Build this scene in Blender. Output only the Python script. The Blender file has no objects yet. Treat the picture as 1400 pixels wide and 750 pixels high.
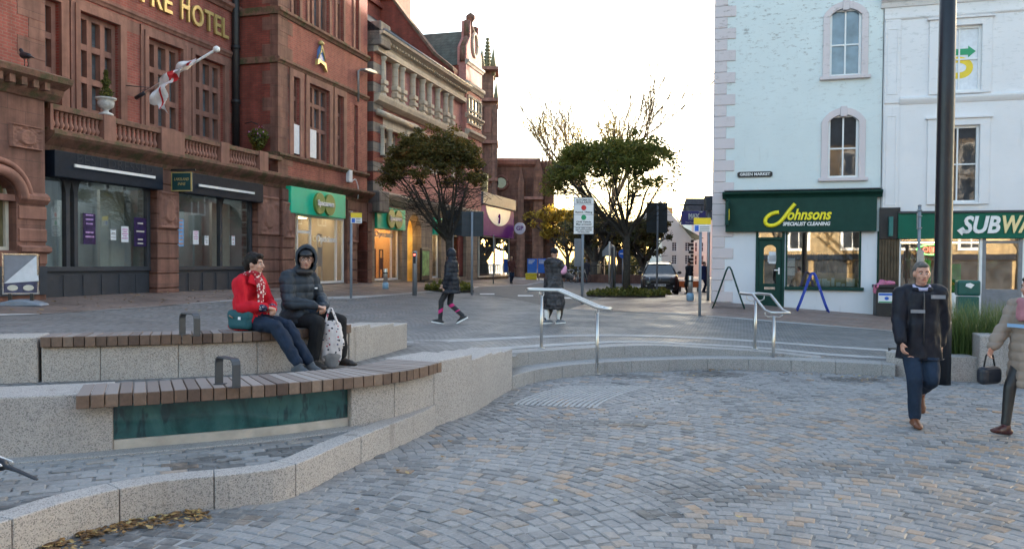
import bpy, bmesh, math, random
import numpy as np
from mathutils import Vector, Matrix, noise as mnoise
random.seed(7); rng = np.random.default_rng(7)
S = bpy.context.scene
COL = S.collection
R = math.radians
# ------------------------------------------------------------------ camera
CAM_Z = 1.74
cd = bpy.data.cameras.new('camera'); cam = bpy.data.objects.new('camera', cd); COL.objects.link(cam)
cd.sensor_width = 36.0; cd.lens = 36*1090/1400; cd.shift_y = 11/1400
cd.clip_start = 0.1; cd.clip_end = 3000
PITCH = math.atan(27/1090); ROLL = 0.006
cam.location = (0, 0, CAM_Z)
CM = Matrix.Rotation(math.pi/2-PITCH, 3, 'X') @ Matrix.Rotation(ROLL, 3, 'Z')
cam.rotation_euler = CM.to_euler()
S.camera = cam
# ------------------------------------------------------------------ sky and sun
SUN_AZ, SUN_EL = 40.0, 9.5          # degrees right of the view axis, elevation
W = bpy.data.worlds.new('World'); S.world = W; W.use_nodes = True
wn = W.node_tree.nodes; wl = W.node_tree.links
sky = wn.new('ShaderNodeTexSky'); sky.sky_type = 'NISHITA'; sky.sun_disc = False
sky.sun_elevation = R(SUN_EL); sky.sun_rotation = R(SUN_AZ)
sky.air_density = 1.0; sky.dust_density = 2.2; sky.ozone_density = 0.7
wn['Background'].inputs['Strength'].default_value = 0.15
wl.new(sky.outputs[0], wn['Background'].inputs[0])
sl = bpy.data.lights.new('sun', 'SUN'); so = bpy.data.objects.new('sun', sl); COL.objects.link(so)
sl.energy = 3.0; sl.angle = R(0.5); sl.color = (1.0, 0.91, 0.78)
sd = Vector((math.sin(R(SUN_AZ))*math.cos(R(SUN_EL)), math.cos(R(SUN_AZ))*math.cos(R(SUN_EL)), math.sin(R(SUN_EL))))
so.rotation_euler = sd.to_track_quat('Z', 'Y').to_euler()
S.view_settings.view_transform = 'Standard'; S.view_settings.look = 'None'
S.view_settings.gamma = 1.0; S.view_settings.exposure = 2.45
S.view_settings.use_curve_mapping = False
S.render.engine = 'CYCLES'
S.cycles.use_denoising = True
S.cycles.max_bounces = 6; S.cycles.diffuse_bounces = 3; S.cycles.glossy_bounces = 3
S.cycles.transparent_max_bounces = 12; S.cycles.caustics_reflective = False; S.cycles.caustics_refractive = False
# ------------------------------------------------------------------ photo geometry: where a photo point lies in the world
def ray(px, py):
 return CM @ Vector(((px-700)/1090, (386-py)/1090, -1.0))
def P(px, py, Y):
 d = ray(px, py); t = Y/d.y
 return Vector((d.x*t, Y, CAM_Z+d.z*t))
def PZ(px, py, z=0.0):
 d = ray(px, py); t = (z-CAM_Z)/d.z
 return Vector((d.x*t, d.y*t, z))
# ------------------------------------------------------------------ node helpers
def mat_new(name):
 m = bpy.data.materials.new(name); m.use_nodes = True
 nt = m.node_tree; b = nt.nodes['Principled BSDF']
 return m, nt, b
class NT:
 def __init__(s, nt): s.nt = nt; s.n = nt.nodes; s.l = nt.links
 def new(s, t, **kw):
  n = s.n.new('ShaderNode'+t)
  for k, v in kw.items(): setattr(n, k, v)
  return n
 def link(s, a, b): s.l.new(a, b)
 def coord(s, which='Object', scale=(1, 1, 1), swap=None, rot=(0, 0, 0)):
  tc = s.new('TexCoord'); out = tc.outputs[which]
  if swap:
   sp = s.new('SeparateXYZ'); s.link(out, sp.inputs[0]); cb = s.new('CombineXYZ')
   for i, c in enumerate(swap):
    if c in 'xyz': s.link(sp.outputs['xyz'.index(c)], cb.inputs[i])
   out = cb.outputs[0]
  mp = s.new('Mapping'); mp.inputs['Scale'].default_value = scale; mp.inputs['Rotation'].default_value = rot
  s.link(out, mp.inputs[0]); return mp.outputs[0]
 def noise(s, vec, scale, detail=4, rough=.55, dist=0):
  n = s.new('TexNoise'); n.inputs['Scale'].default_value = scale; n.inputs['Detail'].default_value = detail
  n.inputs['Roughness'].default_value = rough; n.inputs['Distortion'].default_value = dist
  if vec is not None: s.link(vec, n.inputs['Vector'])
  return n.outputs['Fac']
 def ramp(s, fac, stops, interp='LINEAR'):
  r = s.new('ValToRGB'); r.color_ramp.interpolation = interp
  e = r.color_ramp.elements
  while len(e) < len(stops): e.new(.5)
  for i, (p, c) in enumerate(stops):
   e[i].position = p; e[i].color = (*c, 1) if len(c) == 3 else c
  s.link(fac, r.inputs[0]); return r.outputs[0]
 def mix(s, fac, a, b, mode='MIX'):
  m = s.new('MixRGB', blend_type=mode)
  for i, v in zip((0, 1, 2), (fac, a, b)):
   if isinstance(v, (int, float)): m.inputs[i].default_value = v if i == 0 else (v, v, v, 1)
   elif isinstance(v, tuple): m.inputs[i].default_value = (*v, 1) if len(v) == 3 else v
   else: s.link(v, m.inputs[i])
  return m.outputs[0]
 def math(s, op, a, b=0.0, clamp=False):
  m = s.new('Math', operation=op); m.use_clamp = clamp
  for i, v in ((0, a), (1, b)):
   if isinstance(v, (int, float)): m.inputs[i].default_value = v
   else: s.link(v, m.inputs[i])
  return m.outputs[0]
 def bump(s, h, strength, dist=.01, normal=None):
  b = s.new('Bump'); b.inputs['Strength'].default_value = strength; b.inputs['Distance'].default_value = dist
  s.link(h, b.inputs['Height'])
  if normal is not None: s.link(normal, b.inputs['Normal'])
  return b.outputs[0]
MATS = {}
def plain(name, col, rough=.6, metal=0., var=.12, scale=6., bump=0., spec=.5, coat=0., swap=None):
 """a painted / solid surface with slight unevenness of tone and gloss"""
 if name in MATS: return MATS[name]
 m, nt, b = mat_new(name); t = NT(nt); v = t.coord('Object')
 n = t.noise(v, scale, 5)
 lo = tuple(max(0, c*(1-var)) for c in col); hi = tuple(min(1, c*(1+var)) for c in col)
 t.link(t.ramp(n, [(.3, lo), (.7, hi)]), b.inputs['Base Color'])
 b.inputs['Metallic'].default_value = metal; b.inputs['Specular IOR Level'].default_value = spec
 b.inputs['Coat Weight'].default_value = coat
 rr = t.ramp(t.noise(v, scale*2.7, 3), [(.3, (max(.02, rough-.07),)*3), (.7, (min(1, rough+.07),)*3)])
 t.link(rr, b.inputs['Roughness'])
 if bump: t.link(t.bump(t.noise(v, scale*6, 6), bump, .01), b.inputs['Normal'])
 MATS[name] = m; return m
def emit(name, col, strength):
 if name in MATS: return MATS[name]
 m, nt, b = mat_new(name)
 b.inputs['Base Color'].default_value = (*col, 1); b.inputs['Emission Color'].default_value = (*col, 1)
 b.inputs['Emission Strength'].default_value = strength
 MATS[name] = m; return m
# ------------------------------------------------------------------ mesh helpers
class MB:
 """collects vertices and faces, then links them as ONE mesh object"""
 def __init__(s): s.v = []; s.f = []; s.mi = []; s.cur = 0; s.sm = []; s.smooth = False
 def add(s, vs, fs):
  o = len(s.v); s.v += [tuple(p) for p in vs]
  for f in fs: s.f.append(tuple(i+o for i in f)); s.mi.append(s.cur); s.sm.append(s.smooth)
  return s
 def mark(s):
  s.marks = getattr(s, 'marks', [])+[(len(s.v), len(s.f))]
 def build_each(s, name, mats, parent=None, **kw):
  m = s.marks+[(len(s.v), len(s.f))]
  for (a, b), (c, d) in zip(m[:-1], m[1:]):
   if d > b: q = MB(); q.v = s.v[a:c]; q.f = [tuple(i-a for i in f) for f in s.f[b:d]]; q.sm = s.sm[b:d]; q.mi = s.mi[b:d]; q.build(name, mats, parent, **kw)
 def box(s, x0, x1, y0, y1, z0, z1):
  if x0 > x1: x0, x1 = x1, x0
  if y0 > y1: y0, y1 = y1, y0
  if z0 > z1: z0, z1 = z1, z0
  return s.add([(x0,y0,z0),(x1,y0,z0),(x1,y1,z0),(x0,y1,z0),(x0,y0,z1),(x1,y0,z1),(x1,y1,z1),(x0,y1,z1)],
              [(0,3,2,1),(4,5,6,7),(0,1,5,4),(1,2,6,5),(2,3,7,6),(3,0,4,7)])
 def quad(s, a, b, c, d): return s.add([a, b, c, d], [(0, 1, 2, 3)])
 def poly(s, pts): return s.add(pts, [tuple(range(len(pts)))])
 def tube(s, pts, rad, n=8, cap=True, closed=False):
  pts = [Vector(p) for p in pts]; k = len(pts)
  if isinstance(rad, (int, float)): rad = [rad]*k
  rings = []; prev = None
  for i, p in enumerate(pts):
   if closed: d = pts[(i+1) % k]-pts[i-1]
   else: d = (pts[min(i+1, k-1)]-pts[max(i-1, 0)])
   if d.length < 1e-9: d = Vector((0, 0, 1))
   d.normalize()
   if prev is None: a = d.orthogonal()
   else:
    a = prev-d*prev.dot(d)
    if a.length < 1e-6: a = d.orthogonal()
   a.normalize(); prev = a; b = d.cross(a)
   rings.append([p+(a*math.cos(2*math.pi*j/n)+b*math.sin(2*math.pi*j/n))*rad[i] for j in range(n)])
  vs = [q for r_ in rings for q in r_]; fs = []
  for i in range(k if closed else k-1):
   i2 = (i+1) % k
   for j in range(n): fs.append((i*n+j, i*n+(j+1) % n, i2*n+(j+1) % n, i2*n+j))
  if cap and not closed: fs.append(tuple(range(n-1, -1, -1))); fs.append(tuple((k-1)*n+j for j in range(n)))
  sm = s.smooth; s.smooth = True; s.add(vs, fs); s.smooth = sm
  return s
 def lathe(s, prof, c=(0, 0, 0), n=16, sx=1., sy=1.):
  vs = []; fs = []
  for r, z in prof:
   for j in range(n):
    a = 2*math.pi*j/n; vs.append((c[0]+r*math.cos(a)*sx, c[1]+r*math.sin(a)*sy, c[2]+z))
  k = len(prof)
  for i in range(k-1):
   for j in range(n): fs.append((i*n+j, i*n+(j+1) % n, (i+1)*n+(j+1) % n, (i+1)*n+j))
  fs.append(tuple(range(n-1, -1, -1))); fs.append(tuple((k-1)*n+j for j in range(n)))
  sm = s.smooth; s.smooth = True; s.add(vs, fs); s.smooth = sm
  return s
 def prism(s, pts, y0, y1):
  """polygon in the local x-z plane (counter-clockwise seen from -y) pushed from y0 to y1"""
  n = len(pts); vs = [(x, y0, z) for x, z in pts]+[(x, y1, z) for x, z in pts]
  fs = [tuple(range(n)), tuple(range(2*n-1, n-1, -1))]
  for i in range(n): j = (i+1) % n; fs.append((i, i+n, j+n, j))
  return s.add(vs, fs)
 def prism_z(s, pts, z0, z1):
  n = len(pts); vs = [(x, y, z0) for x, y in pts]+[(x, y, z1) for x, y in pts]
  fs = [tuple(range(n-1, -1, -1)), tuple(range(n, 2*n))]
  for i in range(n): j = (i+1) % n; fs.append((i, j, j+n, i+n))
  return s.add(vs, fs)
 def build(s, name, mats, parent=None, bevel=0., seg=2, loc=None, fix=True):
  me = bpy.data.meshes.new(name); me.from_pydata(s.v, [], s.f)
  if not isinstance(mats, (list, tuple)): mats = [mats]
  for m in mats: me.materials.append(m)
  if len(mats) > 1: me.polygons.foreach_set('material_index', s.mi)
  me.polygons.foreach_set('use_smooth', s.sm)
  me.update()
  if fix or bevel:
   bm = bmesh.new(); bm.from_mesh(me)
   if fix: bmesh.ops.recalc_face_normals(bm, faces=bm.faces)
   if bevel:
    eds = [e for e in bm.edges if len(e.link_faces) == 2 and e.calc_face_angle(0) > .5]
    bmesh.ops.bevel(bm, geom=eds, offset=bevel, segments=seg, profile=.5, affect='EDGES', clamp_overlap=True)
   bm.to_mesh(me); bm.free()
  return link(name, me, parent, loc)
def link(name, me, parent=None, loc=None):
 o = bpy.data.objects.new(name, me); COL.objects.link(o)
 if parent is not None: o.parent = parent
 if loc is not None: o.location = loc
 return o
def tag(o, label, cat=None, group=None):
 o['label'] = label
 if cat: o['category'] = cat
 if group: o['group'] = group
 return o
def thing(name, label, cat, loc=(0, 0, 0), rz=0., group=None):
 o = bpy.data.objects.new(name, None); COL.objects.link(o); o.empty_display_size = .2
 o.location = loc; o.rotation_euler = (0, 0, rz)
 return tag(o, label, cat, group)
def kind(o, k): o['kind'] = k; return o
def copy_tree(o, parent=None, label=None, loc=None, rz=None):
 c = o.copy(); COL.objects.link(c)
 if parent is not None: c.parent = parent
 if label: c['label'] = label
 if loc is not None: c.location = loc
 if rz is not None: c.rotation_euler = (0, 0, rz)
 for ch in list(o.children): copy_tree(ch, c)
 return c
def flatten(ob):
 """evaluate modifiers of a temporary object into a mesh and remove the object"""
 dg = bpy.context.evaluated_depsgraph_get(); dg.update()
 me = bpy.data.meshes.new_from_object(ob.evaluated_get(dg)); bpy.data.objects.remove(ob); return me
def text(name, body, size, mat, parent, loc, rot=(math.pi/2, 0, 0), extrude=.01, bold=0., shear=0., align='CENTER', xs=1., space=1., fit=None, bev=0.):
 """raised lettering, as real mesh; fit = wanted total width"""
 cu = bpy.data.curves.new('lettering', 'FONT'); cu.body = body; cu.size = size; cu.extrude = extrude
 cu.offset = bold; cu.shear = shear; cu.align_x = align; cu.align_y = 'CENTER'; cu.space_character = space
 cu.resolution_u = 3; cu.bevel_depth = bev
 ob = bpy.data.objects.new('tmp', cu); COL.objects.link(ob); me = flatten(ob); bpy.data.curves.remove(cu)
 co = np.empty(len(me.vertices)*3, 'f'); me.vertices.foreach_get('co', co); co = co.reshape(-1, 3)
 if fit and len(co): xs = fit/max(1e-6, np.ptp(co[:, 0]))
 co[:, 0] *= xs
 me.vertices.foreach_set('co', co.ravel()); me.materials.clear(); me.materials.append(mat)
 o = link(name, me, parent, loc); o.rotation_euler = rot; return o
def spline(pts, n):
 """Catmull-Rom through 2-D / 3-D points, about evenly spaced"""
 p = np.array(pts, float); p = np.vstack([2*p[0]-p[1], p, 2*p[-1]-p[-2]]); out = []
 for i in range(1, len(p)-2):
  for t in np.linspace(0, 1, 24, endpoint=False):
   a, b, c, d = p[i-1], p[i], p[i+1], p[i+2]
   out.append(.5*((2*b)+(c-a)*t+(2*a-5*b+4*c-d)*t*t+(3*b-a-3*c+d)*t**3))
 out.append(p[-2]); out = np.array(out)
 s = np.r_[0, np.cumsum(np.linalg.norm(np.diff(out, axis=0), axis=1))]
 q = np.linspace(0, s[-1], n)
 return np.stack([np.interp(q, s, out[:, k]) for k in range(out.shape[1])], 1)
def offset2(p, d):
 """shift a plan polyline sideways; positive = to the left of its direction"""
 p = np.asarray(p, float); t = np.gradient(p, axis=0); t /= np.linalg.norm(t, axis=1)[:, None]+1e-9
 n = np.stack([-t[:, 1], t[:, 0]], 1); d = np.asarray(d)
 return p+n*(d[:, None] if d.ndim else d)
def strip_solid(mb, A, B, z0, z1):
 """solid between two plan polylines (same count); z0, z1 scalars or arrays"""
 n = len(A); z0 = np.broadcast_to(z0, n); z1 = np.broadcast_to(z1, n)
 vs = []
 for i in range(n): vs += [(*A[i], z0[i]), (*B[i], z0[i]), (*B[i], z1[i]), (*A[i], z1[i])]
 fs = [(0, 1, 2, 3), tuple(4*(n-1)+k for k in (3, 2, 1, 0))]
 for i in range(n-1):
  for k in range(4): k2 = (k+1) % 4; fs.append((4*i+k, 4*i+k2, 4*i+4+k2, 4*i+4+k))
 return mb.add(vs, fs)
def seg_of(p, a, b):
 """the part of polyline p between fractions a and b, resampled"""
 s = np.r_[0, np.cumsum(np.linalg.norm(np.diff(p, axis=0), axis=1))]; s /= s[-1]
 n = max(3, int(len(p)*(b-a))+2); q = np.linspace(a, b, n)
 return np.stack([np.interp(q, s, p[:, k]) for k in range(p.shape[1])], 1)
def frac_at(p, xy):
 """fraction along polyline p nearest to plan point xy"""
 s = np.r_[0, np.cumsum(np.linalg.norm(np.diff(p, axis=0), axis=1))]; s /= s[-1]
 return float(s[np.argmin(np.linalg.norm(p-np.array(xy)[:2], axis=1))])
# ------------------------------------------------------------------ materials
def m_granite(name, a, b_, c, scale=150):
 m, nt, b = mat_new(name); t = NT(nt); v = t.coord('Object')
 vo = t.new('TexVoronoi'); vo.inputs['Scale'].default_value = scale; t.link(v, vo.inputs['Vector'])
 sp = t.new('SeparateColor'); t.link(vo.outputs['Color'], sp.inputs[0])
 col = t.ramp(sp.outputs[0], [(0, c), (.2, c), (.21, a), (.6, a), (.61, b_), (1, b_)], 'LINEAR')
 big = t.noise(v, 1.3, 4, .6)
 col = t.mix(t.ramp(big, [(.35, (0,)*3), (.75, (.35,)*3)]), col, tuple(x*.62 for x in a))
 vs = t.coord('Object', (5, 5, .5)); st = t.ramp(t.noise(vs, 1.2, 4), [(.6, (0,)*3), (.75, (.45,)*3)])
 col = t.mix(st, col, (.10, .085, .07))
 t.link(col, b.inputs['Base Color']); b.inputs['Roughness'].default_value = .7
 t.link(t.bump(t.noise(v, 90, 3), .35, .004), b.inputs['Normal'])
 return m
M_GRAN = m_granite('granite', (.375, .35, .335), (.47, .43, .405), (.19, .18, .175))
M_GRAN_BUFF = m_granite('granite_warm', (.40, .365, .335), (.50, .45, .41), (.20, .18, .17))
M_GRAN_GREY = m_granite('granite_grey', (.32, .31, .305), (.40, .385, .375), (.20, .20, .20), 150)
def m_setts():
 """stone setts built one by one: each carries its own tone in the attribute 'tone'"""
 m, nt, b = mat_new('setts'); t = NT(nt); v = t.coord('Object')
 at = t.new('Attribute', attribute_name='tone'); sp = t.new('SeparateColor'); t.link(at.outputs['Color'], sp.inputs[0])
 col = t.ramp(sp.outputs[0], [(0, (.115, .117, .122)), (.22, (.19, .19, .194)), (.5, (.282, .278, .278)), (.7, (.24, .232, .23)),
  (.80, (.30, .265, .235)), (.90, (.33, .255, .20)), (1, (.37, .25, .165))])
 n = t.noise(v, 38, 5, .65); col = t.mix(.55, col, t.ramp(n, [(.25, (.35,)*3), (.75, (1.3,)*3)]), 'MULTIPLY')
 big = t.noise(v, .55, 4, .6); col = t.mix(t.ramp(big, [(.45, (0,)*3), (.75, (.5,)*3)]), col, (.36, .355, .355))
 dk = t.noise(v, .9, 5, .65, .4); col = t.mix(t.ramp(dk, [(.58, (0,)*3), (.70, (.6,)*3)]), col, (.11, .10, .095))
 dm = t.math('MULTIPLY', sp.outputs[1], t.ramp(t.noise(v, 7, 5, .7), [(.30, (.15,)*3), (.55, (1,)*3)])); col = t.mix(dm, col, (.045, .042, .04))
 t.link(col, b.inputs['Base Color'])
 t.link(t.ramp(t.noise(v, 6, 3), [(.3, (.55,)*3), (.7, (.85,)*3)]), b.inputs['Roughness'])
 t.link(t.bump(t.noise(v, 60, 5), .4, .006), b.inputs['Normal'])
 return m
M_SETT = m_setts()
def m_mortar():
 m, nt, b = mat_new('mortar'); t = NT(nt); v = t.coord('Object')
 c = t.ramp(t.noise(v, 3, 6, .7), [(.32, (.09, .085, .08)), (.48, (.24, .235, .23)), (.72, (.36, .355, .35))])
 t.link(c, b.inputs['Base Color']); b.inputs['Roughness'].default_value = .9
 t.link(t.bump(t.noise(v, 80, 5), .6, .006), b.inputs['Normal']); return m
M_MORTAR = m_mortar()
def m_pave(name, c1, c2, mort, bw, bh, ms=.012, rot=0., dirt=.5, rough=.75, arc=0.):
 """paving seen from a distance: courses of blocks"""
 m, nt, b = mat_new(name); t = NT(nt); v = t.coord('Object', (1, 1, 1), rot=(0, 0, rot))
 if arc:   # segmental arcs: the course coordinate bends within each bay
  sp = t.new('SeparateXYZ'); t.link(v, sp.inputs[0])
  fr = t.math('SUBTRACT', t.math('MODULO', t.math('ADD', sp.outputs[0], 200.), arc), arc/2)
  bend = t.math('MULTIPLY', t.math('MULTIPLY', fr, fr), .55)
  cb = t.new('CombineXYZ'); t.link(sp.outputs[0], cb.inputs[0]); t.link(t.math('ADD', sp.outputs[1], bend), cb.inputs[1]); v2 = cb.outputs[0]
 else: v2 = v
 br = t.new('TexBrick'); br.offset = .5; t.link(v2, br.inputs['Vector']); br.inputs['Scale'].default_value = 1.
 br.inputs['Brick Width'].default_value = bw; br.inputs['Row Height'].default_value = bh; br.inputs['Mortar Size'].default_value = ms
 br.inputs['Color1'].default_value = (*c1, 1); br.inputs['Color2'].default_value = (*c2, 1); br.inputs['Mortar'].default_value = (*mort, 1)
 br.inputs['Bias'].default_value = 0.
 col = br.outputs['Color']
 col = t.mix(.6, col, t.ramp(t.noise(v, 5, 5, .7), [(.3, (.55,)*3), (.7, (1.25,)*3)]), 'MULTIPLY')
 col = t.mix(.7*dirt, col, t.ramp(t.noise(v, .5, 5, .6), [(.35, (.45,)*3), (.6, (1.1,)*3)]), 'MULTIPLY')
 t.link(col, b.inputs['Base Color'])
 t.link(t.ramp(t.noise(v, 1.1, 4), [(.35, (rough-.25,)*3), (.65, (rough,)*3)]), b.inputs['Roughness'])
 inv = t.math('SUBTRACT', 1., br.outputs['Fac'])
 t.link(t.bump(t.math('ADD', inv, t.math('MULTIPLY', t.noise(v, 40, 4), .4)), .5, .01), b.inputs['Normal'])
 return m
M_STREET = m_pave('street_setts', (.24, .235, .235), (.16, .16, .165), (.10, .10, .10), .14, .115, .014, .28, .5, arc=1.5)
M_BROWN = m_pave('brown_paving', (.25, .175, .15), (.19, .145, .13), (.13, .11, .10), .22, .11, .008, .28, .8, .7)
M_PINK = m_pave('red_block_paving', (.31, .205, .165), (.25, .175, .15), (.16, .13, .12), .21, .105, .008, -.28, .6, .7)
M_ASPH = plain('asphalt', (.095, .095, .098), .75, var=.25, scale=3, bump=.3)
M_BAND = plain('pale_granite_band', (.38, .375, .37), .7, var=.2, scale=4, bump=.3)
M_TACT = plain('ribbed_paving', (.33, .335, .34), .7, var=.15, scale=5, bump=.3)
M_FAR = plain('far_ground', (.10, .10, .09), .9, var=.3, scale=.2)
M_WHITE_LINE = plain('road_paint', (.7, .7, .7), .7, var=.15, scale=6)
def m_brick(name, c1, c2, mort, patch=(.6, 1.15), bw=.225, bh=.075, soot=.35, stone=None):
 """brickwork on a facade: local x along the wall (or depth on returns), z up"""
 m, nt, b = mat_new(name); t = NT(nt)
 tc = t.new('TexCoord'); sp = t.new('SeparateXYZ'); t.link(tc.outputs['Object'], sp.inputs[0])
 cb = t.new('CombineXYZ'); t.link(t.math('ADD', sp.outputs[0], sp.outputs[1]), cb.inputs[0]); t.link(sp.outputs[2], cb.inputs[1])
 v = tc.outputs['Object']
 br = t.new('TexBrick'); t.link(cb.outputs[0], br.inputs['Vector']); br.inputs['Scale'].default_value = 1.
 br.inputs['Brick Width'].default_value = bw; br.inputs['Row Height'].default_value = bh; br.inputs['Mortar Size'].default_value = .008
 br.inputs['Color1'].default_value = (*c1, 1); br.inputs['Color2'].default_value = (*c2, 1); br.inputs['Mortar'].default_value = (*mort, 1)
 col = br.outputs['Color']
 col = t.mix(.7, col, t.ramp(t.noise(v, 2.2, 5, .65), [(.3, (patch[0],)*3), (.7, (patch[1],)*3)]), 'MULTIPLY')
 st = t.coord('Object', (2.5, 2.5, .25)); col = t.mix(soot, col, t.ramp(t.noise(st, 1.3, 5, .6), [(.35, (.35,)*3), (.62, (1.05,)*3)]), 'MULTIPLY')
 t.link(col, b.inputs['Base Color']); b.inputs['Roughness'].default_value = .85
 t.link(t.bump(t.math('SUBTRACT', t.math('MULTIPLY', t.noise(v, 30, 4), .5), br.outputs['Fac']), .5, .008), b.inputs['Normal'])
 return m
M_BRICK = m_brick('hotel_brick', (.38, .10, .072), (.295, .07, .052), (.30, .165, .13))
M_BRICK_SHADED = m_brick('hotel_brick_return_shaded', (.30, .07, .048), (.235, .052, .038), (.14, .06, .045))  # darker copy of the hotel brick: the return's shade put into the colour
M_BRICK_PINK = m_brick('pink_brick', (.58, .24, .20), (.48, .185, .155), (.42, .27, .23), soot=.12)
M_BRICK_RED = m_brick('chimney_brick', (.34, .07, .042), (.27, .056, .037), (.14, .07, .05))
M_SAND = m_brick('red_sandstone', (.27, .128, .094), (.222, .106, .08), (.17, .09, .07), (.5, 1.2), .9, .36, .6)
M_SAND_TRIM = m_brick('sandstone_trim', (.32, .155, .115), (.27, .132, .098), (.25, .125, .09), (.6, 1.2), 1.3, 2.2, .5)
M_CHURCH = m_brick('church_stone', (.28, .145, .10), (.20, .105, .08), (.10, .062, .05), (.45, 1.3), .7, .33, .6)
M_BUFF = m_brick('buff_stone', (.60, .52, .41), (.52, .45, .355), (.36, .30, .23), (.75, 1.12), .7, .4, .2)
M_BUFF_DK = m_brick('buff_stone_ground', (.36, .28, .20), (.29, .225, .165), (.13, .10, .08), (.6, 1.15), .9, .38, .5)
M_GREYSTONE = m_brick('grey_stone', (.24, .215, .19), (.19, .17, .155), (.11, .10, .09), (.6, 1.15), .6, .4, .5)
M_HALL = m_brick('sunlit_buff_stone', (.40, .295, .165), (.31, .23, .13), (.26, .19, .12), (.6, 1.15), .8, .36, .5)
M_SLATE = m_brick('slate', (.055, .058, .066), (.042, .045, .052), (.02, .02, .023), (.6, 1.2), .3, .16, .3); M_SLATE.node_tree.nodes['Principled BSDF'].inputs['Specular IOR Level'].default_value = .1
M_SLATE_GREEN = m_brick('green_slate', (.13, .155, .13), (.10, .12, .10), (.05, .055, .05), (.6, 1.2), .35, .2, .3)
def m_mossy():
 m, nt, b = mat_new('mossy_sandstone'); t = NT(nt); v = t.coord('Object')
 c = t.ramp(t.noise(v, 6, 5, .65), [(.3, (.10, .055, .04)), (.5, (.20, .10, .07)), (.7, (.24, .125, .085))])
 g = t.ramp(t.noise(v, 2.6, 5, .7), [(.48, (0,)*3), (.62, (.8,)*3)])
 c = t.mix(g, c, (.065, .075, .03)); t.link(c, b.inputs['Base Color']); b.inputs['Roughness'].default_value = .9
 t.link(t.bump(t.noise(v, 25, 5), .6, .015), b.inputs['Normal']); return m
M_MOSS = m_mossy()
def m_stucco(name, base, dirt=(.36, .37, .36), amt=.5, crack=True):
 m, nt, b = mat_new(name); t = NT(nt); v = t.coord('Object')
 c = t.ramp(t.noise(v, .8, 4), [(.3, tuple(x*.93 for x in base)), (.7, base)])
 if crack:
  vv = t.coord('Object', (1., 1., 2.8)); n = t.noise(vv, 3.6, 12, .78, .1)
  sp = t.new('SeparateXYZ'); t.link(v, sp.inputs[0]); hi = t.math('MULTIPLY', t.math('SUBTRACT', sp.outputs[2], 6.0), .30, True)
  wear = t.math('MULTIPLY', t.ramp(n, [(.545, (0,)*3), (.60, (1,)*3)]), t.math('MULTIPLY', t.math('ADD', hi, .12), amt))
  c = t.mix(wear, c, dirt)
 low = t.coord('Object', (4, 4, .7)); c = t.mix(t.ramp(t.noise(low, 1.5, 5), [(.62, (0,)*3), (.8, (.25,)*3)]), c, dirt)
 t.link(c, b.inputs['Base Color']); b.inputs['Roughness'].default_value = .75
 t.link(t.bump(t.noise(v, 9, 6, .6), .25, .012), b.inputs['Normal']); return m
M_BLUEWALL = m_stucco('pale_blue_render', (.68, .745, .745), amt=1.0)
M_WHITEWALL = m_stucco('white_render', (.78, .765, .775), amt=.35)
M_BLUELOW = m_stucco('pale_blue_paint', (.70, .73, .78), amt=.2, crack=False)
M_PINKSTONE = m_stucco('pink_painted_stone', (.66, .59, .60), (.33, .28, .27), .7)
M_FARWHITE = m_stucco('far_white_render', (.78, .76, .70), amt=.2)
def m_glass(name, tint=(.02, .025, .03), rough=.03, lead=False):
 """upper-floor window: opaque glossy pane, its colour standing in for room shade and reflected sky"""
 m, nt, b = mat_new(name); t = NT(nt); v = t.coord('Object')
 c = t.ramp(t.noise(v, 1.7, 3), [(.3, tuple(x*.6 for x in tint)), (.7, tuple(min(1, x*1.6) for x in tint))])
 if lead:
  br = t.new('TexBrick'); br.offset = 0.; tc = t.coord('Object', swap='xz0'); t.link(tc, br.inputs['Vector']); br.inputs['Scale'].default_value = 1.
  br.inputs['Brick Width'].default_value = .13; br.inputs['Row Height'].default_value = .17; br.inputs['Mortar Size'].default_value = .008
  c = t.mix(br.outputs['Fac'], c, (.09, .09, .095))
 t.link(c, b.inputs['Base Color']); b.inputs['Roughness'].default_value = rough
 b.inputs['Specular IOR Level'].default_value = .8
 t.link(t.bump(t.noise(v, 2.2, 2), .06, .02), b.inputs['Normal']); return m
M_GLASS = m_glass('window_glass', (.03, .035, .042)); M_LEAD = m_glass('leaded_glass', (.10, .115, .13), .08, True)  # leaded tint raised to stand in for the sky's reflection
def m_shopglass(name, refl=.10, tint=(.93, .97, .97)):
 m, nt, b = mat_new(name); t = NT(nt); n = t.n
 n.remove(b); out = n['Material Output']
 tr = t.new('BsdfTransparent'); tr.inputs[0].default_value = (*tint, 1)
 gl = t.new('BsdfGlossy'); gl.inputs['Roughness'].default_value = .015
 fr = t.new('LayerWeight'); fr.inputs[0].default_value = .5
 v = t.coord('Object'); bp = t.bump(t.noise(v, .7, 2), .014, .05); t.link(bp, gl.inputs['Normal'])
 f = t.math('ADD', t.math('MULTIPLY', t.math('POWER', fr.outputs['Facing'], 4.), .9), refl, True); mx = t.new('MixShader'); t.link(f, mx.inputs[0]); t.link(tr.outputs[0], mx.inputs[1]); t.link(gl.outputs[0], mx.inputs[2])
 t.link(mx.outputs[0], out.inputs[0]); return m
M_SHOPGLASS = m_shopglass('shop_glass', .20); M_JGLASS = m_shopglass('reflecting_shop_glass', .34)
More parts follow.
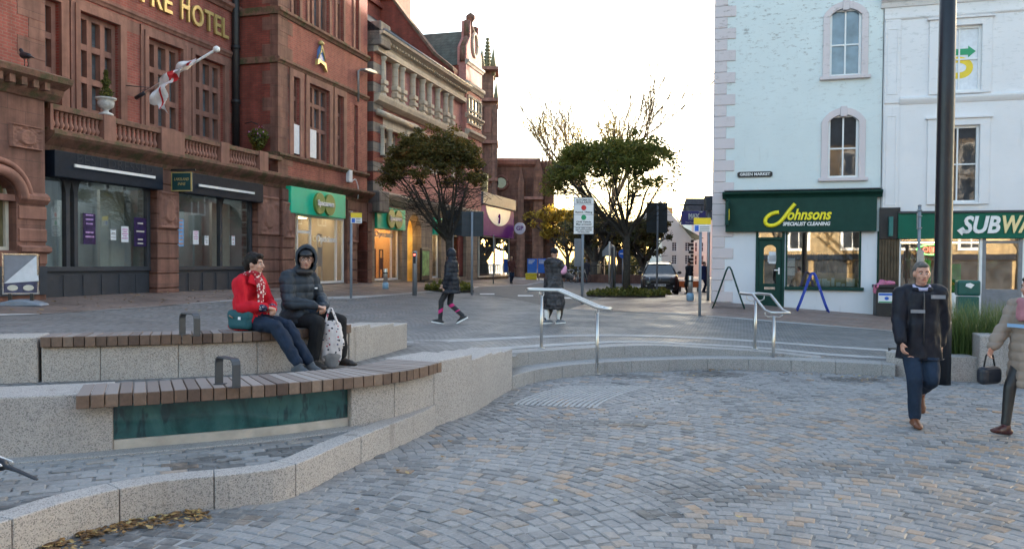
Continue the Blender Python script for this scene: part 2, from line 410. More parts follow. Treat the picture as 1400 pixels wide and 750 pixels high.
def m_wood():
 m, nt, b = mat_new('hardwood'); t = NT(nt); v = t.coord('Object')
 at = t.new('Attribute', attribute_name='tone'); sp = t.new('SeparateColor'); t.link(at.outputs['Color'], sp.inputs[0])
 c = t.ramp(sp.outputs[0], [(0, (.085, .052, .040)), (.5, (.165, .105, .075)), (1, (.26, .19, .145))])
 n = t.noise(v, 26, 6, .7); c = t.mix(.6, c, t.ramp(n, [(.3, (.55,)*3), (.7, (1.3,)*3)]), 'MULTIPLY')
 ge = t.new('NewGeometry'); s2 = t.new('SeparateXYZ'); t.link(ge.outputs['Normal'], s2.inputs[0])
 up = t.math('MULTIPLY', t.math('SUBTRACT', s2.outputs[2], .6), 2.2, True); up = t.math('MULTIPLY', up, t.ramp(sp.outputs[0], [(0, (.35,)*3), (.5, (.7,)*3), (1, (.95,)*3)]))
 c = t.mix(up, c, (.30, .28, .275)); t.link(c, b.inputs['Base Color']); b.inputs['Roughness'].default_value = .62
 t.link(t.bump(n, .3, .004), b.inputs['Normal']); return m
M_WOOD = m_wood()
def m_teal():
 """laminated glass panel with a faint old street scene printed in it"""
 m, nt, b = mat_new('teal_glass'); t = NT(nt); v = t.coord('Object')
 n = t.noise(v, 2.6, 5, .6, 1.2); c = t.ramp(n, [(.32, (.010, .045, .046)), (.5, (.022, .092, .094)), (.7, (.04, .13, .126))])
 vv = t.coord('Object', (7, 7, 2.2)); k = t.ramp(t.noise(vv, 1.4, 3), [(.58, (0,)*3), (.64, (.75,)*3)]); c = t.mix(k, c, (.008, .022, .028))
 t.link(c, b.inputs['Base Color']); b.inputs['Roughness'].default_value = .12; b.inputs['Coat Weight'].default_value = .6; return m
M_TEAL = m_teal()
M_STEEL = plain('brushed_steel', (.56, .55, .53), .34, 1., .04, 3)
M_ZINC = plain('galvanised_steel', (.32, .34, .36), .5, .7, .1, 10)
M_GREYPOLE = plain('grey_painted_steel', (.22, .25, .29), .5, 0., .08, 5)
M_BLACKPOLE = plain('black_painted_steel', (.012, .014, .02), .36, 0., .2, 5, spec=.4)
M_ANTH = plain('anthracite_metal', (.035, .042, .055), .4, 0., .15, 8)
M_NAVY = plain('navy_fascia', (.009, .016, .028), .6, 0., .2, 4, spec=.15)
M_GREYJOIN = plain('grey_joinery', (.036, .041, .052), .5, 0., .15, 4)
M_GREEN_DK = plain('dark_green_paint', (.010, .048, .038), .55, 0., .12, 4, spec=.2)
M_GREEN_SUB = plain('green_fascia', (.005, .115, .072), .5, 0., .08, 3, spec=.25)
M_GREEN_SPEC = plain('bright_green_fascia', (.02, .55, .33), .45, 0., .06, 2, spec=.25)
M_LIME = plain('olive_green_disc', (.15, .24, .055), .4, 0., .06, 4)
M_WHITE = plain('white_paint', (.78, .78, .78), .45, 0., .05, 6)
M_CREAM = plain('cream_paint', (.66, .62, .52), .5, 0., .08, 6)
M_YELLOW = plain('yellow_letter', (.88, .76, .02), .4, 0., .03, 6)
M_CREAMLET = plain('cream_letter', (.85, .68, .34), .4, 0., .03, 6)
M_GOLD = plain('gilt_letter', (.58, .44, .17), .38, .3, .1, 6)
M_BLACK = plain('black', (.014, .014, .016), .5, 0., .2, 6)
M_PURPLE = plain('purple_fascia', (.17, .012, .20), .6, 0., .1, 4, spec=.12)
M_LILAC = plain('lilac_sign', (.80, .76, .82), .45, 0., .04, 4)
M_BLUE = plain('blue_sign', (.012, .12, .55), .4, 0., .06, 5)
M_NAVYSIGN = plain('violet_blue_sign', (.085, .075, .28), .4, 0., .06, 5)
M_SIGNBACK = plain('sign_back_grey', (.055, .065, .075), .6, 0., .1, 4, spec=.2)
M_RED = plain('red', (.55, .02, .025), .4, 0., .06, 6); M_SIGGREEN = plain('signal_green', (.01, .30, .12), .4, 0., .06, 6)
M_SIGYEL = plain('signal_yellow', (.80, .58, .02), .4, 0., .05, 6)
M_PAPER = plain('paper', (.72, .74, .78), .7, 0., .08, 9)
M_POSTER = plain('purple_poster', (.03, .014, .075), .4, 0., .6, 9)
M_POSTER_BLUE = plain('blue_poster', (.16, .36, .66), .5, 0., .3, 7)
M_LEAD_ROOF = plain('lead_flashing', (.22, .23, .25), .6, .2, .12, 5)
M_ROOM = plain('shop_room', (.62, .58, .50), .8, 0., .15, 1.5); M_ROOM_GREY = plain('empty_shop_room', (.50, .53, .52), .85, 0., .25, .8)
M_ROOM_DK = plain('dim_shop_room', (.11, .10, .085), .85, 0., .3, 1.2)
M_TIMBER = plain('pale_timber', (.48, .30, .14), .6, 0., .2, 4)
M_SOIL = plain('soil', (.035, .028, .02), .95, 0., .4, 8, .6)
M_CHROME = plain('chrome', (.7, .7, .7), .12, 1., .03, 9)
def m_leaf(name, stops, trans=.48):
 m, nt, b = mat_new(name); t = NT(nt)
 at = t.new('Attribute', attribute_name='tone'); sp = t.new('SeparateColor'); t.link(at.outputs['Color'], sp.inputs[0])
 c = t.ramp(sp.outputs[0], stops); t.link(c, b.inputs['Base Color']); b.inputs['Roughness'].default_value = .6
 n = t.n; out = n['Material Output']; tl = t.new('BsdfTranslucent'); t.link(c, tl.inputs[0])
 mx = t.new('MixShader'); mx.inputs[0].default_value = trans; t.link(b.outputs[0], mx.inputs[1]); t.link(tl.outputs[0], mx.inputs[2]); t.link(mx.outputs[0], out.inputs[0])
 return m
M_LEAF_DK = m_leaf('olive_leaf', [(0, (.04, .04, .014)), (.4, (.11, .10, .026)), (.7, (.18, .145, .035)), (.88, (.24, .14, .035)), (1, (.30, .13, .035))])
M_LEAF_GR = m_leaf('green_leaf', [(0, (.05, .065, .014)), (.45, (.15, .165, .03)), (.75, (.25, .235, .05)), (1, (.34, .25, .06))])
M_LEAF_YE = m_leaf('yellow_leaf', [(0, (.14, .10, .02)), (.4, (.34, .23, .03)), (.8, (.50, .36, .05)), (1, (.40, .20, .03))], .45)
M_LEAF_OL = m_leaf('bronze_leaf', [(0, (.04, .045, .015)), (.5, (.11, .10, .03)), (1, (.24, .16, .05))], .35)
M_GRASSBLADE = m_leaf('grass_blade', [(0, (.045, .085, .02)), (.6, (.12, .18, .045)), (.85, (.22, .24, .08)), (1, (.38, .32, .17))], .3)
M_FALLEN = m_leaf('fallen_leaf', [(0, (.09, .045, .02)), (.5, (.22, .12, .04)), (.8, (.36, .21, .07)), (1, (.45, .36, .16))], .1)
M_BARK = plain('bark', (.055, .048, .04), .9, 0., .35, 7, .8); M_BARK_LT = plain('pale_bark', (.17, .125, .085), .9, 0., .3, 7, .6)
# ------------------------------------------------------------------ lie of the land: upper ground height from surveyed points
_ctl = []
def cp(px, py, Y): p = P(px, py, Y); _ctl.append((p.x, p.y, p.z))
cp(60, 408, 18.8); cp(200, 401, 22); cp(330, 395, 26.5); cp(460, 388, 32.5); cp(516, 385, 37); cp(645, 382, 50); cp(700, 381, 57)
cp(622, 443, 17.6); cp(755, 443, 17.6); cp(700, 388, 49); cp(796, 415, 27); cp(857, 403, 33); cp(615, 397, 33); cp(898, 401, 42)
cp(975, 413, 25.4); cp(1200, 430, 24.1); cp(957, 432, 21.5); cp(790, 386, 60)
for c in ((-14, 12, .9), (-8, 7.9, .93), (-5.5, 8.4, .92), (-4.2, 8.9, .90), (-3.0, 9.7, .80), (-2.3, 10.8, .62), (-1.75, 12.2, .47), (-.6, 12.2, .40),
          (.45, 12.35, .37), (1.3, 12.95, .365), (2.4, 13.35, .36), (3.5, 13.6, .30), (4.4, 13.5, .24), (5.2, 13.2, .19), (6.1, 12.9, .17), (9, 12.5, .12),
          (18, 22, .05), (14, 12, .05), (0, 110, .4), (60, 110, 0), (-60, 110, .6), (40, 40, 0), (-40, 40, 1), (-30, 10, 1), (30, 8, 0)): _ctl.append(c)
_ctl = np.array(_ctl)
def _phi(a, b): return np.sqrt(((a[:, None, :]-b[None])**2).sum(2)+1.5)
_A = _phi(_ctl[:, :2], _ctl[:, :2])+np.eye(len(_ctl))*.02
_n = len(_ctl); _M = np.zeros((_n+3, _n+3)); _M[:_n, :_n] = _A; _M[:_n, _n] = 1; _M[:_n, _n+1:] = _ctl[:, :2]; _M[_n:, :_n] = _M[:_n, _n:].T
_w = np.linalg.solve(_M, np.r_[_ctl[:, 2], 0, 0, 0])
def GZ(xy):
 xy = np.atleast_2d(np.asarray(xy, float)); return _phi(xy, _ctl[:, :2]) @ _w[:_n]+_w[_n]+xy @ _w[_n+1:]
def gz(x, y): return float(GZ([(x, y)])[0])
def PG(px, py):
 """the upper-ground point seen at a photo point"""
 lo, hi = 9., 140.
 d = ray(px, py)
 best = None
 for Y in np.geomspace(9, 150, 400):
  p = P(px, py, Y)
  if p.z <= gz(p.x, p.y): best = Y; break
 if best is None: best = 150.
 p = P(px, py, best); return Vector((p.x, p.y, gz(p.x, p.y)))
# ------------------------------------------------------------------ plan of the sunken amphitheatre
KERB = spline([(-5.6, 1.2), (-4.3, 2.2), (-3.35, 3.5), (-2.92, 4.55), (-2.73, 5.03), (-2.39, 5.41), (-1.93, 5.62), (-1.61, 5.88), (-1.37, 6.65), (-.93, 7.9), (-.80, 8.4)], 90)
WALL = spline([(-1.62, 7.28), (-1.30, 7.56), (-1.05, 7.95), (-.87, 8.4), (-.49, 9.16), (-.26, 9.98), (.03, 10.96)], 40)   # granite end wall of the lower bench
F1 = spline([(-7.2, 5.1), (-5, 5.72), (-3.91, 6.09), (-3.26, 6.35), (-2.2, 6.87), (-1.62, 7.28), (-1.30, 7.56), (-1.05, 7.95), (-.87, 8.4), (-.49, 9.16), (-.26, 9.98), (.03, 10.96)], 160)
F2 = spline([(-8.5, 7.0), (-6, 7.6), (-4.72, 8.0), (-3.7, 8.33), (-2.85, 8.74), (-2.35, 9.25), (-2.02, 9.85), (-1.72, 10.9), (-1.53, 11.8)], 140)
ST1 = spline([(-.35, 10.4), (.0, 10.93), (.486, 11.78), (1.316, 12.46), (2.37, 12.9), (3.36, 13.1), (4.26, 13.03), (5.2, 12.76), (6.0, 12.42)], 80)
ST2 = offset2(ST1, .42)
def zS2(p): return np.clip(GZ(p), .186, .40)
inner = np.vstack([[(-60, 3.0), (-30, 5.0), (-14, 6.4)], offset2(F2, .55)[8:], [(-1.1, 12.35), (-.5, 12.3)], ST2[12:], [(6.35, 12.75), (8.5, 12.9), (13, 12.4), (25, 11), (70, 8)]])
n_in = len(inner)
def fan(mb, A, B, rows, z, power=1.6):
 A = np.asarray(A, float); B = np.asarray(B, float); n = len(A); g = []
 for k in range(rows+1):
  t = (k/rows)**power; g.append(A*(1-t)+B*t)
 pts = np.vstack(g); zz = z(pts); vs = [(p[0], p[1], q) for p, q in zip(pts, zz)]
 fs = [(k*n+i, k*n+i+1, (k+1)*n+i+1, (k+1)*n+i) for k in range(rows) for i in range(n-1)]
 sm = mb.smooth; mb.smooth = True; mb.add(vs, fs); mb.smooth = sm
s_ = np.r_[0, np.cumsum(np.linalg.norm(np.diff(inner, axis=0), axis=1))]
outer = np.stack([np.interp(np.linspace(0, 1, n_in), [0, .12, .35, .75, .88, 1], [-160, -90, -30, 40, 110, 180]), np.interp(np.linspace(0, 1, n_in), [0, .12, .35, .75, .88, 1], [40, 120, 150, 150, 120, 40])], 1)
mb = MB(); fan(mb, inner, outer, 60, GZ, 1.7); kind(mb.build('street_paving', M_STREET, fix=False), 'structure')
mb = MB(); mb.quad((-1500, -600, -.75), (1500, -600, -.75), (1500, 2500, -.75), (-1500, 2500, -.75)); kind(mb.build('ground', M_FAR), 'structure')
def overlay(name, mat, A, B, rows=10, lift=.004, cols=40, power=1.):
 """a thin paved sheet between two lines given in the plan, lying on the ground"""
 A = seg_of(np.asarray(A, float), 0, 1) if len(A) > 2 else np.asarray(A, float)
 def rs(p):
  p = np.asarray(p, float); s = np.r_[0, np.cumsum(np.linalg.norm(np.diff(p, axis=0), axis=1))]; q = np.linspace(0, s[-1], cols)
  return np.stack([np.interp(q, s, p[:, 0]), np.interp(q, s, p[:, 1])], 1)
 m = MB(); fan(m, rs(A), rs(B), rows, lambda p: GZ(p)+lift, power); return kind(m.build(name, mat, fix=False), 'structure')
def G(*pts): return [tuple(PG(x, y).xy) for x, y in pts]
# ------------------------------------------------------------------ setts, each one modelled
def pip(poly, pts):
 x, y = pts[:, 0], pts[:, 1]; ins = np.zeros(len(pts), bool); n = len(poly)
 for i in range(n):
  x0, y0 = poly[i]; x1, y1 = poly[(i+1) % n]
  c = ((y0 > y) != (y1 > y)) & (x < (x1-x0)*(y-y0)/(y1-y0+1e-12)+x0); ins ^= c
 return ins
def _dp(px, py, a, b, s): q = PZ(px, py, 0); return (q.x, q.y, a, b, s)
DAMP = [_dp(975, 511, .62, .42, .85), _dp(1168, 518, .6, .32, .9), _dp(865, 514, .5, .28, .75), _dp(905, 702, .22, .14, .8), _dp(985, 672, .8, .35, .45), _dp(1180, 640, 1.1, .35, .4), _dp(760, 585, .5, .3, .35), _dp(130, 735, .9, .35, .75), _dp(310, 708, .5, .2, .6), _dp(840, 578, .7, .22, .5), _dp(560, 640, .25, .5, .4), _dp(1330, 700, .7, .5, .35), (-2.35, 6.05, .35, .25, .8), (-1.75, 6.45, .3, .25, .85)]
def sett_field(name, poly, z0, size, P_arc, rot, amp, warm, mort_name, inside=None, seed=1, gap=.016):
 r = np.random.default_rng(seed); poly = np.asarray(poly, float)
 c, s = math.cos(rot), math.sin(rot); Rm = np.array([[c, -s], [s, c]]); loc = poly @ Rm
 (xa, ya), (xb, yb) = loc.min(0)-.3, loc.max(0)+.3
 cen = []
 w, h = size
 if P_arc:
  rad = P_arc*.80
  ncol0, ncol1 = int(math.floor(xa/P_arc)), int(math.ceil(xb/P_arc))
  for col in range(ncol0, ncol1+1):
   xc = (col+.5)*P_arc; half = math.asin(P_arc/2/rad); sag = rad-rad*math.cos(half)
   k = 0; yy = ya-sag-.2
   while yy < yb+.2:
    yy += h*r.uniform(.93, 1.07); n = max(6, int(round(2*half*rad/w))+(k % 2)); k += 1
    a = np.linspace(-half, half, n+1); a = (a[:-1]+a[1:])/2+r.normal(0, .004, n)
    dirn = 1
    cen.append(np.stack([xc+rad*np.sin(a), yy+(rad*np.cos(a)-rad*math.cos(half)), -a, np.full(n, 2*half*rad/n), np.full(n, h)], 1))
 else:
  k = 0; yy = ya
  while yy < yb:
   yy += h; xs = np.arange(xa+(k % 2)*w/2, xb, w); k += 1; xs = xs+r.normal(0, w*.05, len(xs))
   cen.append(np.stack([xs, np.full(len(xs), yy), np.zeros(len(xs)), np.full(len(xs), w), np.full(len(xs), h)], 1))
 cen = np.vstack(cen); wp = cen[:, :2] @ Rm.T
 keep = pip(poly, wp)
 if inside is not None: keep &= inside(wp)
 cen = cen[keep]; wp = wp[keep]; N = len(cen)
 ang = cen[:, 2]+rot+r.normal(0, .035, N)
 hw = cen[:, 3]/2-gap/2+r.normal(0, .003, N); hh = cen[:, 4]/2-gap/2+r.normal(0, .003, N)
 top = r.normal(0, .0025, N); tilt = r.normal(0, .014, (N, 2))
 sg = np.array([(-1, -1), (1, -1), (1, 1), (-1, 1)], float)
 V = np.empty((N, 12, 3))
 for lay, (ins, dz) in enumerate(((.0, -.02), (.001, -.006), (.011, 0))):
  for q in range(4):
   lx = sg[q, 0]*(hw-ins)+r.normal(0, .003, N); ly = sg[q, 1]*(hh-ins)+r.normal(0, .003, N)
   V[:, lay*4+q, 0] = wp[:, 0]+lx*np.cos(ang)-ly*np.sin(ang); V[:, lay*4+q, 1] = wp[:, 1]+lx*np.sin(ang)+ly*np.cos(ang)
   V[:, lay*4+q, 2] = z0+top+dz+(lx*tilt[:, 0]+ly*tilt[:, 1] if lay else 0)
 F0 = np.array([(0,1,5,4),(1,2,6,5),(2,3,7,6),(3,0,4,7),(4,5,9,8),(5,6,10,9),(6,7,11,10),(7,4,8,11),(8,9,10,11)])
 F = (F0[None]+(np.arange(N)*12)[:, None, None]).reshape(-1, 4)
 me = bpy.data.meshes.new(name); me.from_pydata(V.reshape(-1, 3).tolist(), [], F.tolist())
 wf = warm(wp); base = np.clip(r.normal(.42, .17, N), 0, .78); isw = r.random(N) < wf
 tone = np.where(isw, r.uniform(.8, 1., N), base)
 at = me.attributes.new('tone', 'FLOAT_COLOR', 'FACE'); c4 = np.ones((N*9, 4), 'f'); c4[:, :3] = np.repeat(tone, 9)[:, None]; dmp = np.zeros(N)
 for ex, ey, ea, eb, es in DAMP: dmp = np.maximum(dmp, es*np.clip(1.6-1.6*(((wp[:, 0]-ex)/ea)**2+((wp[:, 1]-ey)/eb)**2), 0, 1))
 c4[:, 1] = np.repeat(np.clip(dmp, 0, 1), 9)
 at.data.foreach_set('color', c4.ravel())
 me.materials.append(M_SETT); me.update(); return kind(link(name, me), 'structure')
steps_in = offset2(ST1, -.0)
plaza_poly = np.vstack([KERB[10:], WALL[18:], ST1[6:], [(7.6, 11.4), (9.5, 10.4), (9.5, 3.2), (-3.6, 3.2)]])
def warm_plaza(p):   # warm stones gather towards the right and the middle of the floor
 x, y = p[:, 0], p[:, 1]
 return np.clip(.055+.32/(1+np.exp(-(x-1.3)*1.4))*np.exp(-((y-6.6)/3.2)**2)+.05*np.sin(x*2.1+y*1.3), .02, .5)
sett_field('plaza_setts', plaza_poly, 0., (.138, .118), 2.6, R(-40), .2, warm_plaza, 'mortar', seed=3)
mb = MB(); mb.prism_z([(-9, -30), (40, -30), (40, 11), (8, 11.3), (5.9, 12.45), (1.3, 12.9), (-.3, 11.2), (-.9, 8.6), (-1.6, 6.2), (-2.6, 5.4), (-3.5, 4.5), (-9, 1.0)], -.3, -.007)
kind(mb.build('plaza_floor', M_MORTAR), 'structure')
TZ = .205
kb = offset2(KERB, .2)
terr = np.vstack([kb[8:86], WALL[2:8], F1[::-1][58:150]])
f1b = F1[:int(len(F1)*.62)]
terr_poly = np.vstack([offset2(KERB, .17)[6:], F1[:frac_at and 92][::-1]])
sett_field('terrace_setts', terr_poly, TZ, (.20, .105), 0, R(24), .1, lambda p: np.full(len(p), .03), 'mortar', seed=5, gap=.014)
mb = MB(); mb.prism_z([tuple(q) for q in np.vstack([offset2(KERB, .1)[4:], offset2(F1, .1)[:95][::-1]])], -.2, TZ-.012); kind(mb.build('terrace_floor', M_MORTAR), 'structure')
a, b = frac_at(F1, (-6.5, 5.3)), frac_at(F1, (-1.45, 7.4)); c1 = seg_of(F1, a, b)
mb = MB(); strip_solid(mb, offset2(c1, -.17), offset2(c1, .05), TZ-.1, TZ+.012); kind(mb.build('terrace_edging', M_GRAN_GREY, bevel=.006), 'structure')
ku = offset2(KERB, .20); mb = MB(); N = len(KERB); cuts = [0, 14, 26, 36, 44, 51, 57, 63, 73, 89]
kh = np.interp(np.arange(N), [0, 60, 80, 89], [.235, .235, .235, .235])
for i, j in zip(cuts[:-1], cuts[1:]):
 A = KERB[i:j+1].copy(); B = ku[i:j+1].copy(); dA = (A[1]-A[0]); dA *= .003/np.linalg.norm(dA); dB = A[-1]-A[-2]; dB *= .003/np.linalg.norm(dB)
 A[0] += dA; B[0] += dA; A[-1] -= dB; B[-1] -= dB
 strip_solid(mb, A, B, -.1, kh[i:j+1])
kind(mb.build('kerb', M_GRAN, bevel=.008), 'structure')
mb = MB(); N = len(ST1); cuts = list(range(0, N, 7))+[N-1]
for i, j in zip(cuts[:-1], cuts[1:]):
 if j <= i: continue
 A = ST1[i:j+1].copy(); B = offset2(ST1, .44)[i:j+1]; A[0] += (A[1]-A[0])*.015; A[-1] -= (A[-1]-A[-2])*.015
 strip_solid(mb, A, B, -.1, .185)
kind(mb.build('lower_step', M_GRAN_GREY, bevel=.008), 'structure')
mb = MB(); k2 = int(N*.86); cuts = list(range(0, k2, 9))+[k2]
for i, j in zip(cuts[:-1], cuts[1:]):
 A = ST2[i:j+1].copy(); B = offset2(ST2, .36)[i:j+1]
 strip_solid(mb, A, B, .0, np.maximum(zS2(A)+.006, .19))
kind(mb.build('upper_step', M_GRAN_GREY, bevel=.006), 'structure')
for d0, d1 in ((.95, 1.28), (2.25, 2.6)):
 e0 = offset2(ST1, d0)[10:]; e1 = offset2(ST1, d1)[10:]
 overlay('granite_band', M_BAND, e0, e1, 2, .005, 60)
def z_t2(p):
 p = np.atleast_2d(p); return np.interp(p[:, 0], [-8, -3, -1.6, .2], [.52, .505, .475, .385])
A = offset2(F1, .5); B = F2
q = np.linspace(0, 1, 60)
A = np.vstack([seg_of(A, .0, 1.)]);
def rs_(p, n):
 s = np.r_[0, np.cumsum(np.linalg.norm(np.diff(p, axis=0), axis=1))]; qq = np.linspace(0, s[-1], n); return np.stack([np.interp(qq, s, p[:, 0]), np.interp(qq, s, p[:, 1])], 1)
mb = MB(); fan(mb, rs_(A, 60), rs_(np.vstack([offset2(F2, .1), [(-1.2, 12.5), (-.45, 12.4)]]), 60), 8, z_t2, 1.); kind(mb.build('bench_terrace', M_STREET, fix=False), 'structure')
mb = MB(); fan(mb, rs_(np.array([(-.55, 11.2), (-.3, 11.0), (.05, 11.0)]), 12), rs_(np.array([(-1.9, 12.45), (-.8, 12.7), (.15, 12.3)]), 12), 8, lambda p: np.minimum(GZ(p)+.004, .44), 1.)
kind(mb.build('step_landing', M_STREET, fix=False), 'structure')
mb = MB(); c0 = np.array([.95, 11.1])
for i in range(15):
 ts = np.linspace(0, 1, 10); x = .02+i*.068+.50*ts+.010*i*ts; y = 9.75+1.55*ts**.9-.014*i*(1-ts)
 pts = np.stack([x+.30*ts**2, y], 1)
 strip_solid(mb, pts, pts+np.array([.040, -.006]), -.02, .006)
kind(mb.build('ribbed_paving', M_TACT, bevel=.002), 'structure')
# ------------------------------------------------------------------ pavements and road on the upper level
hotel_foot = G((0, 414), (60, 408), (200, 401), (330, 395), (460, 388), (516, 385), (645, 382), (700, 380))
left_edge = [(-30, 11.5)]+G((0, 432), (150, 421), (330, 409), (470, 408), (575, 399), (650, 392))+[tuple(P(745, 386, 56).xy)]
overlay('left_pavement', M_BROWN, left_edge, [(-34, 16)]+[(x-.8, y+.3) for x, y in hotel_foot], 14, .006, 60)
ed = np.array(left_edge); overlay('kerb_line', M_BAND, offset2(ed, -.02), offset2(ed, -.24), 1, .008, 60)
right_edge = G((778, 423), (930, 428), (1070, 441), (1205, 451))+[(12, 15.3), (30, 13)]
overlay('right_pavement', M_PINK, right_edge, G((812, 411), (905, 407))+[(6.2, 27), (9, 26), (13, 25), (30, 21)], 12, .006, 60)
ed = np.array(right_edge); overlay('kerb_line', M_BAND, offset2(ed, .02), offset2(ed, -.2), 1, .008, 60)
overlay('road', M_ASPH, G((640, 400), (700, 408), (777, 423)), G((655, 392), (740, 388), (875, 388)), 12, .010, 40)
overlay('road', M_ASPH, G((742, 388), (875, 388)), [(6, 110), (22, 110)], 20, .010, 20)
overlay('right_pavement', M_PINK, G((815, 410), (908, 396))[::1]+[(20, 110)], [(6.9, 26.5), (9.6, 36), (31, 110)], 14, .012, 40)
for (x0, x1, y) in ((656, 676, 402.5), (708, 729, 404.8), (770, 786, 408)):
 a, b = PG(x0, y+.9), PG(x1, y+.9); c, d = PG(x1, y-.9), PG(x0, y-.9)
 mb = MB(); mb.poly([(p.x, p.y, gz(p.x, p.y)+.017) for p in (a, b, c, d)]); kind(mb.build('road_marking', M_WHITE_LINE), 'structure')
# ------------------------------------------------------------------ benches
def bench(name, label, F, t_blk0, t_tim0, t_glass0, t_glass1, t_tim1, z_seat, z_foot, depth, blocks_end, group, end_z):
 root = thing(name, label, 'bench', group=group)
 inv = lambda m: m
 mb = MB()
 cuts = [t for t in blocks_end[0]]
 for (a, b, zt, inset) in blocks_end[1]:
  c = seg_of(F, a, b); d = np.diff(c, axis=0); c[0] += d[0]*.02/ max(.001, 1); c[-1] -= d[-1]*.02
  strip_solid(mb, offset2(c, inset), offset2(c, depth), -.1 if z_foot < .1 else z_foot-.4, zt)
 o = mb.build('granite_block', M_GRAN_BUFF if z_seat > .8 else M_GRAN, root, bevel=.012)
 c = seg_of(F, t_tim0, t_tim1); L = np.linalg.norm(np.diff(c, axis=0), axis=1).sum(); n = int(L/.098); th = .105
 r = np.random.default_rng(len(name)); mb = MB(); tones = []
 front = offset2(F, -.13 if z_seat < .8 else -.05); back = offset2(F, depth-.12)
 for i in range(n):
  a = t_tim0+(t_tim1-t_tim0)*(i+.035)/n; b = t_tim0+(t_tim1-t_tim0)*(i+.965)/n
  def at(p, q):
   s = np.r_[0, np.cumsum(np.linalg.norm(np.diff(F, axis=0), axis=1))]; s /= s[-1]
   return np.array([np.interp(q, s, p[:, 0]), np.interp(q, s, p[:, 1])])
  dz = r.normal(0, .0015); k = r.normal(0, .004)
  fa, fb, ba, bb = at(front, a), at(front, b), at(back, a), at(back, b)
  nrm = (fa-ba)/np.linalg.norm(fa-ba); fa = fa+nrm*k; fb = fb+nrm*k
  strip_solid(mb, np.array([fa, ba]), np.array([fb, bb]), z_seat-th+dz, z_seat+dz); tones.append(np.clip(r.normal(.5, .25), 0, 1))
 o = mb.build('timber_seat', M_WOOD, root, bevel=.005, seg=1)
 at_ = o.data.attributes.new('tone', 'FLOAT_COLOR', 'FACE')
 cen = np.empty(len(o.data.polygons)*3); o.data.polygons.foreach_get('center', cen); cen = cen.reshape(-1, 3)
 ks = np.array([frac_at(seg_of(F, t_tim0, t_tim1), p) for p in cen[:1]])
 mids = []
 for i in range(n):
  q_ = t_tim0+(t_tim1-t_tim0)*(i+.5)/n; s = np.r_[0, np.cumsum(np.linalg.norm(np.diff(F, axis=0), axis=1))]; s /= s[-1]
  f_ = np.array([np.interp(q_, s, front[:, 0]), np.interp(q_, s, front[:, 1])]); b_ = np.array([np.interp(q_, s, back[:, 0]), np.interp(q_, s, back[:, 1])])
  mids.append((f_, b_))
 fr = np.array([m[0] for m in mids]); bk = np.array([m[1] for m in mids]); dv = bk-fr; L2 = (dv**2).sum(1)
 idx = []
 for p in cen[:, :2]:
  tt = np.clip(((p-fr)*dv).sum(1)/L2, 0, 1); idx.append(np.argmin(((fr+dv*tt[:, None]-p)**2).sum(1)))
 c4 = np.ones((len(cen), 4), 'f'); c4[:, :3] = np.array(tones)[idx][:, None]; at_.data.foreach_set('color', c4.ravel())
 if t_glass0 is not None:
  c = seg_of(F, t_glass0, t_glass1)
  mb = MB(); strip_solid(mb, offset2(c, .04), offset2(c, .06), z_foot+.09, z_seat-th-.004); mb.smooth = False; mb.build('glass_panel', M_TEAL, root)
  mb = MB(); strip_solid(mb, offset2(c, .015), offset2(c, .10), z_foot-.05, z_foot+.088); mb.build('concrete_plinth', plain('pale_concrete', (.42, .39, .35), .85, var=.2, scale=5, bump=.4), root, bevel=.006)
 return root
fr = lambda x, y: frac_at(F1, (x, y))
g0, g1 = fr(-3.22, 6.37), fr(-1.50, 7.38); tA, tB = fr(-3.42, 6.28), fr(-.84, 8.45)
lower_bench = bench('bench', 'lower curved bench with slatted timber seat over a teal glass panel', F1, 0, tA, g0, g1, tB, .69, TZ, .62,
 ([], [(.0, .26, .685, 0), (.26, g0, .685, 0), (g1, fr(-1.15, 7.75), .58, -.03), (fr(-1.15, 7.75), tB-.0, .58, -.03), (tB, fr(-.47, 9.2), .685, -.03), (fr(-.47, 9.2), fr(-.25, 10.0), .62, -.02), (fr(-.25, 10.0), fr(-.1, 10.5), .585, .0), (fr(-.1, 10.5), 1., .555, .02), (g0+.005, g1-.005, .57, .13)]), 'curved stone and timber benches', None)
ff = lambda x, y: frac_at(F2, (x, y)); uA, uB = ff(-4.74, 8.0), ff(-2.02, 9.82)
upper_bench = bench('bench', 'upper curved bench on pale granite, the one two people sit on', F2, 0, uA, None, None, uB, .97, .5, .52,
 ([], [(.0, .22, .965, 0), (.22, uA-.003, .965, 0), (uA, ff(-4.25, 8.15), .86, 0), (ff(-4.25, 8.15), ff(-3.55, 8.4), .86, 0), (ff(-3.55, 8.4), ff(-2.8, 8.8), .86, 0), (ff(-2.8, 8.8), uB, .86, 0), (uB+.003, ff(-1.85, 10.4), .93, 0), (ff(-1.85, 10.4), ff(-1.66, 11.2), .885, .01), (ff(-1.66, 11.2), 1., .84, .02)]), 'curved stone and timber benches', None)
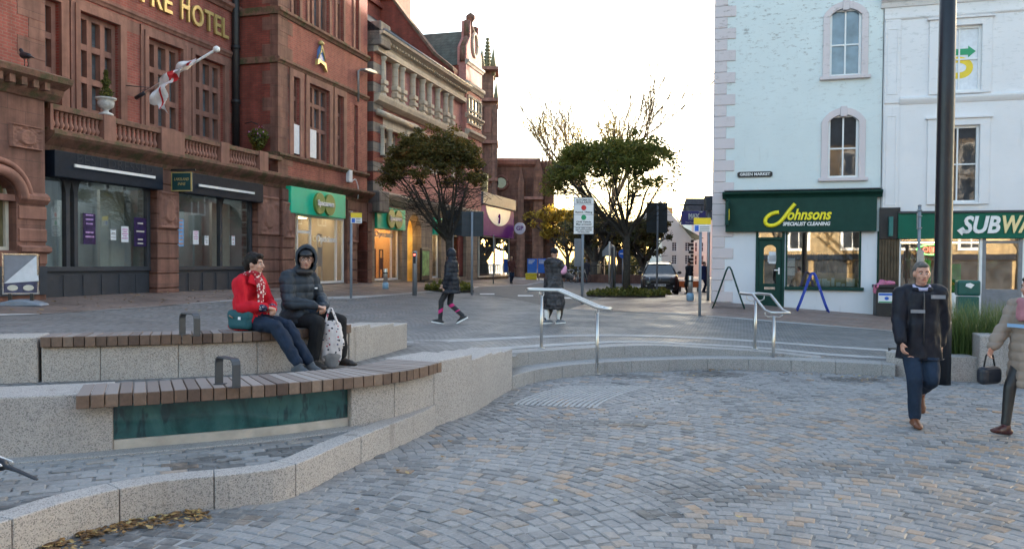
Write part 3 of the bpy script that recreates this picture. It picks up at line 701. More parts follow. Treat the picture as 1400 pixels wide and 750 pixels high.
def armrest(root, p0, p1, z, h):
 """flat steel hoop between two plan points"""
 p0 = Vector((*p0, 0)); p1 = Vector((*p1, 0)); d = (p1-p0); L = d.length; d.normalize(); n = Vector((-d.y, d.x, 0)); w = .035; t = .011
 prof = []
 for (x, y) in ((.0, 0), (.0, h-.05), (.012, h-.02), (.04, h)): prof.append((x, y))
 prof += [(L-x, y) for x, y in reversed(prof)]
 mb = MB(); k = len(prof); inner_ = []
 for i, (x, y) in enumerate(prof):
  cx, cy = L/2, h*.45; q = Vector((cx-x, cy-y));
  inner_.append((x+(t if x < L/2 else -t) if y < h-.001 else x, y if y < h-.03 else y-t))
 inner_ = [(t, 0), (t, h-.055), (t+.010, h-.028), (.045, h-t)]; inner_ += [(L-x, y) for x, y in reversed(inner_)]
 vs = []
 for (x, y), (xi, yi) in zip(prof, inner_):
  for (a, b, s) in ((x, y, -1), (x, y, 1), (xi, yi, 1), (xi, yi, -1)): q = p0+d*a+n*(s*w); vs.append((q.x, q.y, z+b))
 fs = [(0, 1, 2, 3), tuple(4*(k-1)+j for j in (3, 2, 1, 0))]
 for i in range(k-1):
  for j in range(4): j2 = (j+1) % 4; fs.append((4*i+j, 4*i+j2, 4*i+4+j2, 4*i+4+j))
 mb.add(vs, fs)
 for q in (p0+d*.03, p1-d*.03): mb.box(q.x-.045, q.x+.045, q.y-.035, q.y+.035, z, z+.006)
 return mb.build('armrest', M_ANTH, root)
a0 = PZ(299, 524, .69); a1 = PZ(322, 529, .69); armrest(lower_bench, (a0.x, a0.y), (a1.x+.02, a1.y-.03), .69, .24)
a0 = PZ(249, 457, .97); a1 = PZ(271, 458, .97); armrest(upper_bench, (a0.x, a0.y), (a1.x+.03, a1.y-.10), .97, .23)
def handrail(label, p1, h1, p2, h2, z_hi, z_lo, wdir, half=.15):
 """two posts carrying a rounded loop of tube that runs level and then slopes with the steps"""
 p1 = Vector(p1); p2 = Vector(p2); root = thing('handrail', label, 'handrail', (0, 0, 0), group='steel handrails on the steps')
 d = (p2-p1); d.z = 0; L = d.length; d.normalize(); w = Vector((wdir[0], wdir[1], 0)).normalized()
 a = Vector((p1.x, p1.y, z_hi)); b = Vector((p2.x, p2.y, z_lo)); knee = a+d*(L*.33); knee.z = z_hi
 st = a-d*.16; st.z = z_hi+.005; en = b+d*.14; en.z = z_lo-.03
 side = []
 path = [st, a+(knee-a)*.5, knee, knee+(b-knee)*.5, b, en]
 rad = half
 loop = []
 for q in path: loop.append(q+w*rad)
 for k in range(1, 6):
  an = math.pi*k/6; loop.append(en+w*rad*math.cos(an)+d*(rad*.55*math.sin(an)))
 for q in reversed(path): loop.append(q-w*rad)
 for k in range(1, 6):
  an = math.pi*k/6; loop.append(st-w*rad*math.cos(an)-d*(rad*.55*math.sin(an)))
 mb = MB(); mb.tube(loop, .024, 10, closed=True); mb.build('rail', M_STEEL, root)
 for p, zt in ((p1, z_hi-.075), (p2, z_lo-.075)):
  mb = MB(); mb.tube([(p.x, p.y, p.z-.05), (p.x, p.y, zt-.02)], .0255, 12); mb.lathe([(.055, 0), (.055, .012)], (p.x, p.y, p.z)); post = mb.build('post', M_STEEL, root)
  mb = MB()
  for s in (-1, 1):
   mb.tube([Vector((p.x, p.y, zt-.03)), Vector((p.x, p.y, zt-.035))+w*s*half*.6, Vector((p.x, p.y, zt-.01))+w*s*half*.96, Vector((p.x, p.y, zt+.06))+w*s*half], .009, 8)
  mb.build('bracket', M_STEEL, post)
 return root
b1 = P(740, 476, 12.75); b1.z = gz(b1.x, b1.y)+.01; b2 = PZ(816, 511, .0)
t1 = P(740, 396, 12.75).z; t2 = P(816, 419, b2.y).z
handrail('steel handrail nearer the benches, with its loop seen edge on', b1, 0, b2, 0, t1, t2, (.29, .96), .13)
b1 = P(1032, 478, 13.75); b1.z = gz(b1.x, b1.y)+.01; b2 = PZ(1057, 503, .0)
handrail('steel handrail in front of the dry cleaner, its loop open to view', b1, 0, b2, 0, P(1032, 402, 13.75).z, P(1057, 424, b2.y).z, (1, .08), .155)
root = thing('planter', 'low granite planter wall of tall grasses beside the black lamp post', 'planter')
q = [tuple(PZ(1211, 511, 0).xy), tuple(PZ(1300, 519.5, 0).xy), tuple(PZ(1337, 520.5, 0).xy)]
mb = MB(); strip_solid(mb, np.array([q[0], q[1], q[2]]), np.array([(q[0][0]+.25, q[0][1]+.34), (q[1][0]+.05, q[1][1]+.38), (q[2][0]+.05, q[2][1]+.38)]), -.1, .36); mb.build('granite_block', M_GRAN, root, bevel=.012)
q2 = PZ(1338, 522, 0)
mb = MB(); mb.prism_z([(q2.x, q2.y), (q2.x+2.6, q2.y-1.0), (q2.x+2.85, q2.y-.45), (q2.x+.2, q2.y+.55)], -.1, .70); mb.build('granite_end', M_GRAN, root, bevel=.02)
mb = MB(); mb.prism_z([(q[0][0]+.3, q[0][1]+.3), (q[1][0], q[1][1]+.33), (q[2][0]+.3, q[2][1]+.33), (q2.x+2.7, q2.y-.4), (q2.x+3.2, q2.y+1.2), (q[1][0]+.6, q[1][1]+1.6), (q[0][0]+.6, q[0][1]+1.2)], -.1, .30); mb.build('soil', M_SOIL, root)
# ------------------------------------------------------------------ buildings: facades in their own frames (x along the wall, y into it, z up)
TH = R(16.0)
class Facade:
 def __init__(s, o, ang):
  s.o = Vector((o[0], o[1], 0)); s.ang = ang; s.d = Vector((math.cos(ang), math.sin(ang), 0)); s.i = Vector((-math.sin(ang), math.cos(ang), 0))
 def uz(s, px, py, dep=0.):
  d = ray(px, py); o = Vector((0, 0, CAM_Z)); t = ((s.o+s.i*dep-o).dot(s.i))/d.dot(s.i); p = o+d*t
  return (p-s.o).dot(s.d), p.z
 def U(s, px, py=300, dep=0.): return s.uz(px, py, dep)[0]
 def Z(s, px, py, dep=0.): return s.uz(px, py, dep)[1]
 def world(s, u, dep, z): p = s.o+s.d*u+s.i*dep; return Vector((p.x, p.y, z))
 def root(s, name, label, cat, group=None): return thing(name, label, cat, s.o, s.ang, group)
def arch_pts(ua, ub, zs, rise, n=14):
 """points of an arch from (ua, zs) to (ub, zs) rising by rise in the middle"""
 h = (ub-ua)/2; rad = (h*h+rise*rise)/(2*rise); c = zs+rise-rad; a0 = math.asin(min(1, h/rad))
 if rise > h*.999: a0 = math.pi/2
 return [((ua+ub)/2+rad*math.sin(-a0+2*a0*k/n), c+rad*math.cos(-a0+2*a0*k/n)) for k in range(n+1)]
def wall(mb, u0, u1, z0, z1, y, openings=(), reveal=.2):
 """a wall face with openings (ua, ub, za, zb[, rise of an arched head]) and their reveals"""
 us = sorted({u0, u1, *[min(max(v, u0), u1) for o in openings for v in o[:2]]}); zs = sorted({z0, z1, *[min(max(v, z0), z1) for o in openings for v in o[2:4]]})
 for a, b in zip(us[:-1], us[1:]):
  for c, d in zip(zs[:-1], zs[1:]):
   m, q = (a+b)/2, (c+d)/2
   if any(o[0] < m < o[1] and o[2] < q < o[3] for o in openings): continue
   mb.quad((a, y, c), (b, y, c), (b, y, d), (a, y, d))
 for o in openings:
  ua, ub, za, zb = o[:4]; r = y+reveal
  if len(o) > 4 and o[4]:
   pts = arch_pts(ua, ub, zb-o[4], o[4])
   for (xa, ya), (xb, yb) in zip(pts[:-1], pts[1:]):
    mb.quad((xa, y, ya), (xb, y, yb), (xb, y, zb), (xa, y, zb)); mb.quad((xa, y, ya), (xa, r, ya), (xb, r, yb), (xb, y, yb))
   zt = zb-o[4]
  else:
   zt = zb; mb.quad((ua, y, zb), (ua, r, zb), (ub, r, zb), (ub, y, zb))
  mb.quad((ua, y, za), (ua, r, za), (ua, r, zt), (ua, y, zt)); mb.quad((ub, y, za), (ub, y, zt), (ub, r, zt), (ub, r, za)); mb.quad((ua, y, za), (ub, y, za), (ub, r, za), (ua, r, za))
def moulding(mb, u0, u1, prof, y):
 """a projecting string course: prof = [(projection, z), ...] from bottom to top"""
 k = len(prof); vs = []
 for u in (u0, u1):
  vs += [(u, y-p, z) for p, z in prof]+[(u, y+.05, prof[-1][1]), (u, y+.05, prof[0][1])]
 n = k+2; fs = [tuple(range(n)), tuple(range(2*n-1, n-1, -1))]
 for i in range(n): j = (i+1) % n; fs.append((i, i+n, j+n, j))
 mb.add(vs, fs)
def string_course(mb, u0, u1, z, h, proj, y): moulding(mb, u0, u1, [(proj*.3, z-h/2), (proj*.6, z-h*.2), (proj, z), (proj, z+h*.35), (proj*.2, z+h/2)], y)
def win(parent, u0, u1, z0, z1, y, cols, rows, fmat, gmat, bar=.09, dep=.10, outer=None, gd=None, rowh=None, open_mat=None, rise=0., label=None):
 """a window: frame of mullions and transoms with one pane mesh behind"""
 mb = MB(); o = bar if outer is None else outer
 w = (u1-u0); h = z1-z0
 rh = rowh or [1/rows]*rows
 mb.box(u0, u0+o, y, y+dep, z0, z1); mb.box(u1-o, u1, y, y+dep, z0, z1); mb.box(u0+o, u1-o, y, y+dep, z0, z0+o); mb.box(u0+o, u1-o, y, y+dep, z1-o, z1)
 for k in range(1, cols):
  c = u0+w*k/cols; mb.box(c-bar/2, c+bar/2, y+.004, y+dep-.004, z0+o, z1-o)
 acc = 0
 for k in range(rows-1):
  acc += rh[k]; c = z0+h*acc; mb.box(u0+o, u1-o, y+.008, y+dep-.008, c-bar/2, c+bar/2)
 f = mb.build('window', fmat, parent)
 if label: f['label'] = label
 g = MB(); yy = y+dep*.7 if gd is None else y+gd; g.box(u0+.01, u1-.01, yy, yy+.02, z0+.01, z1-.01); g.build('pane', gmat, f)
 return f
# ================================================================== the hotel
hp = P(200, 401, 22); H = Facade(hp, math.pi/2-TH)
hotel = H.root('hotel', 'red brick and sandstone hotel with balustraded balcony, gilt lettering and shopfronts below', 'hotel')
SB = 1.64                                        # the upper wall stands back behind the balcony
U0 = H.U(62, 300); UW = H.U(380, 200); UE = H.U(502, 250); gz0 = .72
z_top = 15.5
# --- upper wall behind the balcony
hz = lambda px, py: H.uz(px, py, SB)
zt1, zb1 = hz(109, 15.5)[1], hz(109, 152)[1]
W3 = []
zlo = H.Z(62, 203)+.0
ops = []
for (xa, xb) in ((62, 80.5), (107.5, 161.5), (201, 247.5), (264.5, 304.5)):
 ua, ub = hz(xa, 80)[0], hz(xb, 80)[0]
 if xa == 62: ua = ub-(hz(161.5, 80)[0]-hz(107.5, 80)[0])
 ops.append((ua, ub, zb1, zt1)); W3.append((ua, ub))
ops2 = [(a, b, zt1+3.9, zt1+6.2) for a, b in W3]
mb = MB(); wall(mb, U0-6, UW+.4, zlo, z_top, SB, ops+ops2, .3); mb.build('brick_wall', M_BRICK, hotel)
for k, (a, b, c, d) in enumerate(ops+ops2): win(hotel, a, b, c, d, SB+.10, 3, 3, M_SAND_TRIM, M_LEAD, .17, .2, .14, gd=.17)
mb = MB()
for a, b, c, d in ops:                      # moulded surrounds
 mb.mark()
 for k, (o, pr) in enumerate(((.30, .05), (.17, .09))):
  y0 = SB-pr
  mb.box(a-o, a-.004*(k+1), y0, SB+.02, c-.05, d+o); mb.box(b+.004*(k+1), b+o, y0, SB+.02, c-.05, d+o); mb.box(a-o, b+o, y0-.004, SB+.02, d+.004*(k+1), d+o)
mb.build_each('window_surround', M_SAND_TRIM, hotel)
mb = MB(); mb.mark(); string_course(mb, U0-6, UW+.1, hz(200, 28)[1], .22, .10, SB); mb.mark(); string_course(mb, U0-6, UW+.1, hz(303, 5)[1], .30, .2, SB)
for (zz) in (hz(207, 88)[1],):
 pass
mb.build_each('string_course', M_SAND_TRIM, hotel)
mb = MB(); zc = zb1+(zt1-zb1)*.36
edges = [U0-1.0]+[v for a, b in W3 for v in (a-.305, b+.305)]+[UW]
for a, b in zip(edges[0::2], edges[1::2]):
 if b > a: mb.mark(); mb.box(a, b, SB-.004, SB+.01, zc-.18, zc+.18); mb.mark(); mb.box(a, b, SB-.004, SB+.01, zt1-.05, zt1+.30)
mb.build_each('stone_band', M_SAND_TRIM, hotel)
uL1, zL = hz(309.5, 44); uL0 = hz(190, 4)[0]
zH = hz(250, 29)[1]; hcap = hz(306.5, 28.5)[1]-hz(306.5, 54.5)[1]
zbase = hz(306.5, 55)[1]
uH0 = hz(245.5, 20)[0]; uHO = uL1-uH0
ss = hcap/.70
t_ = text('lettering', 'OTEL', ss, M_GOLD, hotel, ((hz(259.5, 30)[0]+uL1)/2, SB-.06, zbase+hcap*.52), extrude=.04, bold=.012, fit=uL1-hz(259.5, 30)[0], space=1.1)
t_ = text('lettering', 'H', ss*1.32, M_GOLD, hotel, ((hz(245, 20)[0]+hz(256.2, 20)[0])/2, SB-.06, zbase+hcap*.66), extrude=.04, bold=.01, fit=hz(256.2, 20)[0]-hz(245, 20)[0])
t_ = text('lettering', 'ITRE', ss, M_GOLD, hotel, ((hz(176, 5)[0]+hz(232, 12)[0])/2, SB-.06, zbase+hcap*.52), extrude=.04, bold=.012, fit=hz(232, 12)[0]-hz(176, 5)[0], space=1.1)
# --- forward wing (right of the black downpipe)
fz = lambda px, py: H.uz(px, py, 0)
wops = []
def wpx(xa, xb, yt, yb): a = fz(xa, yt); b = fz(xb, yt); return (a[0], b[0], fz(xa, yb)[1], a[1])
w1 = wpx(400, 408.8, 104.5, 212); w2 = wpx(422, 449.5, 113, 220); w3 = wpx(460, 468.5, 129.5, 220); w4 = wpx(484.5, 489.5, 143, 219)
zwb = w1[2]; w2 = (w2[0], w2[1], zwb, w1[3]); w3 = (w3[0], w3[1], zwb, w1[3]); w4 = (w4[0], w4[1], zwb, w1[3]-.1)
zu0 = fz(422, 36)[1]; zu1 = zu0+3.4
wu = [(w[0], w[1], zu0, zu1) for w in (w1, w2, w3, w4)]
zsp = fz(398, 246)[1]                             # bottom of the upper wall, on the shop cornice
mb = MB(); wall(mb, UW, UE, zsp, z_top, 0, [w1, w2, w3, w4]+wu, .28)
mb.build('brick_wall', M_BRICK, hotel)
mb = MB(); mb.quad((UW, 0, zsp), (UW, SB+.02, zsp), (UW, SB+.02, z_top), (UW, 0, z_top)); mb.build('brick_return', M_BRICK_SHADED, hotel)
for w, c in ((w1, 1), (w2, 3), (w3, 1), (w4, 1)): win(hotel, w[0], w[1], w[2], w[3], .1, c, 3, M_SAND_TRIM, M_LEAD, .15, .16, .06 if c == 1 else .1, gd=.13, rowh=[.42, .32, .26])
for w, c in zip(wu, (1, 3, 1, 1)): win(hotel, w[0], w[1], w[2], w[3], .1, c, 2, M_SAND_TRIM, M_LEAD, .15, .16, .06 if c == 1 else .1, gd=.13)
for (a, b) in ((w1[0]+.05, w1[1]-.02), (w2[0]+.06, w2[0]+(w2[1]-w2[0])*.34)):
 mb = MB(); mb.box(a, b, -.03, .03, zwb+.08, zwb+(w1[3]-zwb)*.40); mb.build('open_casement', M_PAPER, hotel)
mb = MB()
for w in (w1, w2, w3):
 mb.mark(); mb.box(w[0]-.26, w[0]-.004, -.06, .02, zwb, w[3]+.26); mb.box(w[1]+.004, w[1]+.26, -.06, .02, zwb, w[3]+.26); mb.box(w[0]-.255, w[1]+.255, -.064, .02, w[3]+.004, w[3]+.256)
for w in wu: mb.mark(); mb.box(w[0]-.16, w[0]-.004, -.05, .02, zu0, zu1); mb.box(w[1]+.004, w[1]+.16, -.05, .02, zu0, zu1)
mb.build_each('window_surround', M_SAND_TRIM, hotel)
mb = MB(); zq = zsp+.02; k = 0
while zq < z_top-.5:                               # stone quoins on the wing's corner
 a = .95 if k % 2 else .62; mb.box(UW-.012, UW+a, -.014, (.62 if k % 2 else .3), zq, zq+.46); zq += .47; k += 1
mb.build('quoin', M_SAND, hotel)
mb = MB(); z_a = fz(380, 14)[1]; z_b = fz(380, 81)[1]
for z, h, p in ((z_a, .26, .16), (z_b, .22, .12), (zwb-.10, .2, .14)): mb.mark(); string_course(mb, UW-.08, UE, z, h, p, 0); mb.box(UW-.09, UW+.02, .01, SB, z-h/2, z+h/2)
mb.build_each('string_course', M_MOSS, hotel)
u, z = fz(437, 74); mb = MB(); mb.cur = 0
mb.prism([(u-.22, z-.25), (u+.22, z-.25), (u+.17, z+.12), (u, z+.34), (u-.17, z+.12)], -.09, .01)
cr = mb.build('crest', plain('crest_blue', (.10, .22, .50), .4), hotel)
mb = MB(); mb.prism([(u-.36, z-.50), (u-.12, z-.36), (u+.18, z-.42), (u+.40, z-.62), (u+.30, z-.30), (u-.3, z-.26)], -.12, .01); mb.lathe([(.02, 0), (.12, .04), (.13, .1), (.02, .2)], (u, -.06, z+.32), 8); mb.tube([(u-.25, -.1, z-.2), (u-.1, -.12, z+.05), (u, -.1, z+.33)], .03, 6); mb.tube([(u+.25, -.1, z-.2), (u+.1, -.12, z+.05), (u, -.1, z+.33)], .03, 6); mb.build('gilt_mount', M_GOLD, cr)
mb = MB(); mb.add([(U0-8, 0, z_top), (UE, 0, z_top), (UE, 14, z_top), (U0-8, 14, z_top), (U0-8, 7, z_top+5), (UE-3, 7, z_top+5)], [(0, 1, 5, 4), (1, 2, 5), (2, 3, 4, 5), (3, 0, 4)]); mb.build('roof', M_SLATE, hotel)
mb = MB(); mb.quad((UE, 0, gz0), (UE, 14, gz0), (UE, 14, z_top), (UE, 0, z_top)); mb.quad((U0-8, SB, gz0), (U0-8, 14, gz0), (U0-8, 14, z_top), (U0-8, SB, z_top)); mb.quad((U0-8, 14, gz0), (UE, 14, gz0), (UE, 14, z_top), (U0-8, 14, z_top)); mb.build('side_wall', M_BRICK, hotel)
# --- balcony: cornice, floor, balustrade
zr = fz(150, 165)[1]; z_rail = fz(62, 140.5)[1]; z_bot = fz(62, 177)[1]; z_cor = fz(62, 203)[1]
mb = MB(); moulding(mb, U0-.1, UE, [(.04, z_cor-.03), (.10, z_cor+.08), (.16, z_cor+.13), (.34, z_cor+.26), (.40, z_cor+.33), (.40, z_cor+.40), (.12, z_bot-.02)], 0); mb.box(U0-.1, UW, 0, SB, z_cor+.3, z_bot-.03)
mb.build('cornice', M_MOSS, hotel)
bal = MB(); bal.box(U0, UW+.1, -.12, .14, z_rail-.14, z_rail); bal.box(U0, UW+.1, -.10, .12, z_bot-.02, z_bot+.06); bal = bal.build('balustrade', M_MOSS, hotel, bevel=.015)
piers = [(62, 66.5), (136, 152.5), (215, 247), (297, 308.5), (350, 362)]
mb = MB()
for a, b in piers: mb.mark(); ua, ub = fz(a, 180)[0], fz(b, 200)[0]; mb.box(ua, ub, -.15, .17, z_bot-.02, z_rail+.03)
mb.build_each('pier', M_SAND_TRIM, bal, bevel=.012)
gaps = [(67.5, 135, 11), (153.5, 214, 10), (248, 296, 11), (309.5, 349, 11)]
bh = z_rail-.14-(z_bot+.06); first = None
prof = [(.055, 0), (.055, .03), (.035, .05), (.05, .10), (.075, .24), (.07, .33), (.038, .52), (.034, .72), (.05, .80), (.034, .84), (.055, .90), (.055, 1)]
for a, b, n in gaps:
 ua, ub = fz(a, 180)[0], fz(b, 200)[0]
 for k in range(n):
  uu = ua+(ub-ua)*(k+.5)/n
  if first is None: m_ = MB(); m_.lathe([(r*1.1, z*bh) for r, z in prof], n=10); first = m_.build('baluster', M_SAND_TRIM, bal, loc=(uu, .01, z_bot+.06))
  else: c = first.copy(); COL.objects.link(c); c.parent = bal; c.location = (uu, .01, z_bot+.06)
# --- ground floor: stone piers, shopfronts
zf_t, zf_b = fz(62, 203)[1], fz(62, 241)[1]
z_g = .55
def rusticated(mb, ua, ub, y0, y1, z0, z1, h=.42, g=.03):
 z = z0
 while z < z1-.02:
  t = min(z+h, z1); mb.box(ua, ub, y0, y1, z, t-g); mb.box(ua+.02, ub-.02, y0+.03, y1, t-g, t); z = t
mb = MB(); P1 = (fz(213, 330)[0], fz(242.5, 330)[0]); P2 = (fz(351, 330)[0], fz(396, 330)[0]); P3 = (fz(473.5, 340)[0], fz(487, 340)[0]); P4 = (fz(508, 340)[0], UE)
z_cap = fz(228, 255)[1]
for pr in (P1, P2, P3): mb.mark(); rusticated(mb, pr[0], pr[1], -.06, .6, z_g, z_cor-.02)
mb.mark(); rusticated(mb, P4[0], P4[1], -.04, .6, z_g, z_cor-.02)
um = (P2[0]+P2[1])/2; mb.mark(); rusticated(mb, um+.25, P2[1]+.05, -.2, -.05, z_g, z_cor-.02)
mb.build_each('stone_pier', M_SAND, hotel, bevel=.02, seg=1)
def carved(ua, ub, z0, z1, y, seed):
 """stone panel with worn relief carving round a plain shield"""
 m_ = MB(); nx, nz = 22, 34; w = ub-ua; h = z1-z0; m_.smooth = True; vs = []
 for j in range(nz+1):
  for i in range(nx+1):
   p, q = i/nx, j/nz; e = max(abs(p-.5)*2, abs(q-.5)*2); d = 0
   if e < .97:
    n1 = mnoise.noise((p*w*7+seed*9, q*h*7, seed)); n2 = mnoise.noise((p*w*17, q*h*17, seed+4)); d = .035+.07*max(0, n1)+.03*n2
    c = ((p-.5)/.27)**2+((q-.48)/.30)**2
    if c < 1: d = .085+.012*n2
    elif c < 1.25: d = .03
    elif e > .88: d = .075
   vs.append((ua+w*p, y-max(0, d), z0+h*q))
 m_.add(vs, [(j*(nx+1)+i, j*(nx+1)+i+1, (j+1)*(nx+1)+i+1, (j+1)*(nx+1)+i) for j in range(nz) for i in range(nx)])
 return m_.build('carved_panel', M_SAND_TRIM, hotel, fix=False)
carved(P1[0]+.05, P1[1]-.05, fz(228, 313)[1], fz(228, 262)[1], -.06, 1)
carved(P2[0]+.02, um+.2, fz(365, 322)[1], fz(365, 268)[1], -.06, 2); carved(um+.3, P2[1]-.02, fz(385, 326)[1], fz(385, 276)[1], -.2, 3); carved(P3[0], P3[1], fz(480, 332)[1], fz(480, 290)[1], -.06, 4)
z_sill = fz(205, 364)[1]; z_wt = zf_b+.15
def shopfront(label, ua, ub, mull, room_mat, door=None):
 fs = MB(); fs.box(ua, ub, -.26, .1, zf_b, zf_t-.03); f = fs.build('fascia', M_NAVY, hotel, bevel=.015)
 m_ = MB(); y = .22; m_.box(ua, ub, y-.06, y+.1, z_sill-.12, z_sill); m_.box(ua, ub, y, y+.1, z_g-.3, z_sill-.12); m_.box(ua, ub, y-.02, y+.1, z_wt, z_wt+.25)
 n = 6
 for k in range(n): a = ua+(ub-ua)*(k+.12)/n; b = ua+(ub-ua)*(k+.88)/n; m_.box(a, b, y-.02, y+.02, z_g+.12, z_sill-.2)
 for u in mull: m_.box(u-.06, u+.06, y-.05, y+.09, z_sill, z_wt)
 for u in mull:      # curved brackets under the fascia
  for s in (-1, 1):
   pts = [(u, z_wt), (u+s*.42, z_wt), (u+s*.26, z_wt-.05), (u+s*.12, z_wt-.2), (u+s*.05, z_wt-.5), (u, z_wt-.55)]
   if s < 0: pts = pts[::-1]
   m_.prism(pts, y-.045, y+.03)
 j = m_.build('joinery', M_GREYJOIN, hotel, bevel=.006, seg=1)
 g = MB(); g.box(ua, ub, y+.02, y+.03, z_sill, z_wt); g.build('shop_window', M_SHOPGLASS, hotel)
 rm = MB(); d = 3.4
 rm.quad((ua, d, z_g+.1), (ub, d, z_g+.1), (ub, d, z_wt+.3), (ua, d, z_wt+.3)); rm.quad((ua, y+.1, z_g+.2), (ub, y+.1, z_g+.2), (ub, d, z_g+.2), (ua, d, z_g+.2)); rm.quad((ua, y+.12, z_wt+.26), (ub, y+.12, z_wt+.26), (ub, d, z_wt+.26), (ua, d, z_wt+.26)); rm.quad((ua, y+.1, z_g), (ua, d, z_g), (ua, d, z_wt+.3), (ua, y+.1, z_wt+.3)); rm.quad((ub, y+.1, z_g), (ub, d, z_g), (ub, d, z_wt+.3), (ub, y+.1, z_wt+.3))
 w = ub-ua; rm.box(ua+w*.30, ua+w*.36, 1.2, 2.9, z_g+.2, z_wt+.2); rm.box(ua+w*.62, ua+w*.95, 2.0, 2.1, z_g+.2, z_wt-.5)
 rm.build('shop_room', room_mat, hotel)
 m_ = MB(); m_.box(ua+w*.40, ua+w*.56, 3.2, 3.35, z_g+.2, z_wt-.9); m_.box(ua+w*.01, ua+w*.14, .75, .85, z_g+.2, z_wt); m_.build('inner_door', M_ROOM_DK, hotel); m_ = MB(); m_.box(ua+w*.74, ua+w*.98, 1.0, 1.1, z_g+.2, z_wt-.2); m_.build('partition', M_CREAM, hotel)
 m_ = MB(); m_.box(ua+w*.2, ua+w*.8, 1.3, 1.6, z_wt+.2, z_wt+.23); m_.build('ceiling_glow_panel', emit('room_fill_glow', (.92, .97, 1.), 1.2), hotel)  # unseen glowing panel added to brighten the empty shop
 return f, j
S1 = (fz(63.5, 320)[0], P1[0]); S2 = (P1[1], P2[0])
uD = fz(104, 320)[0]
f1_, j1 = shopfront('', S1[0], S1[1], [fz(101, 320)[0], fz(112, 320)[0], S1[1]-.06], M_ROOM_GREY)
f2_, j2 = shopfront('', S2[0], S2[1], [fz(309, 320)[0], S2[0]+.06, S2[1]-.06], M_ROOM_GREY)
for f, xa, ya, xb, yb in ((f1_, 101, 225.5, 211, 242.5), (f2_, 271, 252.5, 347, 264)):
 u_a, z_a_ = H.uz(xa, ya, -.26); u_b, _ = H.uz(xb, yb, -.26); mb = MB(); mb.box(u_a, u_b, -.30, -.262, z_a_-.05, z_a_+.02); mb.build('white_strip', M_WHITE, f)
text('lettering', 'BEST DRESSED', .34, plain('ghost_letter', (.014, .022, .034), .5, spec=.2), f1_, ((H.uz(160, 220, -.26)[0]), -.262, H.uz(160, 226, -.26)[1]), extrude=.003, fit=2.6)
for f, ua, ub, n in ((j1, fz(118, 250)[0], fz(190, 260)[0], 4), (j2, fz(255, 270)[0], fz(300, 275)[0], 3)):
 m_ = MB()
 for k in range(n): u = ua+(ub-ua)*k/(n-1); m_.tube([(u, .5, z_wt+.2), (u, .5, z_wt-.12)], .012, 5); m_.lathe([(.03, 0), (.055, .05), (.05, .14)], (u, .5, z_wt-.25), 8)
 m_.build('spotlight', M_WHITE, f)
pa = (fz(488, 340)[0], fz(507, 340)[0]); zpt = H.Z(497, 302)
mb = MB(); wall(mb, P3[1], P4[0], z_g, z_cor-.02, 0, [(pa[0], pa[1], z_g, zpt, (pa[1]-pa[0])*.5)], .5); mb.build('stone_arch', M_SAND, hotel)
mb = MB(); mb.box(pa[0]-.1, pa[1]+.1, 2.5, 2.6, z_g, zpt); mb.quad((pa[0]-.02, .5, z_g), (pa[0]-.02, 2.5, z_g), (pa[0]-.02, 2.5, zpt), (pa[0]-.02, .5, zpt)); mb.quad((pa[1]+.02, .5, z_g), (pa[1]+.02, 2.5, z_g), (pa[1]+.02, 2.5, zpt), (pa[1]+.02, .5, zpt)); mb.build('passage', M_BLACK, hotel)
zs_t, zs_b = H.Z(399, 254, -.3), H.Z(399, 290.5, -.3)
mb = MB(); mb.box(P2[1], P3[0], .0, .2, zs_b+.1, z_cor-.02); mb.build('stone_lintel', M_SAND, hotel)
def optician(parent, F, xa, xb, y_t, y_b, ybot, y_sill, y_face, door_px, word, labelword, room_w, y_word=None, cut=1.):
 """bright green fascia with the two-disc badge over a lit shop window"""
 ua, zt = F.uz(xa, y_t, y_face); ub = F.uz(xb, y_t+10, y_face)[0]; zb = F.uz(xa, y_b, y_face)[1]
 m_ = MB(); m_.box(ua, ub, y_face, y_face+.22, zb, zt); f = m_.build('fascia', M_GREEN_SPEC, parent, bevel=.012)
 h = zt-zb; uc, zc = (ua+ub)/2+(ub-ua)*.06, (zt+zb)/2-.02*h; r = h*.43
 m_ = MB()
 for s in (-1, 1):
  cx = uc+s*r*.92; pts = [(cx+r*.98*math.cos(a), zc+r*math.sin(a)) for a in np.linspace(0, 2*math.pi, 33)[:-1]]; m_.prism(pts, y_face-.10-.006*s, y_face+.01)
 b = m_.build('badge', M_LIME, f, bevel=.012)
 text('lettering', 'Specsavers', h*.30, M_WHITE, f, (uc, y_face-.125, zc+.02*h), extrude=.012, bold=.010, fit=r*3.0)
 return f, ua, ub, zb
f_op, ua, ub, zb_op = optician(hotel, H, 398, 472.5, 254, 290.5, 388, 385, -.30, None, '', '', 0)
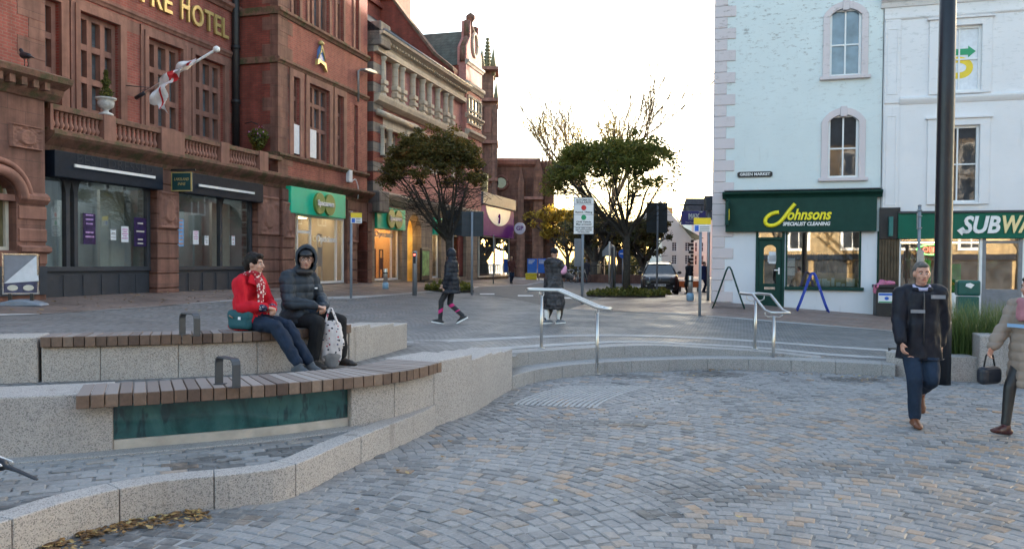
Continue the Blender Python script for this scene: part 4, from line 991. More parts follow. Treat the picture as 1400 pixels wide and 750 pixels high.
def lit_window(parent, ua, ub, z0, z1, y, cols, frame_mat, room, depth=2.6, lamp=1.6, name='shop_window', door=None, seed=0, warm=(1., .72, .42)):
 """glazed front with a furnished, lit room behind"""
 m_ = MB(); bw = .07
 m_.box(ua, ua+bw, y, y+.1, z0, z1); m_.box(ub-bw, ub, y, y+.1, z0, z1); m_.box(ua+bw, ub-bw, y, y+.1, z0, z0+bw*1.3); m_.box(ua+bw, ub-bw, y, y+.1, z1-bw, z1)
 for c in cols: m_.box(c-bw/2, c+bw/2, y+.004, y+.096, z0+bw, z1-bw)
 if door: m_.box(door[0], door[1], y+.008, y+.092, door[2]-.05, door[2]+.05)
 f = m_.build(name, frame_mat, parent)
 m_ = MB(); m_.box(ua+.01, ub-.01, y+.04, y+.05, z0+.02, z1-.02); m_.build('pane', M_SHOPGLASS, f)
 d = y+depth; r = random.Random(seed); m_ = MB()
 m_.quad((ua, d, z0-.1), (ub, d, z0-.1), (ub, d, z1+.1), (ua, d, z1+.1)); m_.quad((ua, y+.12, z0-.02), (ub, y+.12, z0-.02), (ub, d, z0-.02), (ua, d, z0-.02)); m_.quad((ua, y+.12, z1+.1), (ub, y+.12, z1+.1), (ub, d, z1+.1), (ua, d, z1+.1))
 m_.quad((ua, y+.11, z0-.1), (ua, d, z0-.1), (ua, d, z1+.1), (ua, y+.11, z1+.1)); m_.quad((ub, y+.11, z0-.1), (ub, d, z0-.1), (ub, d, z1+.1), (ub, y+.11, z1+.1)); m_.build('shop_room', room, parent)
 w = ub-ua; m_ = MB()
 for k in range(max(2, int(w/.7))):
  a = ua+.1+r.random()*(w-.7); zz = z0; hh = r.uniform(.7, 1.7); dd = r.uniform(y+.9, d-.35); m_.box(a, a+r.uniform(.3, .6), dd, dd+.25, zz, zz+hh)
  for q in range(3): m_.box(a, a+.5, dd-.05, dd, zz+hh*(q+1)/4, zz+hh*(q+1)/4+.03)
 m_.build('shelving', M_TIMBER, parent)
 for nm, mt, q in (('display_panel', M_ROOM_DK, 3), ('display_poster', M_POSTER_BLUE, 2), ('display_counter', M_GREYJOIN, 2)):
  m_ = MB()
  for k in range(q): a = ua+.05+r.random()*(w-.6); zz = z0+(r.uniform(.9, 1.6) if nm == 'display_poster' else 0); m_.box(a, a+r.uniform(.25, .5), d-.25-(q-k)*.1, d-.2-(q-k)*.1, zz, zz+(.6 if nm == 'display_poster' else r.uniform(.8, 2.)))
  m_.build(nm, mt, parent)
 m_ = MB()
 for k in range(3): a = ua+w*(.12+.3*k)+r.uniform(-.1, .1); hh = r.uniform(1.1, 2.1); m_.box(a, a+.05, y+.55, y+.6, z0, z0+hh); m_.box(a+.35, a+.40, y+.55, y+.6, z0, z0+hh); m_.box(a, a+.40, y+.55, y+.6, z0+hh, z0+hh+.06); m_.box(a+.05, a+.35, y+.57, y+.59, z0+hh*.35, z0+hh*.75)
 m_.build('display_frame', M_WHITE if seed % 2 == 0 else M_SIGNBACK, parent)
 m_ = MB(); n = max(1, int(w/1.0))
 for k in range(n):
  for dd in (y+.8, y+1.7): a = ua+w*(k+.5)/n; m_.box(a-.28, a+.28, dd-.12, dd+.12, z1+.02, z1+.05)
 m_.build('ceiling_glow_panel', emit('shop_lamp_%d' % int(lamp*10), warm, lamp*3.2), parent)
 return f
z_ss = H.Z(440, 387.5); uo = (fz(398.5, 340)[0], fz(472, 340)[0])
lit_window(hotel, uo[0], uo[1], z_ss, zb_op+.02, .06, [fz(409, 340)[0], fz(427, 340)[0], fz(462, 340)[0]], M_WHITE, M_ROOM, lamp=.9, door=(fz(409, 340)[0], fz(427, 340)[0], H.Z(418, 317)), seed=4)
text('window_lettering', 'Opticians', .34, M_WHITE, hotel, (fz(447, 327)[0], .03, H.Z(447, 327)), extrude=.008, bold=.01, fit=fz(460, 327)[0]-fz(433, 327)[0])
mb = MB(); mb.box(uo[0], uo[1], -.02, .12, .3, z_ss); mb.build('stallriser', M_GREYJOIN, hotel)
# --- left bay with the arched window
yl = -.35; UB = H.uz(62, 300, yl)[0]
ah = (H.uz(-34, 300, yl)[0], H.uz(22.5, 300, yl)[0]); zat = H.Z(-5, 240, yl); za0 = H.Z(10, 342, yl)
mb = MB(); zcb = H.Z(60, 135, yl); wall(mb, UB-5.5, UB, z_g, zcb, yl, [(ah[0], ah[1], za0, zat, (ah[1]-ah[0])*.48)], .4)
mb.quad((UB, yl, z_g), (UB, .6, z_g), (UB, .6, zcb), (UB, yl, zcb)); mb.build('stone_bay', M_SAND, hotel)
mb = MB(); zi = H.Z(22, 271, yl); moulding(mb, UB-5.5, ah[0]-.02, [(.03, zi-.1), (.12, zi), (.12, zi+.08), (.02, zi+.16)], yl); moulding(mb, ah[1]+.02, UB+.03, [(.03, zi-.1), (.12, zi), (.12, zi+.08), (.02, zi+.16)], yl)
for k in range(3): z = H.Z(60, 300+k*30, yl); moulding(mb, ah[1]+.05, UB+.01, [(.01, z-.02), (.03, z), (.03, z+.25), (.01, z+.28)], yl)
zi2 = H.Z(60, 344, yl); moulding(mb, ah[1]+.02, UB+.06, [(.03, zi2-.05), (.13, zi2), (.13, zi2+.09), (.02, zi2+.14)], yl)
mb.tube([(x, yl-.05, z) for x, z in arch_pts(ah[0]-.14, ah[1]+.14, zat-(ah[1]-ah[0])*.48, (ah[1]-ah[0])*.48+.14, 20)], .13, 6)
mb.tube([(x, yl-.02, z) for x, z in arch_pts(ah[0]-.36, ah[1]+.36, zat-(ah[1]-ah[0])*.48, (ah[1]-ah[0])*.48+.36, 20)], .07, 6)
mb.box(ah[0], ah[1], yl+.02, yl+.2, zi-.06, zi+.08); mb.build('stone_moulding', M_SAND_TRIM, hotel)
win(hotel, ah[0], ah[1], za0, zat, yl+.22, 1, 1, M_CREAM, m_glass('warm_glass', (.10, .085, .045)), .06, .1, .08)
mb = MB(); mb.box(ah[0], UB+.0, yl-.05, yl+.1, za0-1.0, za0-.35); mb.build('dark_plinth', M_ANTH, hotel)
mb = MB(); zc2 = H.Z(60, 140, yl); moulding(mb, UB-5.5, UB+.35, [(.05, zcb-.05), (.18, zcb+.1), (.22, zcb+.22), (.46, zcb+.34), (.50, zcb+.46), (.1, zcb+.60)], yl)
for k in range(9): u = UB-.25-k*.3; mb.box(u-.07, u+.07, yl-.36, yl, zcb+.12, zcb+.3)
mb.box(UB, UB+.34, yl+.0, .9, zcb+.0, zcb+.5); mb.build('bay_cornice', M_MOSS, hotel)
carved(H.uz(12, 180, yl)[0], UB-.08, H.Z(40, 205, yl), H.Z(40, 172, yl), yl, 8)
mb = MB(); zz0 = zcb+.58; wall(mb, UB-5.5, H.uz(62, 60, .3)[0]-.02, zz0, z_top, .3); u_ = H.uz(62, 60, .3)[0]-.02; mb.quad((u_, .3, zz0), (u_, SB+.1, zz0), (u_, SB+.1, z_top), (u_, .3, z_top)); mb.build('brick_wall', M_BRICK, hotel)
mb = MB(); zq = zz0; k = 0
while zq < z_top-.5: a = .75 if k % 2 else .45; mb.box(u_-a, u_+.012, .29, .6, zq, zq+.45); zq += .46; k += 1
mb.build('quoin', M_SAND, hotel)
mb = MB(); u = UW-.30; mb.tube([(u, SB-.14, z_bot), (u, SB-.14, z_top)], .13, 10)
for z in np.arange(z_bot+.6, z_top, 1.9): mb.tube([(u, SB-.14, z), (u, SB-.14, z+.14)], .16, 10)
mb.build('downpipe', M_BLACK, hotel)
# ================================================================== the pink brick and stone building beyond the hotel
pink = H.root('commercial_building', 'pink brick building with banded stone columns, slate roof and curved gable beyond the hotel', 'building')
A0 = fz(511, 200)[0]; A1 = fz(634, 160)[0]; A2 = H.U(656, 160)
yP = .12; zc_t = fz(525, 52)[1]; zc_b = fz(525, 69)[1]; zsil = fz(519, 130.5)[1]; zwt = fz(522, 77)[1]; zl_t = fz(520, 155)[1]; zgc = fz(518, 262)[1]
bays = [(507.5+21.5, 538), (568, 575), (602, 606.5)]
ops = [(fz(a, 100)[0], fz(b, 100)[0], zsil, zwt) for a, b in bays]
zlb = fz(522, 213)[1]; zlt2 = fz(522, 173)[1]
lows = [(fz(a, 190)[0], fz(b, 190)[0], zlb, zlt2) for a, b in ((521, 551), (560, 592), (600, 620))]
mb = MB(); wall(mb, A0, A1, zgc, zc_t, yP, ops+lows, .35); mb.build('brick_wall', M_BRICK_PINK, pink)
for o in ops: win(pink, *o, yP+.25, 1, 2, M_WHITE, M_GLASS, .05, .08, .05)
for o in lows: win(pink, *o, yP+.3, 3, 2, M_BUFF, M_GLASS, .22, .12, .1, rowh=[.68, .32])
cols_px = [523.5, 541, 550, 565, 578, 587.5, 599, 610, 617]
first = None
colh = zwt-zsil; KP = .06
for px in cols_px:
 u = fz(px, 105)[0]; w_ = .17
 if first is None:
  m_ = MB(); m_.lathe([(w_*1.25, 0), (w_*1.25, .1), (w_, .14), (w_*.9, colh*.9), (w_*1.2, colh*.94), (w_*1.3, colh)], n=14)
  for q in (.12, .30): m_.box(-w_*1.3, w_*1.3, -w_*1.3, w_*1.3, colh*q, colh*(q+.11))
  first = m_.build('column', M_BUFF, pink, loc=(u, yP-.08, zsil), bevel=.01, seg=1)
 else: c = first.copy(); COL.objects.link(c); c.parent = pink; c.location = (u, yP-.08, zsil)
for px in (522, 533, 553, 562, 574, 588):
 u = fz(px, 200)[0]; m_ = MB(); hh = zlt2-zlb; m_.lathe([(.18, 0), (.14, .1), (.12, hh*.9), (.19, hh*.95), (.20, hh)], n=12); m_.build('column', M_BUFF, pink, loc=(u, yP-.12, zlb))
mb = MB()
moulding(mb, A0-.1, A1, [(.1, zc_b), (.16, zc_b+.1), (.2, zc_b+.25), (.55, zc_b+.45), (.62, zc_t-.1), (.66, zc_t)], yP)
n = int((A1-A0)/.34)
for k in range(n): u = A0+(k+.5)*.34; mb.box(u-.09, u+.09, yP-.40, yP-.1, zc_b+.26, zc_b+.43)
moulding(mb, A0, A1, [(.05, zsil-.45), (.34, zsil-.3), (.40, zsil-.1), (.40, zsil)], yP)
moulding(mb, A0, A1, [(.03, zwt), (.3, zwt+.05), (.3, zc_b-.02), (.1, zc_b)], yP)
zh = zlt2+.55
for (a, b, c, d) in lows:       # stone surrounds with a hood that swells over the middle window
 mb.box(a-.3, a-.004, yP-.1, yP+.05, c-.1, d); mb.box(b+.004, b+.3, yP-.1, yP+.05, c-.1, d); mb.box(a-.3, b+.3, yP-.104, yP+.05, d+.004, d+.5)
pts = [(lows[0][0]-.4, zh), (lows[0][1], zh), (lows[1][0], zh+.02), ((lows[1][0]*2+lows[1][1])/3, zh-.02), (lows[1][1]+.2, zh-.6)]
mb.tube([(x, yP-.2, z) for x, z in spline(pts, 24)], .14, 6)
mb.tube([(x, yP-.2, zh) for x in np.linspace(A0+.2, lows[1][0], 6)], .15, 6)
moulding(mb, A0-.05, A2, [(.05, zgc-.5), (.28, zgc-.3), (.42, zgc-.12), (.42, zgc)], yP)
mb.build('stone_dressing', M_BUFF, pink)
for nm, mt, ph in (('pier_course', M_GREYSTONE, 0), ('pier_course', M_BRICK_RED, 1)):
 mb = MB(); z = zgc; k = 0
 while z < zc_b-.1:
  if k % 2 == ph: mb.box(A0-.05, A0+.95, yP-.12, yP+.4, z, z+.435)
  z += .44; k += 1
 mb.build(nm, mt, pink, bevel=.012, seg=1)
mb = MB(); mb.mark(); mb.box(A0-.1, A0+.98, yP-.5, yP+.4, zc_b-.05, zc_t+.45); mb.mark(); mb.box(A0-.1, A0+.98, yP-.45, yP+.3, zgc-.95, zgc); mb.build_each('corner_block', M_GREYSTONE, pink, bevel=.06)
gf = .5; zga = H.Z(590, 300); ar = (fz(560, 350)[0], fz(579, 350)[0]); sh1 = (fz(515.5, 350)[0], fz(552.5, 350)[0]); sh2 = (fz(594, 350)[0], fz(606, 350)[0]); sh3 = (fz(620, 350)[0], fz(640, 350)[0])
zshop = fz(516, 314)[1]; zb0 = H.Z(530, 383)
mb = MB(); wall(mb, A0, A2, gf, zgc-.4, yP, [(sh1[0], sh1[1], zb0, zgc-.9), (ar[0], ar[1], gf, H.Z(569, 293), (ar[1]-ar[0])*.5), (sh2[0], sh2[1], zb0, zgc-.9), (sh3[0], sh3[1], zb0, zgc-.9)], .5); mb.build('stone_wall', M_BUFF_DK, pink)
zt_s, zb_s = H.Z(516, 281, yP-.05), H.Z(516, 312, yP-.05)
f, ua, ub, zb_ = optician(pink, H, 516, 554.5, 281, 311.5, 0, 0, yP-.08, None, '', '', 0)
lit_window(pink, sh1[0], sh1[1], zb0, zb_+.05, yP+.2, [fz(544, 350)[0]], M_WHITE, plain('warm_shop_room', (.70, .45, .22), .8, var=.15, scale=1.5), lamp=1.9, seed=11, warm=(1., .66, .32))
text('window_lettering', 'Opticians', .36, plain('grey_letter', (.35, .36, .40), .5), pink, (fz(532, 320)[0], yP+.14, H.Z(532, 320.5)), extrude=.008, bold=.008, fit=2.0)
f, ua, ub, zb_ = optician(pink, H, 594, 612, 297, 320, 0, 0, yP-.08, None, '', '', 0)
lit_window(pink, sh2[0], sh2[1], zb0, zb_+.05, yP+.2, [], M_WHITE, M_ROOM, lamp=3., seed=12)
lit_window(pink, sh3[0], sh3[1], zb0, zb_+.05, yP+.2, [], M_BLACK, M_ROOM_DK, lamp=1., seed=13)
mb = MB(); d = 3.; za = H.Z(569, 293)
mb.quad((ar[0]-.4, d, gf), (ar[1]+.4, d, gf), (ar[1]+.4, d, za), (ar[0]-.4, d, za)); mb.quad((ar[0]-.4, .62, gf), (ar[0]-.4, d, gf), (ar[0]-.4, d, za), (ar[0]-.4, .62, za)); mb.quad((ar[1]+.4, .62, gf), (ar[1]+.4, d, gf), (ar[1]+.4, d, za), (ar[1]+.4, .62, za)); mb.quad((ar[0]-.4, .62, za-.01), (ar[1]+.4, .62, za-.01), (ar[1]+.4, d, za-.01), (ar[0]-.4, d, za-.01)); mb.build('entrance', plain('yellow_lobby', (.62, .45, .17), .7, var=.3, scale=2), pink)
mb = MB(); mb.box(ar[0]+.2, ar[1]-.2, 1.2, 2.2, za-.5, za-.46); mb.build('ceiling_glow_panel', emit('lobby_lamp', (1., .72, .34), 3), pink)
mb = MB(); mb.box(ar[0]+.1, ar[1]-.2, 1.0, 1.06, gf+.3, gf+2.6); mb.build('entrance_door', M_CREAM, pink)
mb = MB(); yr = 6.5; zrd = zc_t+5.2; mb.add([(A0-.1, yP-.5, zc_t+.02), (A1+.3, yP-.5, zc_t+.02), (A1+.3, yr, zrd), (A0-.1, yr, zrd), (A0-.1, 13, zc_t), (A1+.3, 13, zc_t)], [(0, 1, 2, 3), (3, 2, 5, 4), (0, 3, 4), (1, 5, 2)]); mb.build('roof', M_SLATE, pink)
mb = MB(); mb.tube([(A0, yP-.62, zc_t+.06), (A1, yP-.62, zc_t+.06)], .07, 6); mb.build('gutter', M_LEAD_ROOF, pink)
yc = 3.2
cz = lambda px, py: H.uz(px, py, yc)
pw = [(yP-.3, zc_t-.2), (yP-.3, H.Z(612, 95)), (1.0, H.Z(605, 76)+.4), (2.4, H.Z(597, 40)+1.), (3.6, H.Z(590, 33)+2.5), (12, H.Z(590, 33)+2.5), (12, zc_t-.2)]
ug = A1-2.2
def across(mb, pts, u0, u1):
 n = len(pts); vs = [(u0, y, z) for y, z in pts]+[(u1, y, z) for y, z in pts]; fs = [tuple(range(n-1, -1, -1)), tuple(range(n, 2*n))]+[(i, (i+1) % n, (i+1) % n+n, i+n) for i in range(n)]
 mb.add(vs, fs)
mb = MB(); across(mb, pw, ug, ug+.5); mb.build('party_wall', M_BRICK_RED, pink)
mb = MB()
for (ya, za_), (yb, zb2) in zip(pw[1:-2], pw[2:-1]): across(mb, [(ya, za_), (yb, zb2), (yb, zb2+.22), (ya, za_+.22)], ug-.12, ug+.62)
mb.build('coping', M_MOSS, pink)
u1_ = H.uz(510, 60, 4.0)[0]; u2_ = H.uz(563, 60, 4.0)[0]
mb = MB(); mb.box(u2_-3.6, u2_-.2, 4.0, 6.2, zc_t+.5, zc_t+11); mb.build('chimney', M_BRICK_RED, pink)
mb = MB(); mb.box(u2_-5.6, u2_-3.7, 4.3, 6.0, zc_t+.5, zc_t+6.8)
for k in range(4): mb.box(u2_-5.75, u2_-3.55, 4.15, 6.15, zc_t+3.4+k*.9, zc_t+3.65+k*.9)
mb.build('chimney', M_BRICK_RED, pink)
G0, G1 = A1, A2; zg_c = H.Z(640, 119); gm = (G0+G1)/2; zg_s = H.Z(640, 88)
zap = H.Z(641, 45)
prof = [(G0, gf+4), (G1, gf+4), (G1, zg_s), (G1-.05, zg_s+.9), (G1-.7, zg_s+1.6), (gm+.75, zg_s+2.6), (gm+.55, zap-.6), (gm, zap), (gm-.55, zap-.6), (gm-.75, zg_s+2.6), (G0+.7, zg_s+1.6), (G0+.05, zg_s+.9), (G0, zg_s)]
mb = MB(); mb.prism(prof, yP-.25, yP+.3); mb.build('gable', M_BRICK_PINK, pink)
mb = MB()
for (xa, za_), (xb, zb2) in zip(prof[2:], prof[3:]+[prof[2]][:0]): mb.tube([(xa, yP-.02, za_), (xb, yP-.02, zb2)], .16, 6)
mb.lathe([(.25, 0), (.3, .3), (.14, .7), (.12, .9), (.28, 1.1), (.28, 1.3), (.02, 1.5)], (gm, yP, zap-.1), 10); mb.build('coping', M_MOSS, pink)
mb = MB()
for z, h, p in ((zg_c, .5, .22), (zg_s, .3, .2), (H.Z(640, 160), .3, .2), (H.Z(640, 183), .4, .3)): mb.mark(); string_course(mb, G0-.02, G1+.02, z, h, p, yP-.25)
mb.build_each('string_course', M_BUFF, pink)
wg = (G0+.25, G1-.25, H.Z(635, 168), H.Z(635, 128)); mb = MB(); win(pink, *wg, yP-.34, 4, 2, M_BUFF, M_GLASS, .13, .2, .14, gd=.07)
mb = MB(); mb.tube([(gm+.45*math.cos(a), yP-.28, zg_s+1.3+.7*math.sin(a)) for a in np.linspace(0, 2*math.pi, 17)], .10, 6, closed=False); mb.build('oval_window', M_BUFF, pink)
mb = MB(); zr_ = zg_s+2.2; mb.add([(G0-.1, yP+.3, zg_s-.2), (G0-.1, 9, zg_s-.2), (gm, 9, zr_), (gm, yP+.3, zr_), (G1, yP+.3, zg_s-.2), (G1, 9, zg_s-.2)], [(0, 3, 2, 1), (3, 4, 5, 2)]); mb.build('roof', M_SLATE_GREEN, pink)
mb = MB(); mb.box(G0-.02, G1, yP+.2, 9, gf, zg_s-.2); mb.box(A0, A1, 8, 12.8, gf, zc_t); mb.build('rear_wall', M_BRICK_RED, pink)
mb = MB(); mb.tube([(gm-1.5, 4.5, zr_), (gm-1.5, 4.5, zr_+1.0)], .06, 6); mb.tube([(gm-1.9, 4.5, zr_+.6), (gm-1.1, 4.5, zr_+.6)], .05, 6); mb.build('roof_cross', M_LEAD_ROOF, pink)
# ================================================================== low shop with the purple fascia, and the red church behind
shop = H.root('gift_shop', 'low flat-roofed shop with purple and white fascia in front of the red church', 'shop')
B0 = fz(656, 340)[0]; B1 = H.U(700, 340); zt = H.Z(655, 278); zf1 = H.Z(655, 289); zf0 = H.Z(655, 321); zsb = H.Z(660, 379)
mb = MB(); mb.box(B0, B1, .25, 7, .2, zt-.02); mb.build('wall', M_GREYSTONE, shop)
mb = MB(); mb.box(B0-.1, B1+.15, -.25, 7.1, zt, zt+.75); mb.build('roof', M_LEAD_ROOF, shop, bevel=.03)
mb = MB(); mb.box(B0, B1+.1, -.1, .3, zf0, zt-.02); f = mb.build('fascia', M_PURPLE, shop)
uc = (B0+B1)/2; h = zt-zf0; w = B1-B0
pts = [(uc-w*.38, zt-.06)]+[(uc-w*.38*math.cos(a), zt-.06-h*.60*math.sin(a)) for a in np.linspace(.12, math.pi-.12, 17)]+[(uc+w*.38, zt-.06)]
mb = MB(); mb.prism(pts[::-1], -.13, -.09); mb.build('white_panel', M_LILAC, f)
mb = MB(); mb.tube([(uc, -.15, zt-.45), (uc+.1, -.15, zt-.75), (uc-.05, -.15, zt-1.05)], .06, 6); mb.tube([(uc-.2, -.15, zt-.6), (uc+.2, -.15, zt-.7)], .04, 5); mb.build('emblem', M_PURPLE, f)
lit_window(shop, B0+.25, B1-.25, zsb, zf0, .12, [B0+w*.5, B0+w*.78], M_CREAM, M_ROOM_DK, depth=3, lamp=3., seed=21, warm=(1., .75, .55))
mb = MB()
for k in range(26):
 r_ = random.Random(k); u = B0+.5+r_.random()*(w-1.); z = zsb+.1+r_.random()*1.9; mb.box(u, u+r_.uniform(.1, .3), .6+r_.random(), 1.7, z, z+r_.uniform(.1, .35))
mb.build('goods', plain('window_goods', (.30, .16, .22), .6, var=.9, scale=3), shop)
mb = MB()
for uu in (B0+.9, B0+w*.52):
 for s in (-1, 1): mb.tube([(uu, .5, zsb+1.9), (uu+s*.4, .5, zsb)], .03, 5)
 for k in range(4): mb.box(uu-.08-.08*k, uu+.08+.08*k, .47, .53, zsb+1.45-k*.4, zsb+1.49-k*.4)
mb.build('display_ladder', M_CREAM, shop)
sg = H.world(B1+.1, -.55, H.Z(706, 313)); root = thing('projecting_sign', 'round white sign with purple initials sticking out past the purple fascia', 'shop sign', sg, H.ang-math.pi/2)
mb = MB(); mb.prism([(.42*math.cos(a), .42*math.sin(a)) for a in np.linspace(0, 2*math.pi, 29)[:-1]], -.04, .04); mb.build('disc', M_LILAC, root, bevel=.01)
text('lettering', 'GP', .42, M_PURPLE, root, (0, -.05, 0), extrude=.005, bold=.01); mb = MB(); mb.tube([(-.42, 0, 0), (-.8, 0, 0)], .025, 6); mb.build('bracket', M_BLACK, root)
ch = thing('church', 'red sandstone church ruin with spired stair turret behind the purple shop', 'church', (0, 0, 0))
YC = 74.
cpx = lambda px, py, Y=YC: P(px, py, Y)
x0, x1, zt_ = cpx(676, 300).x, cpx(756, 300).x, cpx(700, 220).z
x_l = cpx(712, 300).x
mb = MB(); wall(mb, x0, x1-.2, 0, zt_, YC, [(cpx(686.5, 300).x, cpx(703, 300).x, .3, cpx(695, 280).z, 1.4)], .6); mb.box(x0, x1-.25, YC+.62, YC+9, 0, zt_); mb.build('nave_wall', M_CHURCH, ch)
mb = MB()
z2 = cpx(735, 235).z
for xa, xb, zb_, pr in ((708, 716, 238, .9), (729, 741, 224, 1.1), (744, 757, 222, .5)):
 a, b, z = cpx(xa, 300).x, cpx(xb, 300).x, cpx(xa, zb_).z
 mb.box(a-.1, b+.1, YC-pr-.3, YC+.8, 0, z*.45); mb.box(a, b, YC-pr, YC+.8, z*.45, z-.8); mb.add([(a, YC-pr, z-.8), (b, YC-pr, z-.8), (b, YC+.8, z-.8), (a, YC+.8, z-.8), ((a+b)/2, YC-pr+.2, z+.5), ((a+b)/2, YC+.8, z+.5)], [(0, 1, 4), (1, 2, 5, 4), (2, 3, 5), (3, 0, 4, 5)])
for k in range(4): x = cpx(742+k*4.6, 222).x; z = cpx(742, 226).z; mb.lathe([(.12, 0), (.2, .4), (.08, .8), (.02, 1.6)], (x, YC+.2, z-.3), 6)
mb.build('buttress', M_CHURCH, ch, bevel=.05, seg=1)
mb = MB(); mb.mark(); moulding(mb, x0, x1-1.2, [(.1, zt_-.5), (.3, zt_-.3), (.35, zt_), (.1, zt_+.25)], YC); mb.mark(); string_course(mb, x0, cpx(728, 300).x, cpx(700, 330).z, .4, .2, YC); mb.mark(); moulding(mb, cpx(716, 300).x, cpx(742, 300).x, [(.2, cpx(730, 276).z), (.5, cpx(730, 274).z), (.3, cpx(730, 270).z)], YC-.9)
c = cpx(685, 250); mb.mark(); mb.tube([(c.x+.62*math.cos(a), YC-.05, c.z+.62*math.sin(a)) for a in np.linspace(0, 2*math.pi, 21)], .14, 6); mb.build_each('moulding', M_SAND_TRIM, ch)
mb = MB(); mb.prism([(c.x+.5*math.cos(a), c.z+.5*math.sin(a)) for a in np.linspace(0, 2*math.pi, 21)[:-1]], YC-.03, YC+.1); mb.build('round_window', M_GLASS, ch)
mb = MB(); mb.box(cpx(686.5, 300).x, cpx(703, 300).x, YC+.5, YC+.6, .3, cpx(695, 280).z); mb.build('blind_arch', M_CHURCH, ch)
tu = MB(); ta, tb = cpx(655, 200).x, cpx(679.5, 200).x; tc = (ta+tb)/2; hw = (tb-ta)/2; zt1 = cpx(660, 140).z; zt2 = cpx(660, 98).z; zsp_ = cpx(662, 54).z
tu.box(ta, tb, YC-1.5, YC+1.2, 0, zt1);
for s in (-1, 1): tu.box(tc+s*hw*.78-.25, tc+s*hw*.78+.25, YC-1.8, YC-1.4, 0, zt1-.6)
tu.box(tc-hw*.72, tc+hw*.60, YC-1.1, YC+.9, zt1, zt2)
tu.build('turret', M_CHURCH, ch, bevel=.05, seg=1)
mb = MB(); r0 = hw*.42
mb.lathe([(r0, 0), (r0*.9, .4), (.05, zsp_-zt2)], (tc-hw*.1, YC-.1, zt2), 8)
for k in range(9):
 q = (k+.5)/9; r_ = r0*(1-q)
 for a in range(4): an = a*math.pi/2+.4; mb.lathe([(.02, 0), (.13, .08), (.13, .2), (.02, .3)], (tc-hw*.1+(r_+.05)*math.cos(an), YC-.1+(r_+.05)*math.sin(an), zt2+q*(zsp_-zt2)), 5)
for sx in (-1, 1):
 for sy in (-1, 1):
  mb.lathe([(.2, 0), (.2, .8), (.28, .9), (.05, 2.4)], (tc-hw*.06+sx*hw*.62, YC-.1+sy*.9, zt2-.6), 6); mb.lathe([(.2, 0), (.22, .6), (.04, 2.0)], (tc+sx*hw*.9, YC-.1+sy*1.2, zt1-.4), 6)
mb.build('spire', plain('lichened_stone', (.16, .15, .085), .9, var=.3, scale=3, bump=.5), ch)
mb = MB()
for z in (zt1-.25, zt2-.25, cpx(660, 200).z, cpx(660, 250).z): mb.box(ta-.12, tb+.12, YC-1.95, YC+1.3, z, z+.28)
for z0_, z1_ in ((cpx(660, 185).z, cpx(660, 150).z),): mb.prism(arch_pts(tc-.35, tc+.35, z1_-.5, .5)[::-1]+[(tc-.35, z0_), (tc+.35, z0_)], YC-1.56, YC-1.4)
mb.build('string_course', M_SAND_TRIM, ch)
porch = MB(); pa_, pb_, pc_ = P(647, 285, 66), P(672, 285, 66), P(662, 240, 66)
mb = MB(); mb.prism([(P(661, 285, 66).x, .2), (pb_.x, .2), (pb_.x, pb_.z-.3), (P(663, 242, 66).x, pc_.z-.2)], 66, 66.5); mb.build('porch_gable', M_SAND_TRIM, ch)
mb = MB(); mb.add([(P(647, 282, 66).x-1.5, 64, pa_.z), (P(661, 285, 66).x, 66, pa_.z-.1), (P(664, 241, 66).x, 66, pc_.z), (P(655, 252, 66).x-1.5, 64, pc_.z-.6)], [(0, 1, 2, 3)]); mb.add([(P(662, 290, 65.9).x, 65.8, pa_.z-.6), (P(665, 290, 65.9).x, 65.8, pa_.z-.6), (P(667, 240, 65.9).x, 65.8, pc_.z+.1), (P(661, 240, 65.9).x, 65.8, pc_.z+.2), (P(662, 290, 65.9).x, 66.6, pa_.z-.6), (P(665, 290, 65.9).x, 66.6, pa_.z-.6), (P(667, 240, 65.9).x, 66.6, pc_.z+.1), (P(661, 240, 65.9).x, 66.6, pc_.z+.2)], [(0, 1, 2, 3), (4, 7, 6, 5), (0, 4, 5, 1), (1, 5, 6, 2), (2, 6, 7, 3), (3, 7, 4, 0)]); mb.build('porch_roof', plain('pale_yellow_tile', (.42, .36, .17), .9, var=.25, scale=3), ch)  # porch roof in a mottled pale yellow tone
# ================================================================== right-hand side: pale blue corner shop
jp = P(974, 413, 25.4); J = Facade(jp, -TH)
js = J.root('corner_shop', 'pale blue rendered corner building with pink quoins above the dry cleaner', 'shop building')
ju = lambda px, py, d=0.: J.uz(px, py, d)
JW = ju(1205, 200)[0]; zt = 13.2
wup = []
for (xa, xb, yt, yb) in ((1135, 1178.5, 12, 104), (1132.5, 1174.5, 157, 243)):
 a, b = ju(xa, yt), ju(xb, yt); wup.append((a[0], b[0], ju((xa+xb)/2, yb)[1], ju((xa+xb)/2, yt)[1], .22))
zf_t, zf_b = ju(1000, 268)[1], ju(1000, 317)[1]
do = (ju(1033, 360)[0], ju(1072.5, 360)[0]); wo = (ju(1074, 360)[0], ju(1177, 360)[0]); z_d0 = ju(1050, 419)[1]; z_w0 = ju(1120, 392)[1]; zlin = zf_b+.05
mb = MB(); wall(mb, 0, JW, zf_b-.02, zt, 0, wup, .16); mb.build('wall', M_BLUEWALL, js)
mb = MB(); wall(mb, 0, JW, -.6, zf_b-.02, 0, [(do[0], do[1], z_d0, zlin-.07), (wo[0], wo[1], z_w0, zlin-.07)], .14); mb.build('painted_wall', M_BLUELOW, js)
mb = MB(); mb.quad((0, 0, -.6), (0, 9, -.6), (0, 9, zt), (0, 0, zt)); mb.quad((0, 9, -.6), (JW, 9, -.6), (JW, 9, zt), (0, 9, zt)); mb.build('side_wall', M_BLUEWALL, js)
